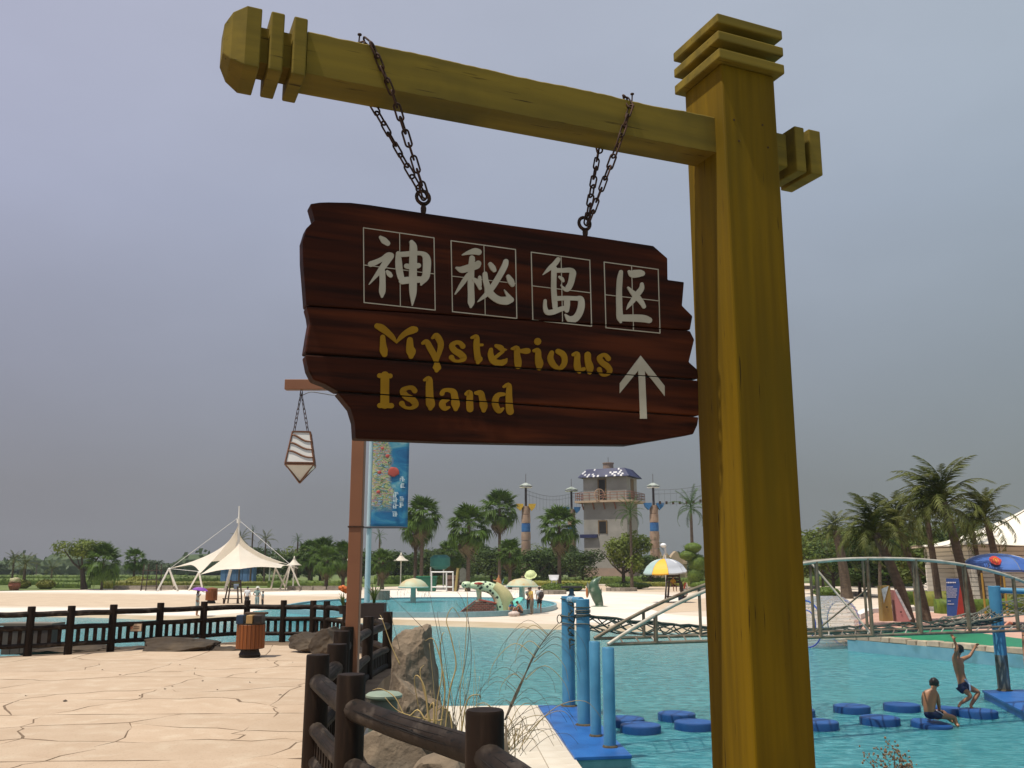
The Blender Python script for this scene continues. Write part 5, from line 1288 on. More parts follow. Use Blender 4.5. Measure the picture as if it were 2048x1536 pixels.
def standing(c, h, yaw=0, pose='stand', lean=0, arms='down'):
    k = h / 1.72; c = Vector(c); f = Vector((math.sin(yaw), math.cos(yaw), 0)); s = Vector((math.cos(yaw), -math.sin(yaw), 0)); U = Vector((0, 0, 1))
    def P(side, fwd, up): return c + (s * side + f * fwd + U * up) * k
    J = {}
    if pose == 'stand':
        J = dict(pelvis=P(0, 0, .93), waist=P(0, .01 + lean * .2, 1.10), chest=P(0, lean * .5, 1.32), neck=P(0, .01 + lean * .9, 1.49), head=P(0, .03 + lean * 1.2, 1.62))
        for n, q in (('L', -1), ('R', 1)):
            J['sh' + n] = P(q * .17, lean * .7, 1.40); J['hip' + n] = P(q * .09, 0, .88); J['kn' + n] = P(q * .10, .03, .48); J['an' + n] = P(q * .10, 0, .075); J['toe' + n] = P(q * .12, .14, .03)
            if arms == 'down': J['el' + n] = P(q * .22, -.02, 1.12); J['wr' + n] = P(q * .21, .05, .87); J['ha' + n] = P(q * .20, .07, .79)
            elif arms == 'up' and n == 'R': J['el' + n] = P(.24, .12, 1.22); J['wr' + n] = P(.16, .24, 1.42); J['ha' + n] = P(.15, .25, 1.49)
            elif arms == 'hips': J['el' + n] = P(q * .33, -.08, 1.15); J['wr' + n] = P(q * .16, .08, 1.02); J['ha' + n] = P(q * .12, .11, 1.0)
            elif arms == 'reach': J['el' + n] = P(q * .20, .15, 1.15); J['wr' + n] = P(q * .15, .30, .98); J['ha' + n] = P(q * .13, .36, .93)
            else: J['el' + n] = P(q * .22, -.02, 1.12); J['wr' + n] = P(q * .21, .05, .87); J['ha' + n] = P(q * .20, .07, .79)
    elif pose == 'sit':
        J = dict(pelvis=P(0, 0, .50), waist=P(0, .0, .68), chest=P(0, .03, .90), neck=P(0, .06, 1.07), head=P(0, .09, 1.20))
        for n, q in (('L', -1), ('R', 1)):
            J['sh' + n] = P(q * .17, .04, .98); J['hip' + n] = P(q * .09, .03, .50); J['kn' + n] = P(q * .13, .44, .50); J['an' + n] = P(q * .13, .46, .08); J['toe' + n] = P(q * .13, .60, .04)
            J['el' + n] = P(q * .22, .06, .72); J['wr' + n] = P(q * .15, .28, .62); J['ha' + n] = P(q * .13, .35, .60)
    elif pose == 'crouch':
        J = dict(pelvis=P(0, -.1, .24), waist=P(0, -.04, .42), chest=P(0, .08, .60), neck=P(0, .18, .74), head=P(0, .25, .85))
        for n, q in (('L', -1), ('R', 1)):
            J['sh' + n] = P(q * .16, .14, .68); J['hip' + n] = P(q * .1, -.06, .24); J['kn' + n] = P(q * .16, .30, .50); J['an' + n] = P(q * .12, .08, .08); J['toe' + n] = P(q * .13, .22, .03)
            J['el' + n] = P(q * .2, .32, .50); J['wr' + n] = P(q * .12, .42, .34); J['ha' + n] = P(q * .1, .46, .27)
    elif pose == 'lie':
        J = dict(pelvis=P(0, 0, .12), waist=P(0, .18, .13), chest=P(0, .38, .17), neck=P(0, .54, .22), head=P(0, .66, .27))
        for n, q in (('L', -1), ('R', 1)):
            J['sh' + n] = P(q * .17, .46, .17); J['hip' + n] = P(q * .09, -.04, .12); J['kn' + n] = P(q * .12, -.42, .30 if n == 'L' else .12); J['an' + n] = P(q * .12, -.78, .07); J['toe' + n] = P(q * .14, -.88, .15)
            J['el' + n] = P(q * .3, .34, .06); J['wr' + n] = P(q * .36, .12, .06); J['ha' + n] = P(q * .36, .04, .05)
    return J, f
def person(px, py, z, h, label, dress, yaw=0, pose='stand', arms='down', lean=0, skin=SKIN, hairlen=0, group=None, at=None):
    c = at if at is not None else Zp(px, py, z); root = thing('person', c, label, 'person', group)
    J, f = standing(c, h, yaw, pose, lean, arms); figure(root, J, dress, skin, hairlen=hairlen, face=f, scale=h / 1.72); return root, J, c
YS, BK, WH, TN, GY = cloth('yellow', (.62, .42, .10)), cloth('black', (.02, .018, .02)), cloth('white', (.72, .72, .74)), cloth('khaki', (.22, .19, .15)), cloth('grey', (.3, .34, .36))
SHOE = mat('shoe_dark', (.03, .025, .02))
def shoes(root, J, k=1):
    for s in 'LR':
        m = MB(); p = J['an' + s].lerp(J['toe' + s], .55); d = J['toe' + s] - J['an' + s]; m.ell((p.x, p.y, J['toe' + s].z + .015), (.055 * k, .055 * k, .045 * k), 8, 6); m.ell((J['toe' + s].x, J['toe' + s].y, J['toe' + s].z), (.045 * k, .06 * k, .035 * k), 8, 6); m.build('shoe', SHOE, root, smooth='all')
# couple at the pool edge
r_, J, c = person(1064, 1229, BZ, 1.74, 'man in yellow shirt and khaki trousers standing at the round pool', [('shirt', SHIRT(), YS), ('trousers', LONGP(), TN)], yaw=R(-115), lean=.08, arms='reach'); shoes(r_, J)
r_, J, c = person(1079, 1226, BZ, 1.72, 'person in white top and black shorts with a dark backpack, beside the man in yellow', [('shirt', SHIRT(), WH), ('shorts', SHORTP(), BK)], yaw=R(-20)); shoes(r_, J)
bp2 = thing('backpack', J['chest'] + Vector((.1, -.16, -.1)), 'dark backpack slung on the person in the white top', 'backpack'); m = MB(); m.ell(J['chest'] + Vector((.12, -.16, -.14)), (.19, .12, .25), 12, 9, amp=.1); m.build('bag', mat('bag_dark', (.03, .02, .018), (.05, .03, .025), scale=9, rough=.8), bp2, smooth='all')
for q in (-.1, .16):
    m = MB(); m.tube([J['chest'] + Vector((q, -.10, .12)), J['chest'] + Vector((q, 0, .17)), J['chest'] + Vector((q, .12, 0))], .02, 5); m.build('strap', mat('bag_dark', (.03, .02, .018)), bp2)
# umbrellas
def umbrella(c, r, h, cols, label, tilt=(0, 0), name='umbrella', shaft=1.0, n=8, group=None, mark=False, shmat=None, depth=None):
    """canopy centre c (top), radius r, height h"""
    root = thing(name, c, label, 'umbrella', group)
    M = (Matrix.Rotation(tilt[0], 3, 'X') @ Matrix.Rotation(tilt[1], 3, 'Y')); c = Vector(c)
    for k in range(n):
        m = MB(); NA, NR_ = 6, 6; g = []
        for i in range(NR_ + 1):
            t = i / NR_; row = []
            for j in range(NA + 1):
                a = 2 * math.pi * (k + j / NA) / n; sc_ = 1 - .05 * math.sin(math.pi * j / NA) * t * t
                z = -h * (1 - math.sqrt(max(0, 1 - (t * .96) ** 2))) / (1 - math.sqrt(1 - .96 ** 2)); z += -.02 * r * math.sin(math.pi * j / NA) * t
                row.append(c + M @ Vector((math.cos(a) * r * t * sc_, math.sin(a) * r * t * sc_, z)))
            g.append(row)
        for i in range(NR_):
            for j in range(NA): m.add([g[i][j], g[i + 1][j], g[i + 1][j + 1], g[i][j + 1]], [(0, 1, 2, 3)] if i else [(0, 1, 2)])
        # small valance
        for j in range(NA): 
            a_, b_ = g[NR_][j], g[NR_][j + 1]; m.add([a_, b_, b_ + M @ Vector((0, 0, -.05 * r)), a_ + M @ Vector((0, 0, -.05 * r))], [(0, 1, 2, 3)])
        m.build('canopy_panel', cols[k % len(cols)], root, smooth='all', normals=False)
        m = MB(); a = 2 * math.pi * k / n; m.tube([g[i][0] for i in range(NR_ + 1)], r * .008, 4); m.build('rib', mat('umbrella_rib', (.25, .25, .26), metal=.6, rough=.4), root)
    m = MB(); m.tube([c + M @ Vector((0, 0, r * .06)), c + M @ Vector((0, 0, -shaft))], max(.012, r * .012), 8); m.build('shaft', shmat or mat('umbrella_shaft', (.55, .55, .56), rough=.4), root)
    return root
# lime sunshade over the couple, teal umbrella on the ground
LIME = mat('lime_fabric', (.52, .60, .26), (.60, .66, .34), scale=2, rough=.7)
q = Yp(1060, 1143, 62); umbrella(q, .42, .30, [LIME], 'round lime green umbrella held up above the standing couple', tilt=(R(38), R(-8)), shaft=.9)
r_, J, c = person(1058, 1216, BZ, 1.7, 'person partly hidden behind the mushroom fountain, holding the lime umbrella', [('shirt', SHIRT(), cloth('dull_teal', (.1, .16, .15))), ('trousers', LONGP(), BK)], yaw=R(160), arms='up', at=Vector((Yp(1058, 1216, 62.6).x, 62.6, BZ)))
TEAL = mat('teal_fabric', (.10, .46, .38), (.14, .52, .44), scale=2, rough=.6)
c0 = Zp(1034, 1231, BZ); q = Yp(1029, 1199, c0.y + .1); umbrella(q, .52, .25, [TEAL], 'teal umbrella tilted over the crouching people at the pool wall', tilt=(R(12), R(-38)), shaft=.8)
person(1026, 1231, BZ, 1.6, 'crouching person in a blue top under the teal umbrella', [('shirt', SHIRT(), cloth('blue', (.02, .15, .32))), ('shorts', SHORTP(), GY)], yaw=R(200), pose='crouch')
person(1042, 1232, BZ, 1.65, 'bare backed person bending beside the teal umbrella', [('shorts', SHORTP(), BK)], yaw=R(-80), pose='crouch', skin=SKINT)
m = MB(); cc = Zp(1028, 1233, BZ); bg = thing('bag', cc, 'pale beach bag on the sand below the teal umbrella', 'bag'); m.ell(cc + Vector((0, 0, .16)), (.36, .2, .17), 12, 8, amp=.3); m.build('sack', cloth('beach_bag', (.6, .5, .45)), bg, smooth='all'); m = MB(); m.tube([cc + Vector((-.15, 0, .28)), cc + Vector((0, 0, .42)), cc + Vector((.15, 0, .28))], .015, 5); m.build('handle', BK, bg)
# purple umbrella walker at the left
PUR = mat('purple_fabric', (.16, .03, .30), (.22, .05, .36), scale=2, rough=.6)
r_, J, c = person(393, 1232, BZ + .003, 1.62, 'small figure in pale clothes walking under a purple umbrella', [('shirt', SHIRT(), cloth('pale', (.55, .55, .5))), ('shorts', SHORTP(), cloth('pale2', (.45, .5, .48)))], yaw=R(90), arms='up', hairlen=.2)
umbrella(J['haR'] + Vector((-.05, 0, .38)), .50, .18, [PUR], 'purple umbrella carried across the beach at the left', tilt=(0, R(6)), shaft=.45)
# people near the lifeguard chair
r_, J, c = person(493, 1218, BZ, 1.6, 'person in white shirt and dark trousers near the left lifeguard chair', [('shirt', SHIRT(), WH), ('trousers', LONGP(), BK)], yaw=R(0)); shoes(r_, J)
r_, J, c = person(513, 1219, BZ, 1.62, 'person in blue green clothes and pale hat, hands on hips', [('shirt', SHIRT(), cloth('seagreen', (.22, .30, .28))), ('trousers', LONGP(), cloth('seagreen2', (.25, .33, .32)))], yaw=R(20), arms='hips')
m = MB(); m.lathe(J['head'] + Vector((0, 0, .02)), [(.19, 0), (.12, .03), (.10, .10), (.01, .13)], 14); m.build('hat', cloth('hat', (.7, .68, .6)), r_, smooth=True)
r_, J, c = person(524, 1219, BZ, 1.3, 'shorter dark haired child close behind the person with the hat', [('shirt', SHIRT(), cloth('slate', (.16, .22, .24))), ('trousers', LONGP(), BK)], yaw=R(60))
person(738, 1190, BZ, 1.65, 'seated person in white behind the brown lamp post', [('shirt', SHIRT(), WH), ('trousers', LONGP(), BK)], yaw=R(100), pose='sit', arms='down')

# boy sitting on a float
SY_ = 19.6
def Q(px, py, dy=0.0, Y=SY_): return Yp(1840 + px / 7.678, 1260 + py / 7.678, Y + dy)
NAVY = mat('navy_swim_fabric', (.008, .012, .045), (.012, .02, .07), scale=6, rough=.6); 
tz = WZ + .08
b1_ = thing('person', Vector((Q(150, 1340).x, SY_, tz)), 'boy in dark swimming trunks sitting on a float with his back turned', 'person')
J = dict(pelvis=Q(150, 1270), waist=Q(140, 1140), chest=Q(150, 1010, -.02), neck=Q(205, 915), head=Q(218, 830, .05))
J['pelvis'].z = tz + .19
J.update(shL=Q(65, 985, .02), elL=Q(55, 1140, .25), wrL=Q(120, 1250, .42), haL=Q(150, 1275, .47), shR=Q(258, 985), elR=Q(285, 1125, .04), wrR=Q(300, 1240, .16), haR=Q(310, 1275, .2),
         hipL=Q(110, 1290, .06), knL=Q(360, 1265, .38), anL=Q(470, 1390, .45), toeL=Q(520, 1420, .42), hipR=Q(205, 1295, .0), knR=Q(525, 1345, .10), anR=Q(560, 1450, .08), toeR=Q(600, 1480, .02))
J['curlL'] = J['curlR'] = Vector((.2, 0, -.6))
for n in 'LR': J['hip' + n].z = tz + .18; J['kn' + n].z = max(J['kn' + n].z, tz + .06)
fx = Vector((.75, .66, 0)).normalized()
TR = lambda: [[('waist', .100, 'pelvis', .5), ('pelvis', .125), ('hipL', .103), ('hipL', .085, 'knL', .42)], [('pelvis', .125), ('hipR', .103), ('hipR', .085, 'knR', .42)]]
figure(b1_, J, [('trunks', TR(), NAVY)], SKINT, fingers=True, face=fx, scale=1.02)
m = MB(); a = J['waist'].lerp(J['pelvis'], .6) + Vector((.10, -.07, 0)); b = J['hipR'].lerp(J['knR'], .40) + Vector((0, -.085, .02)); m.tube([a, a.lerp(b, .5) + Vector((.01, -.035, 0)), b], .010, 5); m.build('piping', cloth('pale_piping', (.5, .42, .45)), b1_)
# boy balancing under the bridge
SY2 = 21.2
def Q2(px, py, dy=0.0): return Q(px, py, dy, SY2)
b2_ = thing('person', Vector((Q2(720, 1190).x, SY2, WZ + .2)), 'boy in navy trunks with a pale side stripe, knees bent and both arms raised', 'person')
J = dict(pelvis=Q2(650, 830), waist=Q2(625, 700), chest=Q2(570, 530), neck=Q2(575, 400, -.02), head=Q2(598, 310, -.02))
J.update(shL=Q2(520, 440, -.06), elL=Q2(580, 300, -.20), wrL=Q2(525, 160, -.14), haL=Q2(510, 120, -.12), shR=Q2(635, 455, .14), elR=Q2(765, 400, .22), wrR=Q2(835, 285, .22), haR=Q2(855, 250, .22),
         hipL=Q2(635, 880, -.03), knL=Q2(790, 1020, -.10), anL=Q2(620, 1128, -.02), toeL=Q2(588, 1184, -.12), hipR=Q2(690, 860, .10), knR=Q2(905, 955, .10), anR=Q2(775, 1163, .06), toeR=Q2(812, 1222, -.06))
J['curlL'] = Vector((-.5, -.4, -.2)); J['curlR'] = Vector((.5, -.3, -.2))
TR2 = lambda: [[('waist', .095, 'pelvis', .3), ('pelvis', .122), ('hipL', .100), ('hipL', .088, 'knL', .48)], [('pelvis', .122), ('hipR', .100), ('hipR', .088, 'knR', .40)]]
figure(b2_, J, [('trunks', TR2(), NAVY)], SKINT, fingers=True, face=Vector((.5, .87, 0)), scale=.98)
m = MB(); a = J['waist'].lerp(J['pelvis'], .35) + Vector((.03, -.10, 0)); b = J['hipL'].lerp(J['knL'], .45) + Vector((.06, -.085, .03)); m.tube([a, a.lerp(b, .5) + Vector((.03, -.035, .01)), b], .018, 6); m.build('side_stripe', cloth('stripe_blue', (.35, .5, .7)), b2_)
# bather cut by the right edge of the picture, and one stretched out on the terrace
r_, J, c = person(2062, 1383, PZ, 1.6, 'bather in grey shorts standing on the right platform, cut by the picture edge', [('shorts', SHORTP(), GY)], yaw=R(-60), skin=SKIN)
c = Zp(2040, 1258, TZ); r_, J, c = person(0, 0, 0, 1.6, 'sunburnt bather lying on the pink terrace behind the right pillar', [('trunks', SHORTP(), BK)], yaw=R(75), pose='lie', at=Vector((c.x, c.y, TZ)), skin=mat('sunburnt_skin', (.52, .24, .16)))

# ================================================================== lifeguard chairs and parasols
WD = mat('chair_wood', (.055, .03, .018), (.035, .02, .012), scale=5, rough=.6)
def lifeguard_chair(px, py, z, s, label, ring_=False, towel=False):
    c = Zp(px, py, z); root = thing('lifeguard_chair', (c.x, c.y, z), label, 'chair', 'wooden lifeguard chairs'); h = .95 * s
    for sx in (-1, 1):
        for sy in (-1, 1):
            m = MB(); m.beam((c.x + sx * .52 * s, c.y + sy * .45 * s, z), (c.x + sx * .36 * s, c.y + sy * .32 * s, z + h + (.75 * s if sy > 0 else .28 * s)), .08 * s, .08 * s); m.build('leg', WD, root)
        m = MB(); m.beam((c.x + sx * .38 * s, c.y - .45 * s, z + h + .27 * s), (c.x + sx * .36 * s, c.y + .3 * s, z + h + .27 * s), .10 * s, .04 * s); m.build('armrest', WD, root)
        m = MB(); m.beam((c.x + sx * .46 * s, c.y - .4 * s, z + .35 * s), (c.x + sx * .46 * s, c.y + .4 * s, z + .35 * s), .06 * s, .06 * s); m.build('brace', WD, root)
    for k in range(4): m = MB(); m.box((c.x, c.y - .27 * s + k * .18 * s, z + h), (.76 * s, .15 * s, .04 * s)); m.build('seat_slat', WD, root)
    for k in range(3): m = MB(); m.box((c.x, c.y + .30 * s, z + h + .25 * s + k * .18 * s), (.72 * s, .035 * s, .13 * s)); m.build('back_slat', WD, root)
    m = MB(); m.box((c.x, c.y - .62 * s, z + .38 * s), (1.15 * s, .32 * s, .05 * s)); m.build('footboard', WD, root)
    for sx in (-1, 1): m = MB(); m.beam((c.x + sx * .5 * s, c.y - .7 * s, z), (c.x + sx * .5 * s, c.y - .7 * s, z + .36 * s), .07 * s, .07 * s); m.build('foot_post', WD, root)
    return root, c
r_, c = lifeguard_chair(466, 1207, BZ, 1.15, 'empty wooden lifeguard chair on the tan sand at the left')
m = MB(); m.box(c + Vector((.15, .12, 1.4)), (.4, .06, .42), rx=.2); m.build('towel', cloth('towel_blue', (.4, .5, .62)), r_)
r_, c = lifeguard_chair(1350, 1205, BZ, 1.45, 'wooden lifeguard chair under the yellow and grey parasol')
person(0, 0, 0, 1.72, 'lifeguard in an orange yellow shirt sitting in the right chair', [('shirt', SHIRT(), cloth('orange_yellow', (.50, .28, .03))), ('shorts', SHORTP(), cloth('maroon', (.12, .02, .02)))], yaw=R(170), pose='sit', at=Vector((c.x - .12, c.y, BZ + .93)), skin=SKINT)
lb = thing('life_ring', c + Vector((.9, -.2, 1.1)), 'white and red life ring hanging on the right side of the lifeguard chair', 'life ring')
for k in range(4):
    m = MB(); q = c + Vector((.95, -.2, 1.15)); m.tube([(q.x + .2 * math.cos(a), q.y + .4 * math.cos(a), q.z + .5 * math.sin(a)) for a in [R(k * 90 + 5 + i * 11.4) for i in range(8)]], .08, 8); m.build('segment', mat('ring_red', (.5, .07, .03)) if k % 2 else mat('ring_white', (.7, .68, .62)), lb, smooth=True)
bc_ = c + Vector((.45, -.1, 0)); bx_ = thing('cool_box', bc_, 'blue grey cool box beside the lifeguard chair', 'box'); m = MB(); m.box(bc_ + Vector((.1, 0, .42)), (.5, .4, .5)); bevel(m.build('case', mat('coolbox', (.08, .12, .18)), bx_), .03); m = MB(); m.box(bc_ + Vector((.1, 0, .70)), (.53, .43, .06)); m.build('lid', mat('coolbox_lid', (.03, .10, .11)), bx_)
YF, GF, SF = mat('yellow_fabric', (.80, .42, .03), rough=.6), mat('grey_fabric', (.40, .42, .46), rough=.6), mat('aqua_grey_fabric', (.33, .44, .42), rough=.6)
q = Yp(1328, 1117, c.y - .1); umbrella(q, 1.92, 1.15, [GF, GF, GF, GF, SF, YF, GF, GF], 'large parasol of grey and yellow panels over the lifeguard', tilt=(R(4), R(-3)), shaft=q.z - BZ - .02, shmat=mat('parasol_pole', (.6, .6, .6)))
BLF, RDF = mat('blue_fabric', (.03, .09, .32), (.05, .13, .42), scale=1, rough=.5), mat('blue_fabric_pale', (.06, .14, .40), (.04, .10, .32), scale=1, rough=.5)
q = Yp(2000, 1107, 41); um = umbrella(q, 1.62, .62, [BLF, RDF], 'blue parasol with a red square emblem in front of the plank hut', tilt=(R(3), R(3)), shaft=q.z - TZ, shmat=mat('parasol_yellow_pole', (.40, .24, .02)))
m = MB(); e0 = Yp(1991, 1121, 41 - 1.1); M = Matrix.Rotation(R(-48), 3, 'X')
m.ell(e0, (.25, .035, .24), 12, 7, amp=.25, fr=2, M=Matrix.Rotation(R(-38), 3, 'X')); m.build('emblem', mat('emblem_red', (.55, .05, .03)), um)
m = MB(); m.tube([e0 + Vector((.10 * math.cos(a), -.03 + .05 * math.sin(a), .10 * math.sin(a))) for a in [k * math.pi / 6 for k in range(12)]], .02, 4, closed=True); m.box(e0 + Vector((0, -.03, 0)), (.05, .02, .24), rx=R(-38)); m.build('emblem_mark', mat('emblem_yellow', (.7, .32, .04)), um)
# ================================================================== garden, trees, buildings behind the beach
BARK = mat('palm_bark', (.115, .085, .055), (.07, .05, .035), scale=3, rough=.95, bump=.02, bscale=8, stretch=(1, 1, 3), rnd=.15)
BARKD = mat('tree_bark', (.06, .045, .03), (.04, .03, .02), scale=3, rough=.95, bump=.02)
F_FAN = foliage('fan_palm_leaf', (.065, .125, .014), (.115, .185, .028), (.040, .075, .012), scale=.6)
F_COCO = foliage('coconut_leaf', (.060, .080, .014), (.150, .155, .034), (.030, .042, .012), scale=1.1)
F_ROYAL = foliage('royal_palm_leaf', (.04, .09, .02), (.08, .14, .03), (.025, .05, .014), scale=.8)
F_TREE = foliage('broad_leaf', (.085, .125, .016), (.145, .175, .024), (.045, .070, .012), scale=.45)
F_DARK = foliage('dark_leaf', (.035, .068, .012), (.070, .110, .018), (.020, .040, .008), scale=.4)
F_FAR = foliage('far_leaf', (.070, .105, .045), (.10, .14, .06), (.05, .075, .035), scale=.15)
F_HEDGE = foliage('hedge_leaf', (.065, .11, .014), (.11, .16, .02), (.035, .06, .010), scale=1.2, tl=.1)
F_YEL = foliage('yellow_hedge_leaf', (.15, .16, .022), (.20, .20, .03), (.09, .11, .018), scale=1.2, tl=.1)
DEAD = foliage('dead_frond', (.16, .13, .07), (.11, .085, .045), (.08, .06, .035), scale=2)
rnd = random.Random(77)
def frond_pinnate(seed, droop, nl=26, wl=.20, up=.15, wind=0.0, ragged=0.0):
    """unit long feather frond starting at the origin along +x"""
    r = random.Random(seed); m = MB(); pts = []; x = z = 0; n = 14; ang = up
    for i in range(n + 1):
        pts.append(Vector((x, wind * (i / n) ** 2, z))); ang_ = up - droop * (i / n) ** 1.3; x += math.cos(ang_) / n; z += math.sin(ang_) / n
    m.tube(pts, [.012 * (1 - .85 * i / n) for i in range(n + 1)], 3)
    for s in (-1, 1):
        for k in range(nl):
            t = .10 + .88 * k / nl
            if r.random() < ragged: continue
            f = t * n; i = min(n - 1, int(f)); p = pts[i].lerp(pts[i + 1], f - i); d = (pts[i + 1] - pts[i]).normalized()
            L = wl * (math.sin(math.pi * (t * .86 + .12)) ** .6) * r.uniform(.8, 1.1)
            side = Vector((0, s, 0)); tip = p + (side * r.uniform(.55, .8) + d * r.uniform(.45, .7) + Vector((0, 0, -r.uniform(.25, .75)))).normalized() * L
            w = d * .008; mid = p.lerp(tip, .5) + Vector((0, 0, .02))
            m.add([p - w, p + w, mid + w * 1.1, tip, mid - w * 1.1], [(0, 1, 2, 4), (4, 2, 3)])
    return m
def frond_fan(seed, nb=17, pet=.52, spread=2.55, droop=.4):
    r = random.Random(seed); m = MB(); c = Vector((pet, 0, .03)); m.tube([(0, 0, 0), (pet * .5, 0, .05), tuple(c)], [.012, .009, .007], 3)
    for k in range(nb):
        a = spread * (k / (nb - 1) - .5) * 1.25; L = (1 - pet) * (1 - .28 * abs(a) / 1.6) * r.uniform(.9, 1.1); d = Vector((math.cos(a), math.sin(a), 0))
        s = Vector((-d.y, d.x, 0)); fold = .02 * (1 if k % 2 else -1)
        p1 = c + d * L * .55 + Vector((0, 0, fold)); tip = c + d * L + Vector((0, 0, -L * droop * r.uniform(.5, 1.3)))
        w = .042 * (1 - pet) * 2
        m.add([c, p1 + s * w, tip, p1 - s * w], [(0, 1, 2, 3)])
    return m
def mesh_of(mb, name, mtl):
    o = mb.build(name, mtl, normals=False, org=(0, 0, 0)); me = o.data; bpy.data.objects.remove(o); return me
FM = dict(coco=[mesh_of(frond_pinnate(i, d, ragged=.08), 'frond', F_COCO) for i, d in enumerate((.9, 1.3, 1.8, 2.3))],
          coconear=[mesh_of(frond_pinnate(i + 5, d, nl=44, wl=.22, up=.45, wind=w_, ragged=.22), 'frond', F_COCO) for i, (d, w_) in enumerate(((1.5, .15), (2.0, -.22), (2.4, .16), (2.8, .25)))],
          royal=[mesh_of(frond_pinnate(i + 9, d, nl=24, wl=.17), 'frond', F_ROYAL) for i, d in enumerate((.8, 1.3, 1.9, 2.4))],
          fan=[mesh_of(frond_fan(i, droop=d), 'frond', F_FAN) for i, d in enumerate((.2, .5, .9))],
          dead=[mesh_of(frond_fan(9, droop=1.3), 'dead_frond', DEAD)])
def palm(c, h, kind, label, R_=2.2, n=24, seed=0, tr=.16, lean=(0, 0), group='palms behind the beach', wind=0.0, skirt=0, hmin=-.9):
    r = random.Random(seed + 100); c = Vector(c); root = thing('palm_tree', c, label, 'palm tree', group)
    top = c + Vector((lean[0], lean[1], h)); N_ = 8; pts = []; rs = []
    for i in range(N_ + 1):
        t = i / N_; pts.append((c.x + lean[0] * t ** 1.6, c.y + lean[1] * t ** 1.6, c.z + h * t))
        rs.append(tr * (1.35 if i == 0 else 1.1 - .35 * t) * (1 + .05 * (i % 2)))
    m = MB(); m.tube(pts, rs, 8); m.build('trunk', BARK, root, smooth=True)
    if kind == 'royal': m = MB(); m.tube([top, top + Vector((0, 0, R_ * .35))], [tr * .7, tr * .45], 8); m.build('crown_shaft', F_ROYAL, root, smooth=True); top = top + Vector((0, 0, R_ * .3))
    ms = FM[kind]
    for k in range(n):
        q = k / n; el = (1.25 - 1.75 * q ** 1.1) if kind != 'fan' else (1.4 - 2.3 * q); el = max(hmin, el); az = k * 2.399 + r.uniform(-.25, .25) + wind * 0
        mi = min(len(ms) - 1, int(q * len(ms) + r.uniform(-.3, .3)) if q > 0 else 0); mi = max(0, mi)
        me = ms[mi]
        if skirt and q > 1 - skirt: me = FM['dead'][0]; el = -1.1
        o = bpy.data.objects.new('frond', me); col.objects.link(o); o.parent = root
        s_ = R_ * r.uniform(.82, 1.12) * (.9 if q < .1 else 1); 
        if wind: az = az + math.sin(math.pi - az) * wind
        o.location = top - c + Vector((0, 0, -q * R_ * .16)); o.rotation_euler = (r.uniform(-.2, .2), -el, az); o.scale = (s_, s_, s_)
    return root
def crown_mesh(seed, nleaf, leaf, blobs=9, flat=.8, mtl=None, shape='round'):
    r = random.Random(seed); m = MB(); B = []
    for k in range(blobs):
        a = r.uniform(0, 6.28); d = r.uniform(.1, .68); z = r.uniform(-.45, .6) * flat
        if shape == 'umbrella': z = r.uniform(.15, .6) * flat; d = r.uniform(.1, .8)
        B.append((Vector((math.cos(a) * d, math.sin(a) * d, z)), r.uniform(.24, .46)))
    for k in range(nleaf):
        c, rr = B[r.randrange(len(B))]; d = Vector((r.gauss(0, 1), r.gauss(0, 1), r.gauss(0, 1))).normalized()
        p = c + d * rr * r.uniform(.55, 1.08) ** .8; nrm = (d + Vector((r.gauss(0, .5), r.gauss(0, .5), r.gauss(0, .5) + .3))).normalized()
        u = nrm.orthogonal().normalized(); u = (Matrix.Rotation(r.uniform(0, 6.28), 3, nrm) @ u); w = nrm.cross(u); l = leaf * r.uniform(.6, 1.35)
        m.add([p - u * l * .5, p + w * l * .3, p + u * l * .5, p - w * l * .3 + nrm * l * .08], [(0, 1, 2, 3)])
    return mesh_of(m, 'crown', mtl)
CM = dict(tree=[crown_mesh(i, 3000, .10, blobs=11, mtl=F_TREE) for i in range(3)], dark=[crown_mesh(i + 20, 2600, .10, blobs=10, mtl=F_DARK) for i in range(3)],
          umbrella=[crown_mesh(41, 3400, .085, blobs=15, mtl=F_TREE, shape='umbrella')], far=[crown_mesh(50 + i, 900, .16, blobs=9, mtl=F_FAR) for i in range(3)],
          topiary=[crown_mesh(61, 2600, .09, blobs=30, mtl=F_HEDGE)])
def tree(c, h, w, kind, label, seed=0, trunk=.12, clear=.3, group='trees behind the beach', lean=0):
    r = random.Random(seed); c = Vector(c); root = thing('tree', c, label, 'tree', group); ch = h * (1 - clear)
    m = MB(); cz = c.z + h * clear; t_ = Vector((c.x + lean, c.y, cz + ch * .25)); m.tube([c, c + Vector((lean * .4, 0, h * clear * .55)), t_], [trunk * 1.4, trunk, trunk * .75], 8)
    for k in range(6):
        a = k * 1.05 + r.uniform(-.3, .3); e = t_ + Vector((math.cos(a) * w * .36, math.sin(a) * w * .36, ch * r.uniform(.12, .5))); s0 = c.lerp(t_, r.uniform(.55, .95))
        m.tube([s0, s0.lerp(e, .5) + Vector((0, 0, -.05 * h)), e], [trunk * .5, trunk * .32, trunk * .12], 5)
    m.build('trunk', BARKD, root, smooth=True)
    o = bpy.data.objects.new('crown', CM[kind][seed % len(CM[kind])]); col.objects.link(o); o.parent = root
    o.location = (lean, 0, h * clear + ch * .5); o.scale = (w * .56, w * .56, ch * .62); o.rotation_euler = (0, 0, seed * 1.3)
    return root
def at(px, Y, z=GZ): p = Yp(px, CY, Y); return Vector((p.x, Y, z))
def hpx(py, Y, z=GZ): return Yp(1024, py, Y).z - z          # height of a picture row at distance Y above level z
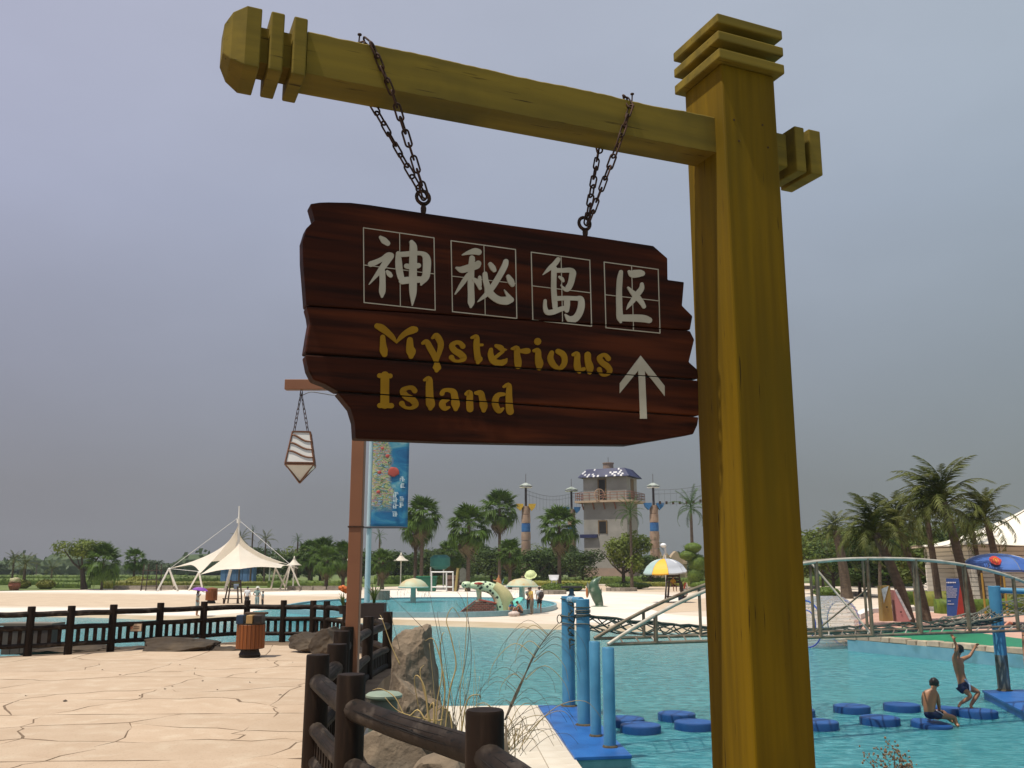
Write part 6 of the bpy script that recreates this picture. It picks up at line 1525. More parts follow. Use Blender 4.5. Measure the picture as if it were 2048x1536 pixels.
def leafy(m, p0, p1, w, h, n, leaf, rn):
    for k in range(n):
        t = rn.random(); q = p0.lerp(p1, t); side = rn.choice((0, 1, 1))
        if side: p = q + Vector((rn.uniform(-w, w) * .1, -w / 2 - rn.uniform(-.02, .05), rn.uniform(.02, h)))
        else: p = q + Vector((0, rn.uniform(-w / 2, w / 2), h + rn.uniform(-.03, .07)))
        u = Vector((rn.gauss(0, 1), rn.gauss(0, 1), rn.gauss(0, 1))).normalized() * leaf; v = u.orthogonal().normalized() * leaf * .6
        m.add([p - u, p + v, p + u, p - v], [(0, 1, 2, 3)])
def hedge(px0, px1, Y, h, w, label, mtl=None, z=GZ, leaf=.09, Y1=None, n=None):
    a, b = at(px0, Y, z), at(px1, Y1 or Y, z); root = thing('hedge', (a + b) / 2, label, 'hedge', 'clipped hedges of the garden'); mtl = mtl or F_HEDGE
    L = (b - a).length; N_ = max(4, int(L / .6)); m = MB(); vs = []; d = (b - a).normalized(); s = Vector((-d.y, d.x, 0))
    for i in range(N_ + 1):
        p = a.lerp(b, i / N_); k = 1 + .10 * noise.noise(p * .6); k2 = 1 + .10 * noise.noise(p * 1.3 + Vector((9, 0, 0)))
        for x, y in ((-.5, 0), (-.53 * k2, .55), (-.42, .96 * k), (0, 1.0 * k2), (.42, .96 * k), (.5, 0)): vs.append(p + s * w * x + Vector((0, 0, h * y)))
    fs = [(i * 6 + k, i * 6 + k + 1, (i + 1) * 6 + k + 1, (i + 1) * 6 + k) for i in range(N_) for k in range(5)] + [(0, 1, 2, 3, 4, 5), tuple(N_ * 6 + k for k in range(5, -1, -1))]
    m.add(vs, fs); m.build('body', mtl, root, smooth='all')
    m = MB(); leafy(m, a, b, w, h, n or min(1500, int(L * h * 18)), leaf, random.Random(int(px0 + Y))); tag(m.build('leaves', mtl, root, normals=False), kind='stuff')
    return root
def bush(px, Y, w, h, label, mtl=None, z=GZ, group='rounded bushes of the garden', leaf=.09, n=500, seed=0):
    c = at(px, Y, z); root = thing('bush', c, label, 'bush', group); rn = random.Random(seed + int(px)); mtl = mtl or F_HEDGE
    m = MB(); m.ell(c + Vector((0, 0, h * .42)), (w * .46, w * .46, h * .5), 14, 9, amp=.22, fr=2.5, seed=px); m.build('body', mtl, root, smooth='all')
    m = MB()
    for k in range(n):
        d = Vector((rn.gauss(0, 1), rn.gauss(0, 1), abs(rn.gauss(0, 1)) - .2)).normalized(); p = c + Vector((d.x * w * .5, d.y * w * .5, h * .42 + d.z * h * .56)) * 1.0
        p = Vector((c.x + d.x * w * .5, c.y + d.y * w * .5, c.z + h * .42 + d.z * h * .56)); u = Vector((rn.gauss(0, 1), rn.gauss(0, 1), rn.gauss(0, 1))).normalized() * leaf; v = u.orthogonal().normalized() * leaf * .6
        m.add([p - u, p + v, p + u, p - v], [(0, 1, 2, 3)])
    tag(m.build('leaves', mtl, root, normals=False), kind='stuff'); return root

# far woods and far fields
F1 = mat('far_field', (.13, .16, .065), (.10, .13, .05), scale=.02, rough=.95, c3=(.17, .17, .09), s3=.03)
m = MB(); rn = random.Random(5)
for k in range(120):
    px = -700 + 3500 * k / 120 + rn.uniform(-20, 20); Y = rn.uniform(330, 470); p = at(px, Y); w = rn.uniform(9, 22); h = rn.uniform(4, 9.5)
    if 330 < px < 2000: h *= 1.1
    for q in range(90):
        d = Vector((rn.gauss(0, 1), rn.gauss(0, 1), abs(rn.gauss(0, 1)))).normalized(); c = p + Vector((d.x * w * .5, d.y * w * .4, d.z * h * rn.uniform(.6, 1.05))); l = rn.uniform(.5, 1.3)
        u = Vector((rn.gauss(0, 1), rn.gauss(0, .4), rn.gauss(0, 1))).normalized() * l; v = Vector((-u.z, 0, u.x)) * .7; m.add([c - u, c + v, c + u, c - v], [(0, 1, 2, 3)])
    m.ell(p + Vector((0, 2, h * .35)), (w * .55, w * .3, h * .5), 10, 6, amp=.3, fr=3, seed=k)
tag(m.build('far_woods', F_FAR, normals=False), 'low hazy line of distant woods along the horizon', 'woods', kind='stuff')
for k, (px0, px1, Y0, Y1, h, lb, mt) in enumerate(((0, 400, 200, 200, 1.3, 'long dark hedge across the far left lawn behind the two small palms', F_HEDGE), (-60, 330, 158, 158, 1.1, 'dark clipped hedge behind the round bushes at the far left', F_HEDGE),
    (130, 215, 136, 136, .8, 'low hedge left of the broad tree trunk', F_HEDGE), (240, 345, 133, 133, 1.1, 'low yellow green hedge right of the broad tree trunk', F_YEL), (330, 600, 176, 176, 1.2, 'hedge seen under the white tent canopy', F_HEDGE),
    (345, 620, 150, 152, .7, 'low light hedge in front of the blue hut behind the tent', F_YEL), (560, 700, 140, 136, 1.0, 'hedge left of the brown lamp post in front of dense trees', F_HEDGE), (760, 900, 165, 165, 1.5, 'hedge below the small white canopy', F_HEDGE),
    (860, 1040, 180, 176, 1.4, 'hedge behind the football goal frame', F_DARK), (1010, 1180, 168, 166, 1.2, 'hedge step at the foot of the yellow winged column', F_HEDGE), (1020, 1190, 152, 150, .8, 'low front hedge step left of the tower tree', F_YEL),
    (1180, 1300, 168, 168, 1.3, 'hedge at the foot of the tower', F_HEDGE), (1270, 1410, 160, 158, 1.2, 'hedge behind the yellow and grey parasol', F_HEDGE), (1250, 1405, 146, 146, .7, 'low yellow hedge between parasol and topiary', F_YEL),
    (1600, 1790, 150, 148, 1.5, 'dark hedge right of the yellow post', F_HEDGE), (1600, 1850, 185, 185, 2.6, 'tall dark hedge behind the leaning palms', F_DARK), (1800, 1890, 56, 54, 1.05, 'yellow green hedge beside the hut behind the orange bin', F_YEL), (1835, 1990, 50.5, 50.5, .75, 'hedge behind the white kerb and the blue notice board', F_HEDGE), (1960, 2100, 52, 52, .95, 'yellow green hedge at the right edge under the blue parasol', F_YEL), (1745, 1840, 62, 62, .9, 'hedge behind the two leaning palm trunks', F_HEDGE))):
    hedge(px0, px1, Y0, h, 1.2 if h > .9 else .9, lb, mt, z=TZ if Y0 < 70 else GZ, leaf=.05 if Y0 < 70 else .13, Y1=Y1)
for px, Y, w, h, lb, mt in ((88, 132, 1.9, 1.25, 'round yellow green bush below the second palm', F_YEL), (131, 130, 2.5, 1.25, 'widest round yellow green bush, left of the broad tree', F_YEL), (305, 134, 3.2, 1.7, 'round yellow green bush left of the tent poles', F_YEL),
    (16, 128, 1.6, .8, 'small bush beside the red flower pot at the far left', F_YEL), (860, 140, 3.5, 1.5, 'pale bush beside the green bin', F_HEDGE), (1105, 118, 3.4, 1.0, 'dark planter bush with the white chair', F_HEDGE), (1140, 120, 3.2, 1.0, 'dark low bush right of the white chair', F_HEDGE), (1247, 132, 6.5, 1.0, 'low planting round the tower tree', F_HEDGE),
    (1625, 96, 2.6, 1.0, 'clipped bush in a round stone kerb right of the yellow post', F_HEDGE)):
    bush(px, Y, w, h, lb, mt, leaf=.12)
KERB = mat('stone_kerb', (.30, .26, .21), (.22, .19, .155), scale=2, rough=.9, rnd=.1)
for px, pyb, w, lb in ((1103, 1189, 62, 'stone kerb of the planter with the white chair'), (1247, 1183, 62, 'stone kerb round the tower tree'), (1395, 1183, 60, 'stone kerb of the topiary bed beside the yellow post'), (1620, 1178, 46, 'stone kerb round the clipped bush'), (1662, 1190, 46, 'stone kerb round the short coconut palm'), (1722, 1192, 42, 'stone kerb round the slim tree'), (300, 1180, 180, 'long low stone kerb left of the tent'), (640, 1181, 150, 'long stone kerb in front of the dense trees'), (754, 1205, 44, 'grey stone block at the foot of the banner pole')):
    c = Zp(px, pyb, BZ); rr = w * c.y / FPX / 2; hh = .42 if w < 100 else .5; root = thing('kerb', c, lb, 'kerb', 'stone kerbs of the flower beds'); n_ = 18; pr = None
    if px == 754: hh = 1.0; 
    for k in range(n_):
        a0, a1 = 2 * math.pi * k / n_, 2 * math.pi * (k + 1) / n_ - .03; ry = min(rr, 3.0); mm = MB()
        P_ = [(c.x + math.cos(a) * r_, c.y + ry + math.sin(a) * (ry - (rr - r_)), ) for r_, a in ((rr, a0), (rr, a1), (rr - .4, a1), (rr - .4, a0))]
        mm.prism(P_, BZ, BZ + hh); mm.build('kerb_stone', KERB, root)
# flower pots at the far left
for px, lb in ((28, 'red brown flower pot on the lawn edge at the far left'), ):
    c = Zp(px, 1181, BZ); root = thing('flower_pot', c, lb, 'flower pot'); m = MB(); m.lathe(c, [(.5, 0), (.75, .6), (.7, .95), (.8, 1.0)], 12); m.build('pot', mat('terracotta', (.26, .09, .05), (.2, .07, .04), scale=3), root)
    m = MB(); m.ell(c + Vector((0, 0, 1.25)), (.7, .7, .45), 10, 7, amp=.5, fr=4); m.build('flowers', mat('flowers_pale', (.4, .3, .22), (.2, .25, .08), scale=6), root, smooth='all')

# trees and palms: (px, Y, top row, kind ...)
def palm_at(px, Y, ytop, kind, label, Rpx, z=GZ, **k):
    Rm = Rpx * Y / FPX; h = hpx(ytop, Y, z) - Rm * (.62 if kind == 'fan' else .55) - (Rm * .3 if kind == 'royal' else 0); return palm(at(px, Y, z), max(1.0, h), kind, label, R_=Rm, **k)
palm_at(65, 140, 1104, 'coco', 'small palm with upright fronds, first from the left edge', 24, n=16, seed=1, tr=.16)
palm_at(88, 132, 1110, 'coco', 'small palm with arching fronds above the yellow bush', 30, n=16, seed=2, tr=.22)
palm_at(140, 170, 1124, 'coco', 'small dim palm left of the broad tree', 24, n=12, seed=3)
palm_at(-10, 118, 1096, 'coco', 'palm cut off by the left picture edge', 30, n=14, seed=4)
palm_at(110, 330, 1120, 'coco', 'tiny far palm between the two small left palms and the broad tree', 12, n=10, seed=5)
tree(at(205, 128), hpx(1078, 128), 7.2, 'umbrella', 'broad spreading tree with a thick dark trunk on the left lawn', seed=0, trunk=.36, clear=.30, lean=-.6)
palm_at(238, 126, 1096, 'fan', 'drooping fan palm growing against the broad tree', 44, n=40, seed=6, hmin=-1.3)
palm_at(298, 145, 1100, 'fan', 'fan palm standing alone left of the tent', 27, n=36, seed=7, tr=.2, hmin=-1.2)
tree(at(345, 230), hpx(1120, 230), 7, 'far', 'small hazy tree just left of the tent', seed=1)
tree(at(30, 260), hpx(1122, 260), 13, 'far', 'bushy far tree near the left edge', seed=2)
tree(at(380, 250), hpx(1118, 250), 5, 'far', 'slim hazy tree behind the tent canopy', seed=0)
palm_at(500, 165, 1062, 'coco', 'palm directly behind the tent mast', 30, n=16, seed=8)
palm_at(522, 160, 1052, 'royal', 'tall bare palm with few fronds right of the tent mast', 12, n=8, seed=9)
palm_at(548, 168, 1062, 'coco', 'palm right of the tent with fronds lifted by the wind', 28, n=14, seed=10)
palm_at(610, 150, 1068, 'royal', 'slim palm left of the dense fan palms', 18, n=14, seed=11)
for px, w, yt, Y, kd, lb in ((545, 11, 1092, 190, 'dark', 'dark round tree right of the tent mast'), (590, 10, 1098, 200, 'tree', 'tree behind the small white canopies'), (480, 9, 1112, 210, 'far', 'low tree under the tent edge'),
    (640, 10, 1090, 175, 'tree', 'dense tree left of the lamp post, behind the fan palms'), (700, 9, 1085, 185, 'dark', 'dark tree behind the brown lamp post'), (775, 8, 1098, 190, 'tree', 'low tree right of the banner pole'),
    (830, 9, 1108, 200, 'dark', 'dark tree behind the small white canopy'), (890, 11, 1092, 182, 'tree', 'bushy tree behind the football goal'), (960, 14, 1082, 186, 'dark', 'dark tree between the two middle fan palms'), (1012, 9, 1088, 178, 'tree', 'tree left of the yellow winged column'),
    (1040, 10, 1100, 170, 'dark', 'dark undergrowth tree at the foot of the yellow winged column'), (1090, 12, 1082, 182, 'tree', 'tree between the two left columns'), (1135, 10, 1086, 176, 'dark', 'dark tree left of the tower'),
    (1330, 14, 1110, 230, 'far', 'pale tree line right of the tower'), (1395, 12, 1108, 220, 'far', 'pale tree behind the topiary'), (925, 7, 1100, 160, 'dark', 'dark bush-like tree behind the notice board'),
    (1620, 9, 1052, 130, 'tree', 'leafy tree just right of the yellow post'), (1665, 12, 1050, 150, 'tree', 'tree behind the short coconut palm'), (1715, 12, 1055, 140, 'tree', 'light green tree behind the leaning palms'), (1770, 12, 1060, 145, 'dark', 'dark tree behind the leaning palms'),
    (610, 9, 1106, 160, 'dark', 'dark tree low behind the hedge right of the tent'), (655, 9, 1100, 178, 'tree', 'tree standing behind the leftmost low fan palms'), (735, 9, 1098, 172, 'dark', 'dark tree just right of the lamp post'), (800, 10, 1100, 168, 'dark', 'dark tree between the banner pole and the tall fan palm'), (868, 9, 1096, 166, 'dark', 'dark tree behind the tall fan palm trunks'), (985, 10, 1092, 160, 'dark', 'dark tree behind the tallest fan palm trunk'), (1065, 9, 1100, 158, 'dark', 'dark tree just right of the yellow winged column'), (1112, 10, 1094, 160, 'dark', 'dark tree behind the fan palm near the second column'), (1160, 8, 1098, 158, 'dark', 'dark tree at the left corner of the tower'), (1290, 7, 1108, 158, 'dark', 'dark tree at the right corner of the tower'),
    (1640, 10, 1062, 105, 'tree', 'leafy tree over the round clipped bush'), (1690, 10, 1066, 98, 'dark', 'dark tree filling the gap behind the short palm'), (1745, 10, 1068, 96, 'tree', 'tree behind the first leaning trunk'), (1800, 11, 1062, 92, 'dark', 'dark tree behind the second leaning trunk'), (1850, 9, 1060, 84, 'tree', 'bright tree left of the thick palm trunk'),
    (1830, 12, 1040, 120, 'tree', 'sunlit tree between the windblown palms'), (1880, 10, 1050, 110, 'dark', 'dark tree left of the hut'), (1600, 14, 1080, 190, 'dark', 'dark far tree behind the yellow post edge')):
    tree(at(px, Y), hpx(yt, Y), w, kd, lb, seed=int(px) % 7, clear=.12, trunk=.2)
for px, Y, yt, Rp, lb, sd in ((850, 128, 1000, 46, 'tall fan palm right of the banner, with a second trunk', 12), (838, 134, 1030, 40, 'fan palm behind the one right of the banner', 13), (940, 118, 1018, 52, 'fan palm with drooping skirt behind the notice board', 14),
    (1000, 140, 988, 46, 'tallest fan palm in the middle of the garden', 15), (1115, 122, 1019, 50, 'fan palm in front of the second column', 16), (660, 140, 1082, 36, 'low fan palm left of the lamp post', 17), (635, 150, 1086, 34, 'leftmost of the dense low fan palms', 18), (700, 132, 1090, 36, 'fan palm hidden behind the lamp post', 19), (775, 128, 1104, 30, 'low fan palm right of the banner pole', 20), (905, 135, 1086, 34, 'low fan palm between the tall ones', 21), (1020, 130, 1084, 32, 'low fan palm beside the mushroom fountain', 22), (668, 126, 1098, 34, 'front fan palm of the dense group', 23)):
    palm_at(px, Y, yt, 'fan', lb, Rp, n=44, seed=sd, tr=.24, skirt=.10, hmin=-1.35)
palm_at(768, 150, 1060, 'royal', 'slim palm showing just right of the banner pole', 22, n=12, seed=40)
palm_at(1254, 128, 998, 'royal', 'royal palm in front of the tower', 42, n=18, seed=24, tr=.2)
palm_at(1372, 150, 982, 'royal', 'tall royal palm just left of the yellow post', 52, n=20, seed=25, tr=.28)
palm_at(1300, 165, 1075, 'coco', 'small palm behind the right column', 26, n=12, seed=26)
tree(at(1238, 131), hpx(1058, 131), 8.4, 'tree', 'low spreading tree with a forked trunk in front of the tower', seed=4, clear=.16, trunk=.28, group='trees behind the beach')
# topiary of stacked clipped balls
tpc = Zp(1388, 1176, BZ); tp0 = thing('topiary', (tpc.x, tpc.y, BZ), 'topiary clipped into stacked dark green pads beside the yellow post', 'topiary')
TY_ = tpc.y; 
m = MB(); m.tube([(tpc.x, TY_, BZ), (tpc.x + .3, TY_, BZ + 5)], [.22, .1], 6); m.build('trunk', BARKD, tp0)
for px, py, w, h in ((1386, 1096, 34, 22), (1376, 1111, 34, 20), (1395, 1128, 36, 40), (1392, 1150, 34, 40), (1400, 1170, 40, 24)):
    q = Yp(px, py, TY_); o = bpy.data.objects.new('pad', CM['topiary'][0]); col.objects.link(o); o.parent = tp0; o.location = q - Vector((tpc.x, TY_, BZ)); k = TY_ / FPX; o.scale = (w * k * .62, w * k * .62, h * k * .72)
    m = MB(); m.ell(q, (w * k * .5, w * k * .5, h * k * .48), 12, 8, amp=.15); m.build('pad_core', F_HEDGE, tp0, smooth='all')
# windblown coconut palms on the right
def near_palm(pxb, Y, ytop, Rpx, lean, label, seed, tr, n=22, z=TZ, wind=.8):
    return palm_at(pxb, Y, ytop, 'coconear', label, Rpx, z=z, n=n, seed=seed, tr=tr, lean=lean, wind=wind, hmin=-.7)
near_palm(1898, 40.5, 938, 120, (-.75, 0), 'tall windblown coconut palm with a thick grey trunk, right of the post', 31, .22, n=40)
near_palm(1778, 40.5, 1010, 100, (-1.15, 0), 'coconut palm whose trunk leans left above the pink terrace', 32, .24, n=36)
near_palm(1812, 43.5, 1000, 100, (-.85, .4), 'second leaning coconut palm behind the small sloping signs', 33, .20, n=36)
near_palm(1962, 52, 985, 86, (-.5, 0), 'coconut palm in front of the hut with the white tent roof', 34, .22, n=32)
near_palm(1664, 92, 1030, 56, (-.6, 0), 'short coconut palm with a swollen trunk in a round kerb', 35, .5, n=22, z=BZ)
near_palm(1728, 78, 1062, 50, (.3, 0), 'slim young palm behind the leaning trunks', 36, .15, n=16, z=BZ)
near_palm(1840, 52, 978, 96, (-.3, 0), 'coconut palm crown showing behind the tall windblown palm', 37, .2, n=20, z=BZ)
near_palm(1925, 56, 1022, 76, (-.3, 0), 'low coconut palm left of the hut roof', 38, .2, n=18, z=BZ)

# ================================================================== white tensile canopy
MEMB = mat('tent_membrane', (.78, .72, .62), (.72, .66, .56), scale=.4, rough=.55)
t_ = MEMB.node_tree; tr_ = t_.nodes.new('ShaderNodeBsdfTranslucent'); tr_.inputs[0].default_value = (.8, .72, .6, 1); mx_ = t_.nodes.new('ShaderNodeMixShader'); mx_.inputs[0].default_value = .3
t_.links.new(t_.nodes['Principled BSDF'].outputs[0], mx_.inputs[1]); t_.links.new(tr_.outputs[0], mx_.inputs[2]); t_.links.new(mx_.outputs[0], t_.nodes['Material Output'].inputs[0])
WSTEEL = mat('white_steel', (.72, .70, .66), (.64, .62, .58), scale=2, rough=.4)
TYY = 124.0; tent = thing('canopy_tent', at(478, TYY, BZ), 'large white tensile canopy on a tall central mast with splayed legs', 'tent')
def tp(px, py, dy=0): return Yp(px, py, TYY + dy)
def membrane(corners, sagk, n=14, name='membrane', par=tent, mtl=MEMB, pull=.13):
    """bilinear patch between four corners with edges and surface pulled in"""
    a, b, c, d = corners; m = MB(); g = []
    cen = (a + b + c + d) / 4
    for i in range(n + 1):
        row = []
        for j in range(n + 1):
            u, v = i / n, j / n; p = a * (1 - u) * (1 - v) + b * u * (1 - v) + c * u * v + d * (1 - u) * v
            e = (math.sin(math.pi * u) * (abs(v - .5) * 2) ** 2 + math.sin(math.pi * v) * (abs(u - .5) * 2) ** 2)
            p = p.lerp(cen, pull * e); p.z -= sagk * math.sin(math.pi * u) * math.sin(math.pi * v); row.append(p)
        g.append(row)
    for i in range(n):
        for j in range(n): m.add([g[i][j], g[i + 1][j], g[i + 1][j + 1], g[i][j + 1]], [(0, 1, 2, 3)])
    return m.build(name, mtl, par, smooth='all', normals=False)
apex, apex2 = tp(477, 1047, 0), tp(478, 1086, -1)
Lf, Lb, Rf, Rb = tp(398, 1143, -7), tp(338, 1137, 4), tp(600, 1136, 2), tp(547, 1133, 9)
def sail(ap_, A, B, ka, kb, scal, name, n=14, lift=0):
    """conical sheet from an apex down to the edge A-B, its sides curving in like stretched cloth"""
    m = MB(); g = []
    for i in range(n + 1):
        u = i / n; row = []
        for j in range(n + 1):
            v = j / n; k = ka + (kb - ka) * v; base = A.lerp(B, v); base = base + (ap_ - base) * (scal * math.sin(math.pi * v)); 
            h = u ** k; row.append(Vector((ap_.x + (base.x - ap_.x) * h, ap_.y + (base.y - ap_.y) * h, ap_.z + (base.z - ap_.z) * u)))
        g.append(row)
    for i in range(n):
        for j in range(n): m.add([g[i][j], g[i + 1][j], g[i + 1][j + 1], g[i][j + 1]], [(0, 1, 2, 3)])
    return m.build(name, MEMB, tent, smooth='all', normals=False)
fc1, fc2, fc3 = tp(401, 1149, -7), tp(480, 1138, -9), tp(562, 1136, -5)
sail(apex2, fc1, fc2, 1.28, 1.15, .06, 'front_membrane'); sail(apex2, fc2, fc3, 1.15, 1.35, .06, 'front_membrane'); sail(apex2, fc3, Rf, 1.35, 2.6, .10, 'front_membrane')
sail(apex, tp(401, 1146, -6.5), Lb, 1.35, 2.5, .12, 'rear_membrane'); sail(apex, Lb, Rb, 2.5, 2.4, .16, 'rear_membrane'); sail(apex, Rb, Rf, 2.4, 2.6, .10, 'rear_membrane')
base_m = at(475, TYY, BZ); m = MB(); m.tube([base_m, tp(477, 1080), tp(478.5, 1012)], [.20, .18, .07], 10); m.tube([tp(477, 1046), tp(477, 1038)], [.26, .26], 10); m.build('mast', WSTEEL, tent, smooth=True)
def leg(px0, py0, px1, py1, Y, r=.11): 
    a = Yp(px0, py0, Y); b = Zp(px1, py1, BZ); m = MB(); m.tube([a, b], r, 8); m.build('leg', WSTEEL, tent, smooth=True)
for a in ((338, 1137, 314, 1183, 118), (338, 1137, 356, 1182, 118), (339, 1137, 350, 1178, 124), (398, 1144, 377, 1181, 116), (398, 1144, 406, 1184, 112), (551, 1136, 542, 1177, 124), (551, 1136, 572, 1177, 124), (580, 1130, 560, 1178, 120), (580, 1130, 570, 1180, 118), (581, 1130, 602, 1180, 118)): leg(*a)
for a, b in ((tp(478, 1034), tp(340, 1137, -4)), (tp(478, 1040), tp(584, 1132, -2)), (tp(596, 1137, 2), tp(580, 1131, -4)), (tp(338, 1137, 0), tp(398, 1143, -7))): m = MB(); m.tube([a, b], .03, 5); m.build('stay_cable', WSTEEL, tent)
def small_tent(px, py_base_edge, ytop, w, Y, label, ground=None):
    c = Yp(px, py_base_edge, Y); h = Yp(px, ytop, Y).z - c.z; r = w * Y / FPX / 2; root = thing('small_canopy', (c.x, Y, BZ), label, 'canopy', 'small pointed white canopies')
    m = MB(); m.lathe(c, [(r, 0), (r * .8, h * .10), (r * .5, h * .27), (r * .26, h * .52), (r * .1, h * .8), (.05, h)], 12); m.build('roof', MEMB, root, smooth='all')
    m = MB(); m.lathe(c + Vector((0, 0, h * .66)), [(r * .2, 0), (r * .2, h * .06)], 8); m.build('finial', mat('finial_dark', (.1, .1, .12)), root)
    m = MB(); m.tube([(c.x, Y, BZ), (c.x, Y, c.z + h * .7)], .1, 6); m.build('pole', WSTEEL, root)
small_tent(588, 1131, 1112, 32, 135, 'small white canopy at the right end of the tent legs'); small_tent(540, 1130, 1114, 22, 150, 'smaller white canopy behind the big tent'); small_tent(802, 1122, 1105, 34, 150, 'small white canopy right of the banner pole'); small_tent(698, 1121, 1112, 14, 170, 'tiny white canopy peeping out beside the lamp post')
hc = at(500, 170, GZ); hut = thing('blue_hut', hc, 'low blue hut seen under the white tent', 'hut'); m = MB()
for k in range(6): m = MB(); m.box(hc + Vector((-2.6 + k * 1.0, 0, 1.7)), (.92, 2, 3.2)); m.build('wall_panel', mat('hut_blue', (.10, .20, .38), (.07, .15, .3), scale=1, rnd=.15), hut)
m = MB(); m.box(hc + Vector((-.1, 0, 3.4)), (6.6, 2.6, .3)); m.build('roof', mat('hut_roof', (.3, .33, .38)), hut)
g0 = Yp(350, 1160, 122); gd = thing('guard_stand', at(333, 122, BZ), 'dark framed stand with ladder behind the left tent legs', 'stand')
for sx in (-1, 1):
    for sy in (-.8, .8): m = MB(); c = at(333, 122, BZ) + Vector((sx * 1.0, sy, 0)); m.tube([c, c + Vector((-.2 * sx, 0, 3.4))], .07, 5); m.build('leg', WD, gd)
for z_ in (.6, 1.4, 2.6): m = MB(); m.box(at(333, 122, BZ) + Vector((0, 0, z_)), (2.1, 1.6, .09)); m.build('platform', WD, gd)

# ================================================================== banner on its pole
BY = 77.0; bp0 = at(747, BY, BZ); ban = thing('banner_pole', bp0, 'pale blue pole on the beach right of the brown lamp post', 'pole')
m = MB(); zt_b = Yp(747, 840, BY).z; m.tube([bp0, (bp0.x, BY, zt_b)], [.24, .20], 12); m.build('shaft', mat('pole_pale_blue', (.42, .52, .55), (.36, .46, .5), scale=1, rough=.4), ban, smooth=True)
b_lo = Yp(783, 1055, BY - .1).z; xl_, xr_ = Yp(744, 1000, BY).x, Yp(817, 1000, BY).x; 
for z_ in (b_lo, zt_b - .2): m = MB(); m.tube([(bp0.x - .3, BY - .25, z_), (xr_, BY - .25, z_)], .09, 6); m.build('banner_rail', mat('rail_dark', (.03, .03, .04)), ban)
bnr = thing('banner', ((xl_ + xr_) / 2, BY, b_lo), 'blue printed banner with splashes of colour and white characters', 'banner')
BM = bpy.data.materials.new('banner_print'); BM.use_nodes = True; t = BM.node_tree; N = t.nodes; L = t.links; p = N['Principled BSDF']; p.inputs['Roughness'].default_value = .5
co = N.new('ShaderNodeTexCoord'); mp = N.new('ShaderNodeMapping'); mp.inputs['Rotation'].default_value = (0, R(32), 0); mp.inputs['Scale'].default_value = (.8, 1, 2.2); L.new(co.outputs['Object'], mp.inputs[0])
def tex(scale, ramp, src=mp, dist=1.2):
    n_ = N.new('ShaderNodeTexNoise'); n_.inputs['Scale'].default_value = scale; n_.inputs['Detail'].default_value = 5; n_.inputs['Distortion'].default_value = dist; L.new(src.outputs[0], n_.inputs['Vector'])
    r_ = N.new('ShaderNodeValToRGB'); e = r_.color_ramp.elements; e[0].position, e[0].color = ramp[0][0], ramp[0][1] + (1,); e[1].position, e[1].color = ramp[-1][0], ramp[-1][1] + (1,)
    for q, c_ in ramp[1:-1]: x = e.new(q); x.color = c_ + (1,)
    L.new(n_.outputs[0], r_.inputs[0]); return r_
base_ = tex(.45, [(.3, (.004, .08, .22)), (.5, (.01, .15, .30)), (.62, (.06, .25, .34)), (.7, (.22, .36, .38))])
art = tex(1.25, [(.36, (.35, .5, .5)), (.42, (.02, .05, .08)), (.47, (.30, .34, .08)), (.52, (.45, .42, .30)), (.57, (.40, .04, .03)), (.60, (.05, .25, .35)), (.68, (.55, .55, .5))], dist=2)
sx_ = N.new('ShaderNodeSeparateXYZ'); L.new(co.outputs['Object'], sx_.inputs[0]); n2 = N.new('ShaderNodeTexNoise'); n2.inputs['Scale'].default_value = .5; L.new(co.outputs['Object'], n2.inputs['Vector'])
a1 = N.new('ShaderNodeMath'); a1.operation = 'MULTIPLY_ADD'; a1.inputs[1].default_value = 2.2; L.new(n2.outputs[0], a1.inputs[0]); L.new(sx_.outputs[0], a1.inputs[2])
mrx = N.new('ShaderNodeMapRange'); mrx.inputs[1].default_value = 1.35; mrx.inputs[2].default_value = 1.0; L.new(a1.outputs[0], mrx.inputs[0])
mrz = N.new('ShaderNodeMapRange'); mrz.inputs[1].default_value = 1.2; mrz.inputs[2].default_value = 2.0; L.new(sx_.outputs[2], mrz.inputs[0])
mm_ = N.new('ShaderNodeMath'); mm_.operation = 'MULTIPLY'; L.new(mrx.outputs[0], mm_.inputs[0]); L.new(mrz.outputs[0], mm_.inputs[1])
mxb = N.new('ShaderNodeMixRGB'); L.new(mm_.outputs[0], mxb.inputs[0]); L.new(base_.outputs[0], mxb.inputs[1]); L.new(art.outputs[0], mxb.inputs[2]); L.new(mxb.outputs[0], p.inputs['Base Color'])
m = MB(); NX, NZ = 10, 24; bh = zt_b - .2 - b_lo; g = []
for i in range(NX + 1):
    row = []
    for j in range(NZ + 1):
        x = xl_ + (xr_ - xl_) * i / NX; z = b_lo + bh * j / NZ; row.append((x, BY - .3 + .05 * math.sin(i * .45 + j * .12) + .03 * math.sin(j * .5 + i * .2), z))
    g.append(row)
for i in range(NX):
    for j in range(NZ): m.add([g[i][j], g[i + 1][j], g[i + 1][j + 1], g[i][j + 1]], [(0, 1, 2, 3)])
o = m.build('print', BM, bnr, smooth='all', normals=False); so = o.modifiers.new('thick', 'SOLIDIFY'); so.thickness = .02
WHT = mat('banner_white', (.62, .66, .66)); RDM = mat('banner_red', (.42, .06, .04))
for px, py in ((804, 958), (804, 971), (791, 989), (803, 998), (791, 1000), (803, 1010), (791, 1012), (790, 1028)):
    q = Yp(px, py, BY - .42); m = MB(); rn = random.Random(px * py)
    for k in range(4): m.box(q + Vector((rn.uniform(-.1, .1), 0, .17 - k * .11)), (.34 * rn.uniform(.6, 1), .015, .045))
    m.box(q + Vector((rn.uniform(-.1, .1), -.01, 0)), (.05, .015, .42)); m.box(q + Vector((rn.uniform(-.18, -.1), -.01, -.05)), (.05, .015, .28)); m.build('character', WHT, bnr)
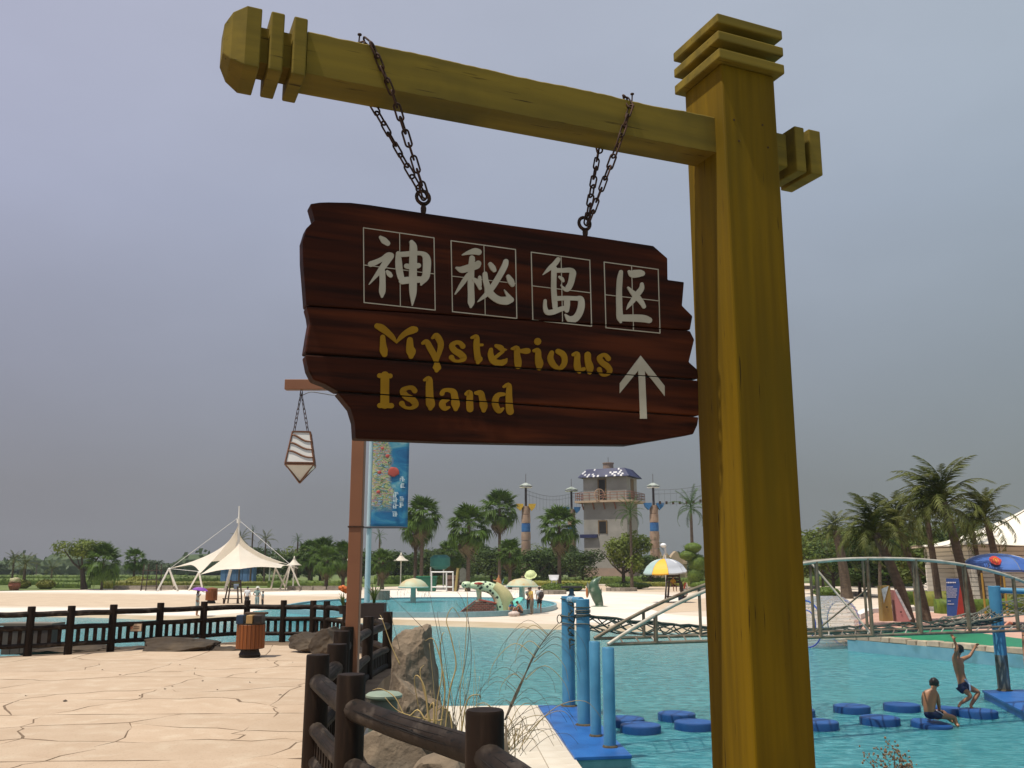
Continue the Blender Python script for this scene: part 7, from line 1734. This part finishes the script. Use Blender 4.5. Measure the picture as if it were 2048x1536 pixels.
q = Yp(787, 944, BY - .42); m = MB(); m.ell(q, (.48, .03, .40), 14, 8, amp=.25, fr=2.5); m.build('red_ball', RDM, bnr, smooth='all')
for px, py, s_ in ((765, 897, .13), (775, 912, .17), (759, 945, .16), (757, 984, .16)): q = Yp(px, py, BY - .42); m = MB(); m.ell(q, (s_, .03, s_ * .9), 10, 7, amp=.2); m.build('red_spot', RDM, bnr, smooth='all')

# ================================================================== the tower and the columns with their cables
TWY = 172.0; gt = TWY / FPX
tw = thing('tower', at(1225, TWY), 'grey plastered lookout tower with blue tiled roof and railed gallery', 'tower')
WALL = mat('tower_plaster', (.29, .28, .25), (.24, .23, .205), scale=.5, rough=.95, bump=.02, c3=(.34, .32, .29), s3=.35)
cx0 = at(1207, TWY)
def tz_(py): return Yp(1200, py, TWY).z
rzt = R(28); Mz = Matrix.Rotation(rzt, 3, 'Z')
wt1 = 112 * gt; # overall visible width; box turned so a broad left face and a narrow right face show
aw, bw_ = 7.4, 4.9; ctr = at(1216, TWY + 4)
zb0, zb1, zb2, zb3 = GZ - .2, tz_(1000), tz_(956), tz_(936)
rzt = R(-26); Mz = Matrix.Rotation(rzt, 3, 'Z'); wx = 8.6; wy = 6.2
def tbox(lo, hi, sx, sy, name, mtl, par=tw, dx=0, dy=0, taper=1):
    m = MB(); m.box(ctr + Mz @ Vector((dx, dy, 0)) * 1 + Vector((0, 0, (lo + hi) / 2 - ctr.z)), (sx, sy, hi - lo), rz=rzt, taper=taper); return m.build(name, mtl, par)
tbox(zb0, tz_(1004), wx, wy, 'lower_wall', WALL)
tbox(tz_(1000), tz_(953), wx * 1.0, wy * 1.0, 'upper_wall', WALL)
tbox(zb0, tz_(1136), wx * 1.03, wy * 1.03, 'plinth', mat('plinth_stone', (.30, .22, .17), (.25, .19, .15), scale=1))
slab = tbox(tz_(1004), tz_(1000), wx * 1.33, wy * 1.33, 'gallery_floor', mat('gallery_cream', (.45, .33, .22), (.4, .3, .2), scale=1))
RT = mat('roof_tile_blue', (.010, .014, .06), (.014, .02, .085), scale=3, rough=.6, rnd=.2); RW = mat('roof_tile_broken_white', (.5, .5, .52), rough=.4)
# hipped roof of blue tiles
z0, z1 = tz_(953), tz_(936); ex, ey, tx_, ty_ = wx * .60, wy * .62, wx * .44, wy * .40
rf_c = [(-ex, -ey, z0), (ex, -ey, z0), (ex, ey, z0), (-ex, ey, z0)]; rf_t = [(-tx_, -ty_, z1), (tx_, -ty_, z1), (tx_, ty_, z1), (-tx_, ty_, z1)]
def TWp(p): v = ctr + Mz @ Vector((p[0], p[1], 0)); return Vector((v.x, v.y, p[2]))
m = MB(); m.add([TWp(p) for p in rf_c] + [TWp(p) for p in rf_t], [(0, 1, 2, 3), (4, 5, 6, 7), (0, 1, 5, 4), (1, 2, 6, 5), (2, 3, 7, 6), (3, 0, 4, 7)]); roof = m.build('roof', RT, tw)
rn = random.Random(2); tile_a = None
for side in range(4):
    A, B, C, D = TWp(rf_c[side]), TWp(rf_c[(side + 1) % 4]), TWp(rf_t[(side + 1) % 4]), TWp(rf_t[side]); nc = int((B - A).length / .42)
    if side in (2, 3): continue
    for i in range(nc):
        for j in range(5):
            u, v = (i + .5) / nc, (j + .5) / 5; p = A.lerp(B, u).lerp(D.lerp(C, u), v); white = side == 0 and rn.random() < .22 and u < .92
            d = (B - A).normalized(); up_v = (D.lerp(C, u) - A.lerp(B, u)).normalized(); nn = d.cross(up_v); mm = MB()
            Mt = Matrix((d, up_v, nn)).transposed(); key = 'w' if white else 'b'
            if tile_a is None: tile_a = {}
            if key not in tile_a: mm.box((0, 0, 0), (.38, .5, .09)); ob = mm.build('roof_tile', RW if white else RT, roof, org=(0, 0, 0)); tile_a[key] = ob
            else: ob = tile_a[key].copy(); col.objects.link(ob); ob.parent = roof
            ob.matrix_basis = Matrix.Translation(p + nn * .05 - ctr0) @ Mt.to_4x4() if False else Matrix.Translation(p + nn * .05 - ORG[tw.name]) @ Mt.to_4x4()
m = MB(); m.lathe(TWp((-.3, 0, z1)) , [(1.05, 0), (.98, tz_(924) - z1), (1.12, tz_(923) - z1), (1.12, tz_(921) - z1)], 16); m.build('chimney', mat('chimney_brown', (.28, .20, .15), (.23, .16, .12), scale=2), tw, smooth=True)
m = MB(); q = TWp((-.3, 0, tz_(921))); m.tube([q, q + Vector((0, 0, 1.1))], .04, 4); m.build('lightning_rod', IRON, tw)
# openings
WOOD = mat('door_wood', (.16, .10, .04)); HOLE = mat('dark_interior', (.012, .010, .008), rough=1)
def opening(dx, face, lo, hi, w, frame=True, colr=HOLE, name='window'):
    off = -wy / 2 - .02 if face == 'front' else wx / 2 + .02
    c = TWp((dx, off, (lo + hi) / 2)) if face == 'front' else TWp((off, dx, (lo + hi) / 2)); rz_ = rzt if face == 'front' else rzt + R(90)
    m = MB(); m.box(c, (w, .10, hi - lo), rz=rz_); o = m.build(name, colr, tw)
    if frame:
        for s_ in (-1, 1): m = MB(); m.box(c + Matrix.Rotation(rz_, 3, 'Z') @ Vector((s_ * w / 2, -.02, 0)), (.22, .16, hi - lo + .2), rz=rz_); m.build('frame', WOOD, o)
        m = MB(); m.box(c + Vector((0, 0, (hi - lo) / 2)) + Matrix.Rotation(rz_, 3, 'Z') @ Vector((0, -.02, 0)), (w + .2, .16, .2), rz=rz_); m.build('lintel', WOOD, o)
opening(-.5, 'front', tz_(998), tz_(957), 1.5, name='door'); opening(-.5, 'front', tz_(1066), tz_(1041), 1.6, name='window'); opening(.2, 'side', tz_(998), tz_(957), 1.3, colr=WOOD, name='door')
tbox(tz_(1075), tz_(1068), 3.4, 1.6, 'lower_roof', RT, dx=-3.2, dy=-2.9)
# gallery railing
RA = mat('gallery_rail_rust', (.24, .10, .06), (.18, .08, .05), scale=3); zr0 = tz_(1000)
gx, gy = wx * .645, wy * .645; cs = [(-gx, -gy), (gx, -gy), (gx, gy), (-gx, gy)]; hR = 1.5
for k in range(4):
    a, b = cs[k], cs[(k + 1) % 4]
    for z_ in (.5, 1.0, 1.5): m = MB(); m.tube([TWp((*a, zr0 + z_)), TWp((*b, zr0 + z_))], .055, 4); m.build('rail', RA, tw)
    nb = 8
    for i in range(nb): m = MB(); u = i / nb; x, y = a[0] + (b[0] - a[0]) * u, a[1] + (b[1] - a[1]) * u; m.tube([TWp((x, y, zr0)), TWp((x, y, zr0 + hR))], .06, 4); m.build('rail_post', RA, tw)
for k in range(5):
    x = -wx * .5 + wx * k / 4; m = MB(); m.beam(TWp((x, -wy * .5, zr0 - 1.6)), TWp((x, -wy * .64, zr0 - .4)), .2, .2); m.build('bracket', RA, tw)
m = MB(); q = TWp((-.7, -gy - .1, zr0 + 1.0)); m.tube([q + Vector((math.cos(a) * .95, 0, math.sin(a) * 1.1)) for a in [2 * math.pi * k / 18 for k in range(18)]], .09, 5, closed=True); m.build('round_emblem', mat('emblem_tan', (.4, .27, .18)), tw)
m = MB(); m.beam(q + Vector((0, 0, 1)), q - Vector((0, 0, 1)), .12, .1); m.beam(q + Vector((.8, 0, -.4)), q + Vector((-.8, 0, .4)), .12, .1); m.build('emblem_bars', mat('emblem_tan', (.4, .27, .18)), tw)

COLM = mat('column_plaster', (.36, .255, .18), (.30, .20, .14), scale=1.0, rough=.9, bump=.02, c3=(.22, .17, .13), s3=1.2, rnd=.08); BANDB = mat('column_blue_band', (.02, .10, .28), (.03, .14, .34), scale=2)
tops = []
def column(px, Y, ytop, ylamp, w, wing, ybase, label):
    k = Y / FPX; c = at(px, Y); r = w * k / 2; root = thing('column', c, label, 'column', 'totem columns of the cable ride'); zt2 = Yp(px, ytop, Y).z; zl2 = Yp(px, ylamp, Y).z
    m = MB(); n = 9
    for i in range(n):
        z0_, z1_ = c.z + (zt2 - c.z) * i / n, c.z + (zt2 - c.z) * (i + 1) / n - .05; rr = r * (1.15 - .2 * i / n) * (1 + .04 * (i % 2)); mm = MB(); mm.lathe((c.x, Y, 0), [(rr, z0_), (rr * 1.02, (z0_ + z1_) / 2), (rr * .98, z1_)], 14)
        mm.build('drum', BANDB if i == 6 else COLM, root, smooth=True)
    W = mat('wing_' + label.split()[0], *((.55, .36, .03), (.45, .28, .03)) if wing == 'y' else ((.03, .16, .36), (.02, .12, .3)), scale=3)
    for s_ in (-1, 1):
        q = [(c.x + s_ * r * .6, zt2 - .1), (c.x + s_ * r * 1.3, zt2 - .9), (c.x + s_ * r * 2.1, zt2 - .3), (c.x + s_ * r * 2.35, zt2 + .35), (c.x + s_ * r * .6, zt2 + .35)]
        mm = MB(); mm.plate([(x, Y - .8, z) for x, z in q], [(x, Y + .3, z) for x, z in q]); mm.build('wing', W, root)
    m = MB(); m.tube([(c.x, Y, zt2), (c.x, Y, zl2 - .2)], [.22, .2], 8); m.build('pole', mat('column_pole', (.03, .022, .02)), root)
    m = MB(); lr_ = 13 * k; m.lathe((c.x, Y, zl2 - .5), [(lr_ * .5, 0), (lr_, .12), (lr_ * 1.02, .25), (lr_ * .5, .6), (.1, .85)], 16); m.build('lamp_shade', mat('lamp_shade_green', (.42, .45, .42), (.12, .16, .12), scale=1.5), root, smooth=True)
    m = MB(); m.lathe((c.x, Y, zl2 - .58), [(lr_ * .96, 0), (lr_ * .96, .1)], 16); m.build('lamp_glass', mat('lamp_white', (.8, .8, .78)), root)
    m = MB(); m.tube([(c.x, Y, zl2), (c.x, Y, zl2 + 1.9)], .04, 4); m.build('spire', IRON, root)
    tops.append(Vector((c.x, Y, zl2 - 1.0)))
column(1051, 165, 1012, 969, 17, 'y', 0, 'yellow winged column, left of the three around the tower'); column(1140, 182, 1018, 977, 15, 'b', 0, 'middle column with small blue wings left of the tower'); column(1300, 165, 1010, 969, 17, 'b', 0, 'right column with blue wings and blue band beside the tower')
cm = at(1492, 150); far_t = Vector((cm.x, 150, Yp(1492, 938, 150).z)); cmr = thing('mast', cm, 'mast behind the yellow post holding the ends of the overhead cables', 'mast'); m = MB(); m.tube([cm, far_t + Vector((0, 0, .5))], .35, 8); m.build('shaft', COLM, cmr, smooth=True); m = MB(); m.box(far_t + Vector((0, 0, .5)), (1.2, 1.2, .3)); m.build('cap', IRON, cmr)
for i, (A, B, n_, sg_, lb, wood) in enumerate(((tops[0], tops[1], 14, .8, 'cable with hanging strings between the left and middle columns', 0), (tops[1], TWp((-wx * .5, 0, tz_(968))), 7, .4, 'cable with hanging strings from the middle column to the tower', 0), (tops[2], far_t, 16, 1.0, 'cable with hanging strings running right from the right column', 0), (tops[2] - Vector((0, 0, 2.4)), far_t - Vector((0, 0, 3.4)), 14, .9, 'lower cable with small dark wooden steps right of the tower', 1))):
    root = thing('cable', A, lb, 'cable', 'overhead cables of the rope course'); pts = [A.lerp(B, k / 20) - Vector((0, 0, sg_ * math.sin(math.pi * k / 20))) for k in range(21)]
    CABM = mat('cable_grey', (.09, .10, .11)); m = MB(); m.tube(pts, .035, 4); m.build('main_cable', CABM, root)
    if not wood: m = MB(); m.tube([p - Vector((0, 0, .7)) for p in pts], .03, 4); m.build('second_cable', CABM, root)
    for k in range(1, n_):
        p = A.lerp(B, k / n_) - Vector((0, 0, sg_ * math.sin(math.pi * k / n_))); m = MB()
        if wood: m.box(p + Vector((0, 0, .2)), (.34, .3, .5)); m.build('step', IRON, root)
        else: m.tube([p, p - Vector((0, 0, 3.0))], .022, 3); m.build('hanging_string', CABM, root)
# sandstone ruins behind the parasol
RU = mat('ruin_stone', (.42, .33, .22), (.36, .28, .19), scale=.8, rough=.95, bump=.02)
rs = [(1305, 1140), (1309, 1104), (1322, 1104), (1326, 1120), (1334, 1106), (1341, 1116), (1346, 1108), (1352, 1102), (1357, 1106), (1362, 1116), (1372, 1122), (1377, 1140)]
q = [Yp(x, y, 185) for x, y in rs]; q[0].z = q[-1].z = GZ; m = MB(); m.plate([(p.x, 185, p.z) for p in q], [(p.x, 188, p.z) for p in q]); ru = thing('ruin_wall', at(1340, 186), 'stepped sandstone ruin wall behind the grey and yellow parasol', 'wall'); m.build('masonry', RU, ru)
for k in range(7): m = MB(); p = Yp(1310 + k * 10, 1126 + (k % 3) * 5, 184.8); m.box(p, (.9, .3, .5)); bevel(m.build('stone', RU, ru), .06)
lp2 = at(1320, 150, BZ); l2 = thing('street_lamp', lp2, 'thin white globe lamp rising behind the parasol', 'lamp'); m = MB(); zt3 = Yp(1320, 1092, 150).z; m.tube([lp2, (lp2.x, 150, zt3)], .13, 8); m.build('pole', WSTEEL, l2); m = MB(); m.ell((lp2.x - .3, 150, zt3 + .1), (.5, .5, .36), 12, 8); m.build('globe', mat('globe_white', (.8, .82, .84), rough=.3), l2, smooth='all')

# ================================================================== things standing on the middle of the beach
gy_ = Zp(885, 1184, BZ).y; gf = thing('goal_frame', Zp(885, 1184, BZ), 'white pipe frame like a small football goal behind the round pool', 'frame')
def fp(px, py): return Yp(px, py, gy_)
PIPE = mat('white_pipe', (.62, .64, .62), rough=.4)
for pa, pb in (((863, 1184), (863, 1144)), ((893, 1184), (893, 1144)), ((906, 1184), (906, 1144)), ((862, 1144), (907, 1144)), ((863, 1174), (906, 1174))):
    m = MB(); m.tube([fp(*pa), fp(*pb)], .10, 6); m.build('pipe', PIPE, gf)
c = Zp(925, 1183, BZ); nb_ = thing('notice_board', c, 'arched grey notice board between two yellow posts behind the pool', 'notice board'); Yn = c.y
for px in (916, 936): m = MB(); m.tube([at(px, Yn, BZ), Yp(px, 1136, Yn)], .17, 7); m.build('post', mat('bamboo_post', (.34, .27, .10)), nb_)
m = MB(); q = [Yp(x, y, Yn) for x, y in ((919, 1165), (919, 1142), (922, 1137), (926, 1135), (930, 1137), (933, 1142), (933, 1165))]; m.plate([(p.x, Yn - .08, p.z) for p in q], [(p.x, Yn + .08, p.z) for p in q]); m.build('panel', mat('notice_grey', (.20, .21, .17), (.15, .16, .13), scale=4), nb_)
c = Zp(905, 1182, BZ); br_ = thing('barrel', c, 'brown wooden barrel beside the white pipe frame', 'barrel'); m = MB(); m.lathe(c, [(.75, 0), (.95, .9), (.78, 1.9), (.7, 1.95)], 14); m.build('staves', mat('barrel_brown', (.16, .10, .075), (.10, .065, .05), scale=2), br_, smooth=True)
for z_ in (.45, 1.35): m = MB(); m.lathe(c + Vector((0, 0, z_)), [(.93, 0), (.94, .12)], 14); m.build('hoop', IRON, br_)
c = Zp(853, 1183, BZ); gb_ = thing('green_bin', c, 'dark green wheeled skip left of the white pipe frame', 'bin'); m = MB(); m.box(c + Vector((0, 0, .9)), (2.3, 1.2, 1.7), taper=1.12); bevel(m.build('body', mat('bin_green', (.01, .10, .06), (.015, .13, .08), scale=1), gb_), .06); m = MB(); m.box(c + Vector((0, 0, 1.82)), (2.65, 1.4, .14)); m.build('lid', mat('bin_green_lid', (.02, .16, .09)), gb_)
c = Zp(878, 1130 + 54, BZ); tk = thing('water_tank', at(880, 130, BZ), 'teal water slide tank on posts behind the white frame', 'tank'); m = MB(); m.lathe(Yp(880, 1139, 130), [(.7, 0), (1.4, .5), (1.4, 1.6), (.9, 2)], 14); m.build('drum', mat('tank_teal', (.02, .14, .12), (.03, .18, .15), scale=1), tk, smooth=True)
for sx in (-1, 1): m = MB(); q = at(880, 130, BZ) + Vector((sx * .9, 0, 0)); m.tube([q, Vector((q.x, 130, Yp(880, 1134, 130).z))], .1, 5); m.build('post', WSTEEL, tk)
m = MB(); c = Zp(997, 1176, BZ); orn = thing('orange_statue', c, 'small orange figure with a raised arm behind the spotted creature', 'statue'); Yo = c.y
m.tube([c, Yp(998, 1166, Yo), Yp(997, 1156, Yo)], [.35, .45, .25], 8); m.tube([Yp(997, 1160, Yo), Yp(991, 1162, Yo), Yp(986, 1160, Yo)], [.16, .12, .08], 6); m.tube([Yp(997, 1158, Yo), Yp(998, 1150, Yo)], [.2, .1], 6); m.build('figure', mat('statue_orange', (.45, .16, .06), (.36, .2, .1), scale=2), orn, smooth=True)
m = MB(); m.tube([Yp(1000, 1172, Yo), Yp(1004, 1168, Yo), Yp(1008, 1157, Yo)], [.2, .16, .05], 6); m.build('tail', mat('statue_teal', (.1, .2, .2)), orn, smooth=True)
# white plastic chair in the planter
c = Zp(1108, 1183, BZ) + Vector((0, 0, .5)); wc = thing('plastic_chair', c, 'white plastic chair standing in the planter behind the couple', 'chair'); WP = mat('white_plastic', (.8, .8, .82), rough=.4)
for s_ in (-1, 1): m = MB(); m.tube([c + Vector((s_ * .35, 0, 0)), c + Vector((s_ * .25, 0, .9))], .06, 5); m.build('leg', WP, wc)
m = MB(); m.box(c + Vector((0, 0, .9)), (.8, .7, .08)); m.build('seat', WP, wc); m = MB(); m.box(c + Vector((0, .3, 1.25)), (1.1, .08, .6), taper=1.2); m.build('back', WP, wc)

# ================================================================== right side: hut with tent roof, notice boards, sloping signs
PLK = mat('white_plank', (.66, .61, .52), (.56, .52, .45), scale=1.5, rough=.8, stretch=(.4, 1, 4), rnd=.07)
HY = 56.0; hutr = thing('plank_hut', at(1990, HY + 3, TZ), 'white plank hut under a broad cream tent roof at the right edge', 'hut')
def wall_planks(x0, x1, y0, y1, z0_, z1_, ph=.26):
    z = z0_; pr_ = None; L = math.hypot(x1 - x0, y1 - y0); a = math.atan2(y1 - y0, x1 - x0)
    while z < z1_:
        if pr_ is None: mm = MB(); mm.box((0, 0, 0), (L, .12, ph - .03)); pr_ = mm.build('plank', PLK, hutr, org=(0, 0, 0)); o = pr_; 
        else: o = pr_.copy(); col.objects.link(o); o.parent = hutr
        o.rotation_euler = (R(0), 0, a); o.location = Vector(((x0 + x1) / 2, (y0 + y1) / 2, z + ph / 2)) - ORG[hutr.name]; z += ph
hx0, hx1 = at(1906, HY).x, at(1906, HY).x + 11
ztop_h = Yp(1900, 1092, HY).z
wall_planks(hx0, hx1, HY, HY, TZ, ztop_h); wall_planks(hx0, hx0, HY, HY + 6, TZ, ztop_h); wall_planks(at(1848, HY).x, hx0, HY + 2, HY + 2, TZ, Yp(1850, 1121, HY + 2).z)
m = MB(); m.box(((hx0 + hx1) / 2, HY + 3.1, (TZ + ztop_h) / 2), (hx1 - hx0 - .2, 5.9, ztop_h - TZ)); m.build('core', mat('hut_core', (.2, .18, .16)), hutr)
ap = Yp(2075, 1005, HY + 3); ez = Yp(1890, 1092, HY).z; RFM = mat('cream_tent_roof', (.80, .74, .63), (.74, .68, .56), scale=.6, rough=.6)
prof_ = []
xL = Yp(1884, 1092, HY - 1).x
for k in range(13):
    t = k / 12; prof_.append((t, ez + (ap.z - ez) * (t ** 1.55)))
m = MB(); g = []; NA = 24; rx_ = ap.x - xL
for (t, z) in prof_:
    g.append([Vector((ap.x + math.cos(a) * rx_ * (1 - t) * (1 - .03 * math.cos(8 * a)), ap.y + math.sin(a) * 5.2 * (1 - t), z + .07 * (1 - t) * math.cos(8 * a))) for a in [2 * math.pi * i / 48 for i in range(48)]])
for i in range(12):
    for j in range(48): m.add([g[i][j], g[i][(j + 1) % 48], g[i + 1][(j + 1) % 48], g[i + 1][j]], [(0, 1, 2, 3)])
m.build('tent_roof', RFM, hutr, smooth='all')
m = MB(); m.tube([g[0][j] for j in range(48)], .045, 5, closed=True); m.build('roof_edge', mat('roof_edge_dark', (.16, .12, .08)), hutr)
m = MB(); m.tube([g[i][27] + Vector((0, 0, .03)) for i in range(13)], .02, 4); m.build('roof_rope', IRON, hutr)
# blue notice board
NBY = 47.5; P_ = [Yp(x, y, NBY) for x, y in ((1892, 1157), (1921, 1157), (1912, 1219), (1893, 1219))]
nbb = thing('information_board', at(1905, NBY, TZ), 'blue information board with lines of white text and a red side panel', 'sign'); P_[2].z = P_[3].z = TZ + .02
m = MB(); m.plate([(p.x, NBY, p.z) for p in P_], [(p.x + .05, NBY + .08, p.z) for p in P_]); m.build('panel', mat('board_blue', (.02, .07, .26), (.03, .09, .32), scale=2), nbb)
Q_ = [Yp(x, y, NBY) for x, y in ((1921, 1158), (1927, 1157), (1927, 1219), (1912, 1219))]; Q_[2].z = Q_[3].z = TZ + .02
m = MB(); m.plate([(p.x, NBY, p.z) for p in Q_], [(p.x, NBY + .25, p.z) for p in Q_]); m.build('side_panel', mat('board_red', (.35, .03, .02), (.28, .03, .02), scale=2), nbb)
rn = random.Random(1)
for k, (py, x0, x1, hh) in enumerate(((1165, 1894, 1911, 2.6), (1174, 1894, 1906, 1.3), (1178, 1894, 1915, 1.3), (1182, 1894, 1914, 1.3), (1186, 1894, 1913, 1.3), (1190, 1895, 1913, 1.3), (1194, 1895, 1912, 1.3), (1202, 1896, 1902, 1.3), (1208, 1896, 1909, 1.3))):
    x = x0; m = MB(); st = hh * 1.25
    while x < x1:
        q = Yp(x, py, NBY - .012); m.box(q, (hh * .9 * NBY / FPX, .006, hh * rn.uniform(.7, 1) * NBY / FPX)); x += st
    m.build('text_line', mat('board_white', (.8, .8, .82)), nbb)
for px in (1926, 1968):
    m = MB(); a = at(px, NBY + .3, TZ); m.tube([a, Vector((a.x, a.y, Yp(px, 1146, NBY).z))], .05, 6); m.build('pole', mat('ochre_pole', (.32, .20, .03)), nbb if px == 1926 else thing('ochre_post', a, 'ochre post standing right of the blue information board', 'post'))
# small sloping lettered signs between the leaning trunks
SGY = 39.6
def slope_sign(pts, side_pts, ca, cb, label, hole):
    P_ = [Yp(x, y, SGY) for x, y in pts]; root = thing('sloping_sign', Vector((P_[0].x, SGY, TZ)), label, 'sign', 'small sloping signs on the pink terrace')
    m = MB(); m.plate([(p.x, SGY, max(TZ + .01, p.z)) for p in P_], [(p.x + .04, SGY + .5, max(TZ + .01, p.z)) for p in P_]); m.build('body', mat('sign_' + label.split()[0], ca, rough=.7), root)
    S2 = [Yp(x, y, SGY - .02) for x, y in side_pts]; m = MB(); m.plate([(p.x, SGY - .02, p.z) for p in S2], [(p.x, SGY - .004, p.z) for p in S2]); m.build('face', mat('signface_' + label.split()[0], cb, (.25, .3, .33), scale=9, hi=.75), root)
    q = Yp(*hole, SGY - .03); m = MB(); m.ell(q, (.045, .015, .025), 8, 5); m.build('hand_hole', HOLE, root)
slope_sign([(1762, 1172), (1779, 1171), (1787, 1242), (1766, 1243)], [(1763, 1178), (1777, 1172), (1768, 1206)], (.26, .17, .045), (.42, .50, .52), 'ochre sign with a white face, left of the pink one', (1774, 1214))
slope_sign([(1788, 1180), (1792, 1183), (1822, 1243), (1795, 1244)], [(1789, 1180), (1793, 1179), (1824, 1238), (1819, 1240)], (.42, .18, .17), (.60, .56, .54), 'pink triangular sign leaning beside the second trunk', (1802, 1224))
print('objects', len(bpy.data.objects))
# ================================================================== summer haze
hm = bpy.data.materials.new('air'); hm.use_nodes = True; t = hm.node_tree; t.nodes.remove(t.nodes['Principled BSDF'])
pv = t.nodes.new('ShaderNodeVolumePrincipled'); pv.inputs['Color'].default_value = (.80, .86, .95, 1); pv.inputs['Density'].default_value = .00022; pv.inputs['Anisotropy'].default_value = .2
t.links.new(pv.outputs[0], t.nodes['Material Output'].inputs['Volume'])
m = MB(); m.box((0, 250, 9.5), (1700, 640, 27)); hz = m.build('haze', hm); tag(hz, kind='stuff')
